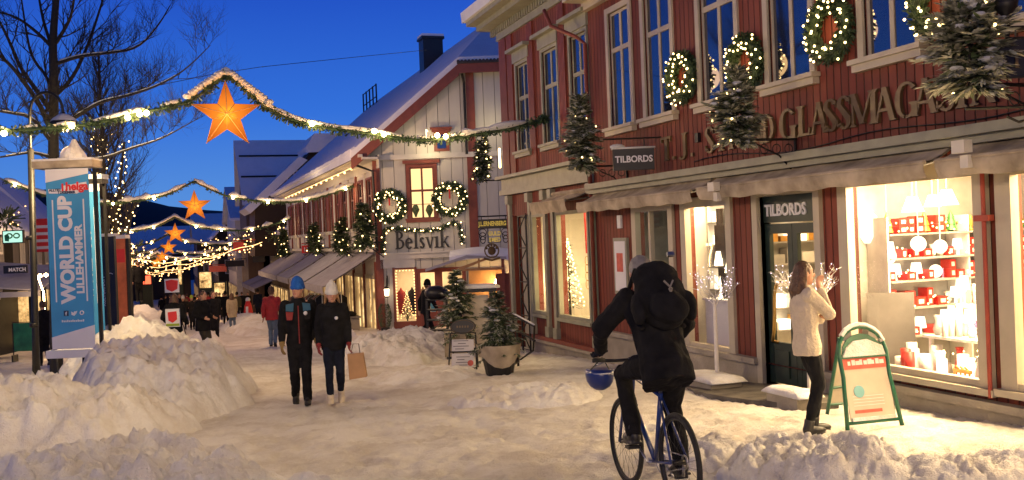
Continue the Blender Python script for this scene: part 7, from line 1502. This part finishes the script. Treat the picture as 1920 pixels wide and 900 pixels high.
# --- the woman by the pavement board
pw_ = placed(1521, 812); pw_.z = groundz(pw_.x, pw_.y)
wo, J = person('brown haired woman in a cream jumper and black leggings by the green pavement board', pw_, math.radians(-104), 1.69, dict(pelvis=V((0, -.005, .52)), lean=-.04, lf=V((-.035, .03, .045)), rf=V((.035, -.03, .045)), lh=V((.10, .10, -.15)), rh=V((-.06, .088, .02)), le=V((-.35, .35, -1)), re=V((.25, .5, -1)), turn=.0, nod=.05, ld=V((.55, .15, .8)), rd=V((-.5, .2, .8)), curl=.8), jacket='knit', trousers='clothk', shoes='black', hair='hairb', det=2, hairlong=.075, female=True, coat=.0, bulk=1.12)
# --- the couple
pm = placed(566, 757); mn, J1 = person('man in a blue woollen hat and dark jacket walking towards the camera', pm, face(pm, 0, 0)+PI*0, 1.84, dict(walk(.07, .03, True, .02), turn=-.45, curl=.7), jacket='clothk', trousers='clothk', shoes='black', hat=('bluehat',), hair='hairg', glove='mustard', det=1, bulk=1.10)
def local(t, mb, name, mt, sm=False):
    o = mb.build(name, M[mt], None, smooth=sm); o.parent = t; return o
H_ = 1.84; F_ = Frame(J1['sh'], V((1, 0, 0)), V((0, 1, 0)))
for s in (-1, 1):
    m = MB(); m.prism(F_, [(s*.06, .02), (s*.17, .0), (s*.175, -.09), (s*.07, -.10)][::(1 if s < 0 else -1)], .085, .14); local(mn, m, 'chest_panel', 'teal')
    m = MB(); m.prism(F_, [(s*.07, -.11), (s*.175, -.10), (s*.165, -.22), (s*.09, -.22)][::(1 if s < 0 else -1)], .10, .145); local(mn, m, 'side_panel', 'redp' if s > 0 else 'clothg')
m = MB(); m.tube([J1['sh']+V((0, .137, -.02)), J1['pv']+V((0, .15, .12)), J1['pv']+V((0, .142, -.04))], .008, 5); local(mn, m, 'zip', 'redp')
m = MB(); m.ball(J1['sh']+V((-.10, .15, -.13)), .03, 8, 5); local(mn, m, 'badge', 'bwhite')
pf = placed(630, 756); wn, J2 = person('woman in a white hat, dark jacket and pale boots walking beside the man', pf, face(pf, 0, 0), 1.72, dict(walk(.06, .02, False, .02), turn=.08, nod=.12, curl=.7), jacket='clothk', trousers='clothn', shoes='bootw', hat=('whitehat', 1), hair='hairf', glove='redp', det=1, hood=True, hairlong=.14, female=True, bulk=1.14)
m = MB(); m.ball(J2['sh']+V((-.05, .15, -.14)), .026, 8, 5); local(wn, m, 'badge', 'bwhite')
m = MB(); m.ball(J2['nk']+V((0, .01, -.01)), (.12, .10, .05), 10, 6); local(wn, m, 'fur_collar', 'clothk')
# her shopping bag hangs from her left hand (image right)
Rm = Matrix.Rotation(wn.rotation_euler.z, 4, 'Z'); hp = pf+Rm @ J2['lw']; hp2 = hp+V((.0, 0, -.08))
bg_ = thing('shopping_bag', 'brown paper carrier bag hanging from the hand of the woman in the white hat', 'bag', hp2+V((0, 0, -.42))); F_ = Frame(hp2, r0, -f0); m = MB()
m.hexa([F_(.0, -.44, -.07), F_(.24, -.41, -.07), F_(.24, -.41, .07), F_(.0, -.44, .07), F_(-.02, -.08, -.05), F_(.20, -.07, -.05), F_(.20, -.07, .05), F_(-.02, -.08, .05)]); m.build('bag_body', M['kraft'], bg_); m = MB(); m.tube([F_(.03, -.08, .04), F_(.06, .06, .0), F_(.14, .06, .0), F_(.16, -.07, .04)], .006, 5); m.build('handle', M['woodd'], bg_)
# --- others, near to far
def pp_(px, py, lab, hd, H=1.75, pose=None, **k):
    p = placed(px, py); return person(lab, p, face(p, 0, 0)+hd, H, pose, **k)+(p,)
pp_(383, 672, 'stout man in a black coat and olive trousers standing in profile', .9, 1.80, dict(lf=V((-.03, .02, .045)), rf=V((.03, -.01, .045)), lh=V((-.0, .09, -.20)), rh=V((.0, .09, -.20))), jacket='clothk', trousers='clotho', shoes='black', hair='hairb', det=1, coat=.04, bulk=1.38)
p = Vector((.02, 25.6, 0)); p.z = groundz(p.x, p.y)
cl2, J3 = person('street collector seen from behind, a white bib with a red shield on the back', p, face(p, 0, 0)+PI-.3, 1.74, dict(lh=V((-.06, .12, -.22)), rh=V((.05, .1, -.25))), jacket='clothk', trousers='clothk', shoes='black', hair='hairb', det=1, coat=.10, bulk=1.2, hairlong=.05, hood=True)
F_ = Frame(J3['sh'], V((-1, 0, 0)), V((0, -1, 0))); m = MB(); m.box(F_, -.17, .17, -.48, -.04, .12, .17); bb = local(cl2, m, 'bib', 'bwhite'); m = MB(); m.prism(F_, [(-.10, -.10), (.11, -.12), (.10, -.32), (0, -.38), (-.11, -.30)][::-1], .171, .178); local(cl2, m, 'red_shield', 'bred'); m = MB(); m.box(F_, -.16, .16, -.46, -.40, .171, .176); local(cl2, m, 'bright_stripe', 'hivis')
a_ = T(341, 600, 24.6); b_ = T(357, 662, 24.6); m = MB(); m.tube([a_, b_], .014, 5); tag(m.build('walking_pole', M['woodd']), 'thin pole leaning from the collector into the snow', 'pole')
pp_(402, 640, 'man in dark clothes just behind the stout man in the black coat', .2, 1.78, walk(.06), jacket='clothk', trousers='clothk', bulk=1.15, det=0)
pp_(437, 622, 'woman in a beige coat and blue jeans walking away', PI+.1, 1.68, walk(.09), jacket='clothb', trousers='denim', shoes='clothw', hair='hairb', female=True, coat=.08, bulk=1.15, hairlong=.05, det=0)
pp_(424, 608, 'dark coated man walking beside the woman in the beige coat', PI-.1, 1.78, walk(.09, .1, False), jacket='clothk', trousers='clothk', hat=('clothk',), bulk=1.15)
pp_(512, 650, 'man in a red jacket and dark cap walking away', PI-.15, 1.78, walk(.07), jacket='clothr', trousers='denim', hat=('clothw',), bulk=1.22, det=1)
pp_(485, 600, 'man in a navy coat walking away under the grey awnings', PI, 1.8, walk(.07, .05, False), jacket='clothn', trousers='clothn', hat=('clothk',), bulk=1.15, coat=.05)
p = placed(800, 640); person('person in black with a beanie striding past the shop doors', p, face(p, 0, 0)+2.0, 1.74, dict(walk(.19, .10, True, .06), lean=.12), jacket='clothk', trousers='clothk', hat=('clothk',), det=1, bulk=1.12)
pp_(345, 618, 'woman in dark clothes with a pale scarf among the walkers', 0, 1.66, walk(.05), jacket='clothg', trousers='clothk', female=True, hat=('whitehat',))
pp_(361, 618, 'walker in a green trimmed jacket behind the collector', .1, 1.66, walk(.07, .1, False), jacket='clothg', trousers='clothk', hat=('hivis',))
pp_(338, 612, 'broad man in a black coat left of the green trimmed walker', .1, 1.82, walk(.05), jacket='clothn', trousers='clothk', bulk=1.2)
pp_(376, 612, 'person in a brown coat between the stout man and the green trimmed walker', -.1, 1.70, walk(.08), jacket='clothw', trousers='clothk', bulk=1.1)
fq = random.Random(77)
cols = [('clothk', 'black'), ('clothg', 'charcoal'), ('clothr', 'red'), ('clothn', 'navy'), ('clothw', 'brown'), ('clotho', 'olive')]
for i, (px, py, c_, lab) in enumerate(((304, 596, 0, 'far walker in black by the far left snow heap'), (320, 600, 3, 'far walker in navy just behind the placard'), (346, 602, 4, 'far walker in brown beside the red jacket in the crowd'), (372, 604, 0, 'far walker in black beside the broad man'), (408, 606, 1, 'far walker in grey beside the navy one'), (420, 594, 2, 'farthest walker in red before the yellow panel'), (446, 600, 5, 'far walker in olive right of the beige coat'), (466, 590, 1, 'far shopper in grey by the red and white display'), (312, 590, 0, 'far walker in black at the left of the crowd'), (326, 592, 4, 'far walker in brown near the placard'), (352, 596, 2, 'far walker in a red jacket in the crowd'), (366, 594, 0, 'far walker in black in the middle of the crowd'), (392, 598, 2, 'far walker in red behind the stout man'), (413, 600, 3, 'far walker in navy right of the stout man'), (333, 586, 1, 'farthest grey walker under the last star'), (383, 588, 0, 'farthest black walker in the crowd'), (400, 588, 4, 'farthest brown walker in the crowd'), (455, 594, 0, 'dark shopper under the far awning'))):
    p = ong(px, py); p.z = gz(p.y); person(lab, p, fq.choice((0, PI))+fq.uniform(-.3, .3), fq.uniform(1.65, 1.82), walk(.08, .08, i % 2 == 0), jacket=cols[c_][0], trousers='clothk' if i % 2 else 'clothn', hat=None if i % 3 else ('clothk',), bulk=1.15)
p = Vector((-2.0, 40, 0)); p = T(262, 566, 41); p.z -= 0; person('dark figure standing on top of the far left snow heap', p, .2, 1.72, None, jacket='clothk', trousers='clothk', bulk=1.1)
p = T(80, 560, 26); p.z = groundz(p.x, p.y); person('dark figure half hidden between the lamp post and the blue banner', p, .4, 1.76, walk(.06), jacket='clothk', trousers='clothk', bulk=1.15)
# ------------------------------------------------------------------ bicycle
bp = Vector((3.29, 6.12, 0)); bp.z = groundz(bp.x, bp.y+.5)+.0; hb_ = math.radians(-4.5)
bk = thing('bicycle', 'blue bicycle with black tyres under the rider with the rucksack', 'bicycle', bp); bk.rotation_euler = (math.radians(-2.4), 0, hb_); WO[bk.name] = V((0, 0, 0))
def lb(mb, name, mt, par=None, sm=True): o = mb.build(name, M[mt], None, smooth=sm); o.parent = par or bk; return o
def wheel(c, steer=0):
    FW_ = Frame(c, (0, math.cos(steer), 0), (1, 0, 0)); n = 40; m = MB(); m.tube([FW_(.325*math.cos(2*PI*i/n), .325*math.sin(2*PI*i/n)) for i in range(n)], .021, 8, closed=True); w_ = lb(m, 'tyre', 'rubber')
    m = MB(); m.tube([FW_(.303*math.cos(2*PI*i/n), .303*math.sin(2*PI*i/n)) for i in range(n)], .011, 6, closed=True); lb(m, 'rim', 'black')
    m = MB(); m.tube([FW_(0, 0, -.05), FW_(0, 0, .05)], .018, 8)
    for i in range(28): a = 2*PI*i/28; s = .035*(1 if i % 2 else -1); m.tube([FW_(.016*math.cos(a+.6), .016*math.sin(a+.6), s), FW_(.30*math.cos(a), .30*math.sin(a), 0)], .0012, 3)
    lb(m, 'hub_and_spokes', 'iron')
RC, FC = V((0, 0, .345)), V((0, 1.03, .345)); wheel(RC); wheel(FC)
BBk = V((0, .43, .28)); ST = V((0, .27, .80)); HT, HB = V((0, .80, .88)), V((0, .86, .70))
m = MB(); m.tube([BBk, ST], .018, 8); m.tube([ST-V((0, 0, .02)), HT], .017, 8); m.tube([BBk, HB], .021, 8); m.tube([HT+V((0, -.01, .03)), HB-V((0, -.01, .03))], .022, 8)
for s in (-1, 1): m.tube([BBk+V((s*.03, 0, 0)), RC+V((s*.065, 0, 0))], .010, 6); m.tube([ST+V((s*.01, 0, -.04)), RC+V((s*.065, 0, 0))], .009, 6)
lb(m, 'frame', 'bikeblue'); m = MB(); m.tube([HB, HB+V((0, .02, -.06))], .02, 6)
for s in (-1, 1): m.tube([HB+V((s*.0, .01, -.03)), V((s*.055, .90, .64)), V((s*.055, 1.03, .345))], .013, 6)
lb(m, 'fork', 'bikeblue'); m = MB(); m.tube([ST, V((0, .235, .93))], .013, 6); lb(m, 'seat_post', 'steel')
m = MB(); m.ball(V((0, .20, .945)), (.075, .12, .03), 10, 6); m.ball(V((0, .32, .945)), (.03, .09, .022), 8, 5); lb(m, 'saddle', 'black')
m = MB(); m.tube([HT, V((0, .79, .98)), V((0, .86, 1.01))], .014, 6); m.tube([V((-.31, .80, 1.02)), V((-.12, .86, 1.0)), V((0, .86, 1.0)), V((.12, .86, 1.0)), V((.31, .80, 1.02))], .013, 7); hbar = lb(m, 'handlebar', 'black')
for s in (-1, 1): m = MB(); m.tube([V((s*.32, .797, 1.02)), V((s*.22, .825, 1.015))], .018, 7); lb(m, 'grip', 'rubber', hbar); m = MB(); m.tube([V((s*.20, .85, 1.0)), V((s*.28, .88, .97))], .006, 5); lb(m, 'brake_lever', 'steel', hbar)
ca = math.radians(35); m = MB(); m.tube([BBk+V((.04, math.cos(i*PI/16)*.088, math.sin(i*PI/16)*.088)) for i in range(32)], .006, 4, closed=True); m.tube([BBk+V((-.06, 0, 0)), BBk+V((.06, 0, 0))], .016, 8)
PL = BBk+V((-.075, math.cos(ca)*.17, math.sin(ca)*.17)); PR = BBk+V((.075, -math.cos(ca)*.17, -math.sin(ca)*.17)); m.tube([BBk+V((-.065, 0, 0)), PL], .010, 6); m.tube([BBk+V((.065, 0, 0)), PR], .010, 6); lb(m, 'crankset', 'steel')
for pc, s in ((PL, -1), (PR, 1)): m = MB(); m.cb(pc+V((s*.05, 0, 0)), .09, .08, .022); lb(m, 'pedal', 'black', None, False)
m = MB(); m.tube([BBk+V((.04, 0, .088)), RC+V((.04, 0, .04))], .005, 4); m.tube([BBk+V((.04, 0, -.088)), RC+V((.04, .02, -.05))], .005, 4); m.tube([RC+V((.04, math.cos(i*PI/8)*.045, math.sin(i*PI/8)*.045)) for i in range(16)], .008, 4, closed=True); m.tube([RC+V((.045, .03, -.03)), RC+V((.045, .05, -.11))], .012, 5); lb(m, 'chain_drive', 'steel')
BM = Matrix.Translation(bp) @ Matrix.Rotation(hb_, 4, 'Z')
hl = BM @ V((-.24, .93, .84)); hm = thing('bicycle_helmet', 'blue and white helmet swinging from the left end of the handlebar', 'helmet', hl); m = MB()
rg = [[hl+V((r_*math.cos(a*PI/8)*.105, r_*math.sin(a*PI/8)*.13, z_)) for a in range(16)] for z_, r_ in ((.06, 1.0), (.02, 1.04), (-.03, .95), (-.07, .72), (-.095, .35), (-.10, .05))]; m.rings(rg, True, True); m.build('shell', M['helmb'], hm, smooth=True)
m = MB(); m.tube([hl+V((math.cos(a*PI/8)*.088, math.sin(a*PI/8)*.118, .042)) for a in range(16)], .018, 5, closed=True); [m.tube([hl+V((math.cos(a)*.088, math.sin(a)*.118, .03)), hl+V((math.cos(a)*.082, math.sin(a)*.105, -.035))], .012, 5) for a in (0.5, 1.6, 2.7, 3.9, 5)]; m.build('pale_trim', M['bwhite'], hm); m = MB(); m.tube([hl+V((-.08, 0, .06)), hl+V((0, -.06, .16)), hl+V((.08, 0, .06))], .006, 4); m.build('strap', M['black'], hm)
H_ = 1.82
def hn(v): return V(v)/H_
pvp = V((0, .20, 1.03)); lean = .52; shc = pvp+V((0, math.sin(lean), math.cos(lean)))*.285*H_
lsx = shc-V((.098*H_, 0, 0)); rsx = shc+V((.098*H_, 0, 0))
cyc, J4 = person('cyclist in black seen from behind, riding the blue bicycle with a big rucksack', bp, hb_, H_, dict(pelvis=pvp/H_, lean=lean, lf=(PL+V((-.05, -.03, .085)))/H_, rf=(PR+V((.05, -.03, .085)))/H_, lh=(V((-.29, .76, 1.07))-lsx)/H_, rh=(V((.29, .76, 1.07))-rsx)/H_, le=V((-1, -.3, -.4)), re=V((1, -.3, -.4)), lk=V((-.25, 1, .3)), rk=V((.2, 1, .3)), nod=.35, ld=V((.1, .8, -.5)), rd=V((-.1, .8, -.5)), lside=V((1, .2, 0)), rside=V((-1, .2, 0)), curl=1.2, lp=.1, rp=.25), jacket='clothk', trousers='clothk', shoes='black', hair='hairg', glove='clothn', det=2, bulk=1.20, coat=.03)
rs_ = thing('rucksack', 'large black rucksack strapped on the back of the cyclist', 'rucksack', bp); rs_.rotation_euler = (0, 0, hb_); WO[rs_.name] = V((0, 0, 0)); D_ = J4['D']; B_ = -J4['Bk']; cc = J4['pv']+D_*.225*H_+B_*.20; M3 = Matrix((V((1, 0, 0)), B_, D_)).transposed()
m = MB(); m.ball(cc, (.19, .13, .26), 16, 10, M=M3); m.ball(cc+D_*.17, (.175, .12, .12), 14, 8, M=M3); m.ball(cc-D_*.12+B_*.10, (.15, .08, .13), 12, 7, M=M3); m.ball(cc+V((.2, 0, 0))-D_*.08, (.05, .08, .12), 8, 6, M=M3); m.ball(cc-V((.2, 0, 0))-D_*.08, (.05, .08, .12), 8, 6, M=M3); meshify(m, 'pack', M['clothk'], rs_, .014, 4, fold=.014, seed=4, foldscale=8)
for s in (-1, 1): m = MB(); m.tube([cc+V((s*.12, 0, 0))+D_*.26-B_*.05, J4['sh']+V((s*.12, .10, .04)), J4['sh']+V((s*.15, .09, -.15)), cc+V((s*.16, 0, 0))-D_*.2-B_*.08], .018, 6); o = m.build('strap', M['clothg'], None, smooth=True); o.parent = rs_
m = MB(); m.tube([cc+B_*.155+V((-.03, 0, .05)), cc+B_*.18+V((.02, 0, -.02)), cc+B_*.175+V((-.01, 0, -.10))], .008, 4); m.tube([cc+B_*.155+V((.04, 0, .05)), cc+B_*.18+V((.0, 0, -.02)), cc+B_*.175+V((.03, 0, -.10))], .008, 4); o = m.build('buckle_strap', M['greywall'], None); o.parent = rs_
m = MB(); m.box(Frame(cc+B_*.12+D_*.27, (1, 0, 0), B_, D_), .06, .11, -.02, .01, .02, .05); o = m.build('reflective_tab', M['steel'], None); o.parent = rs_
soften()
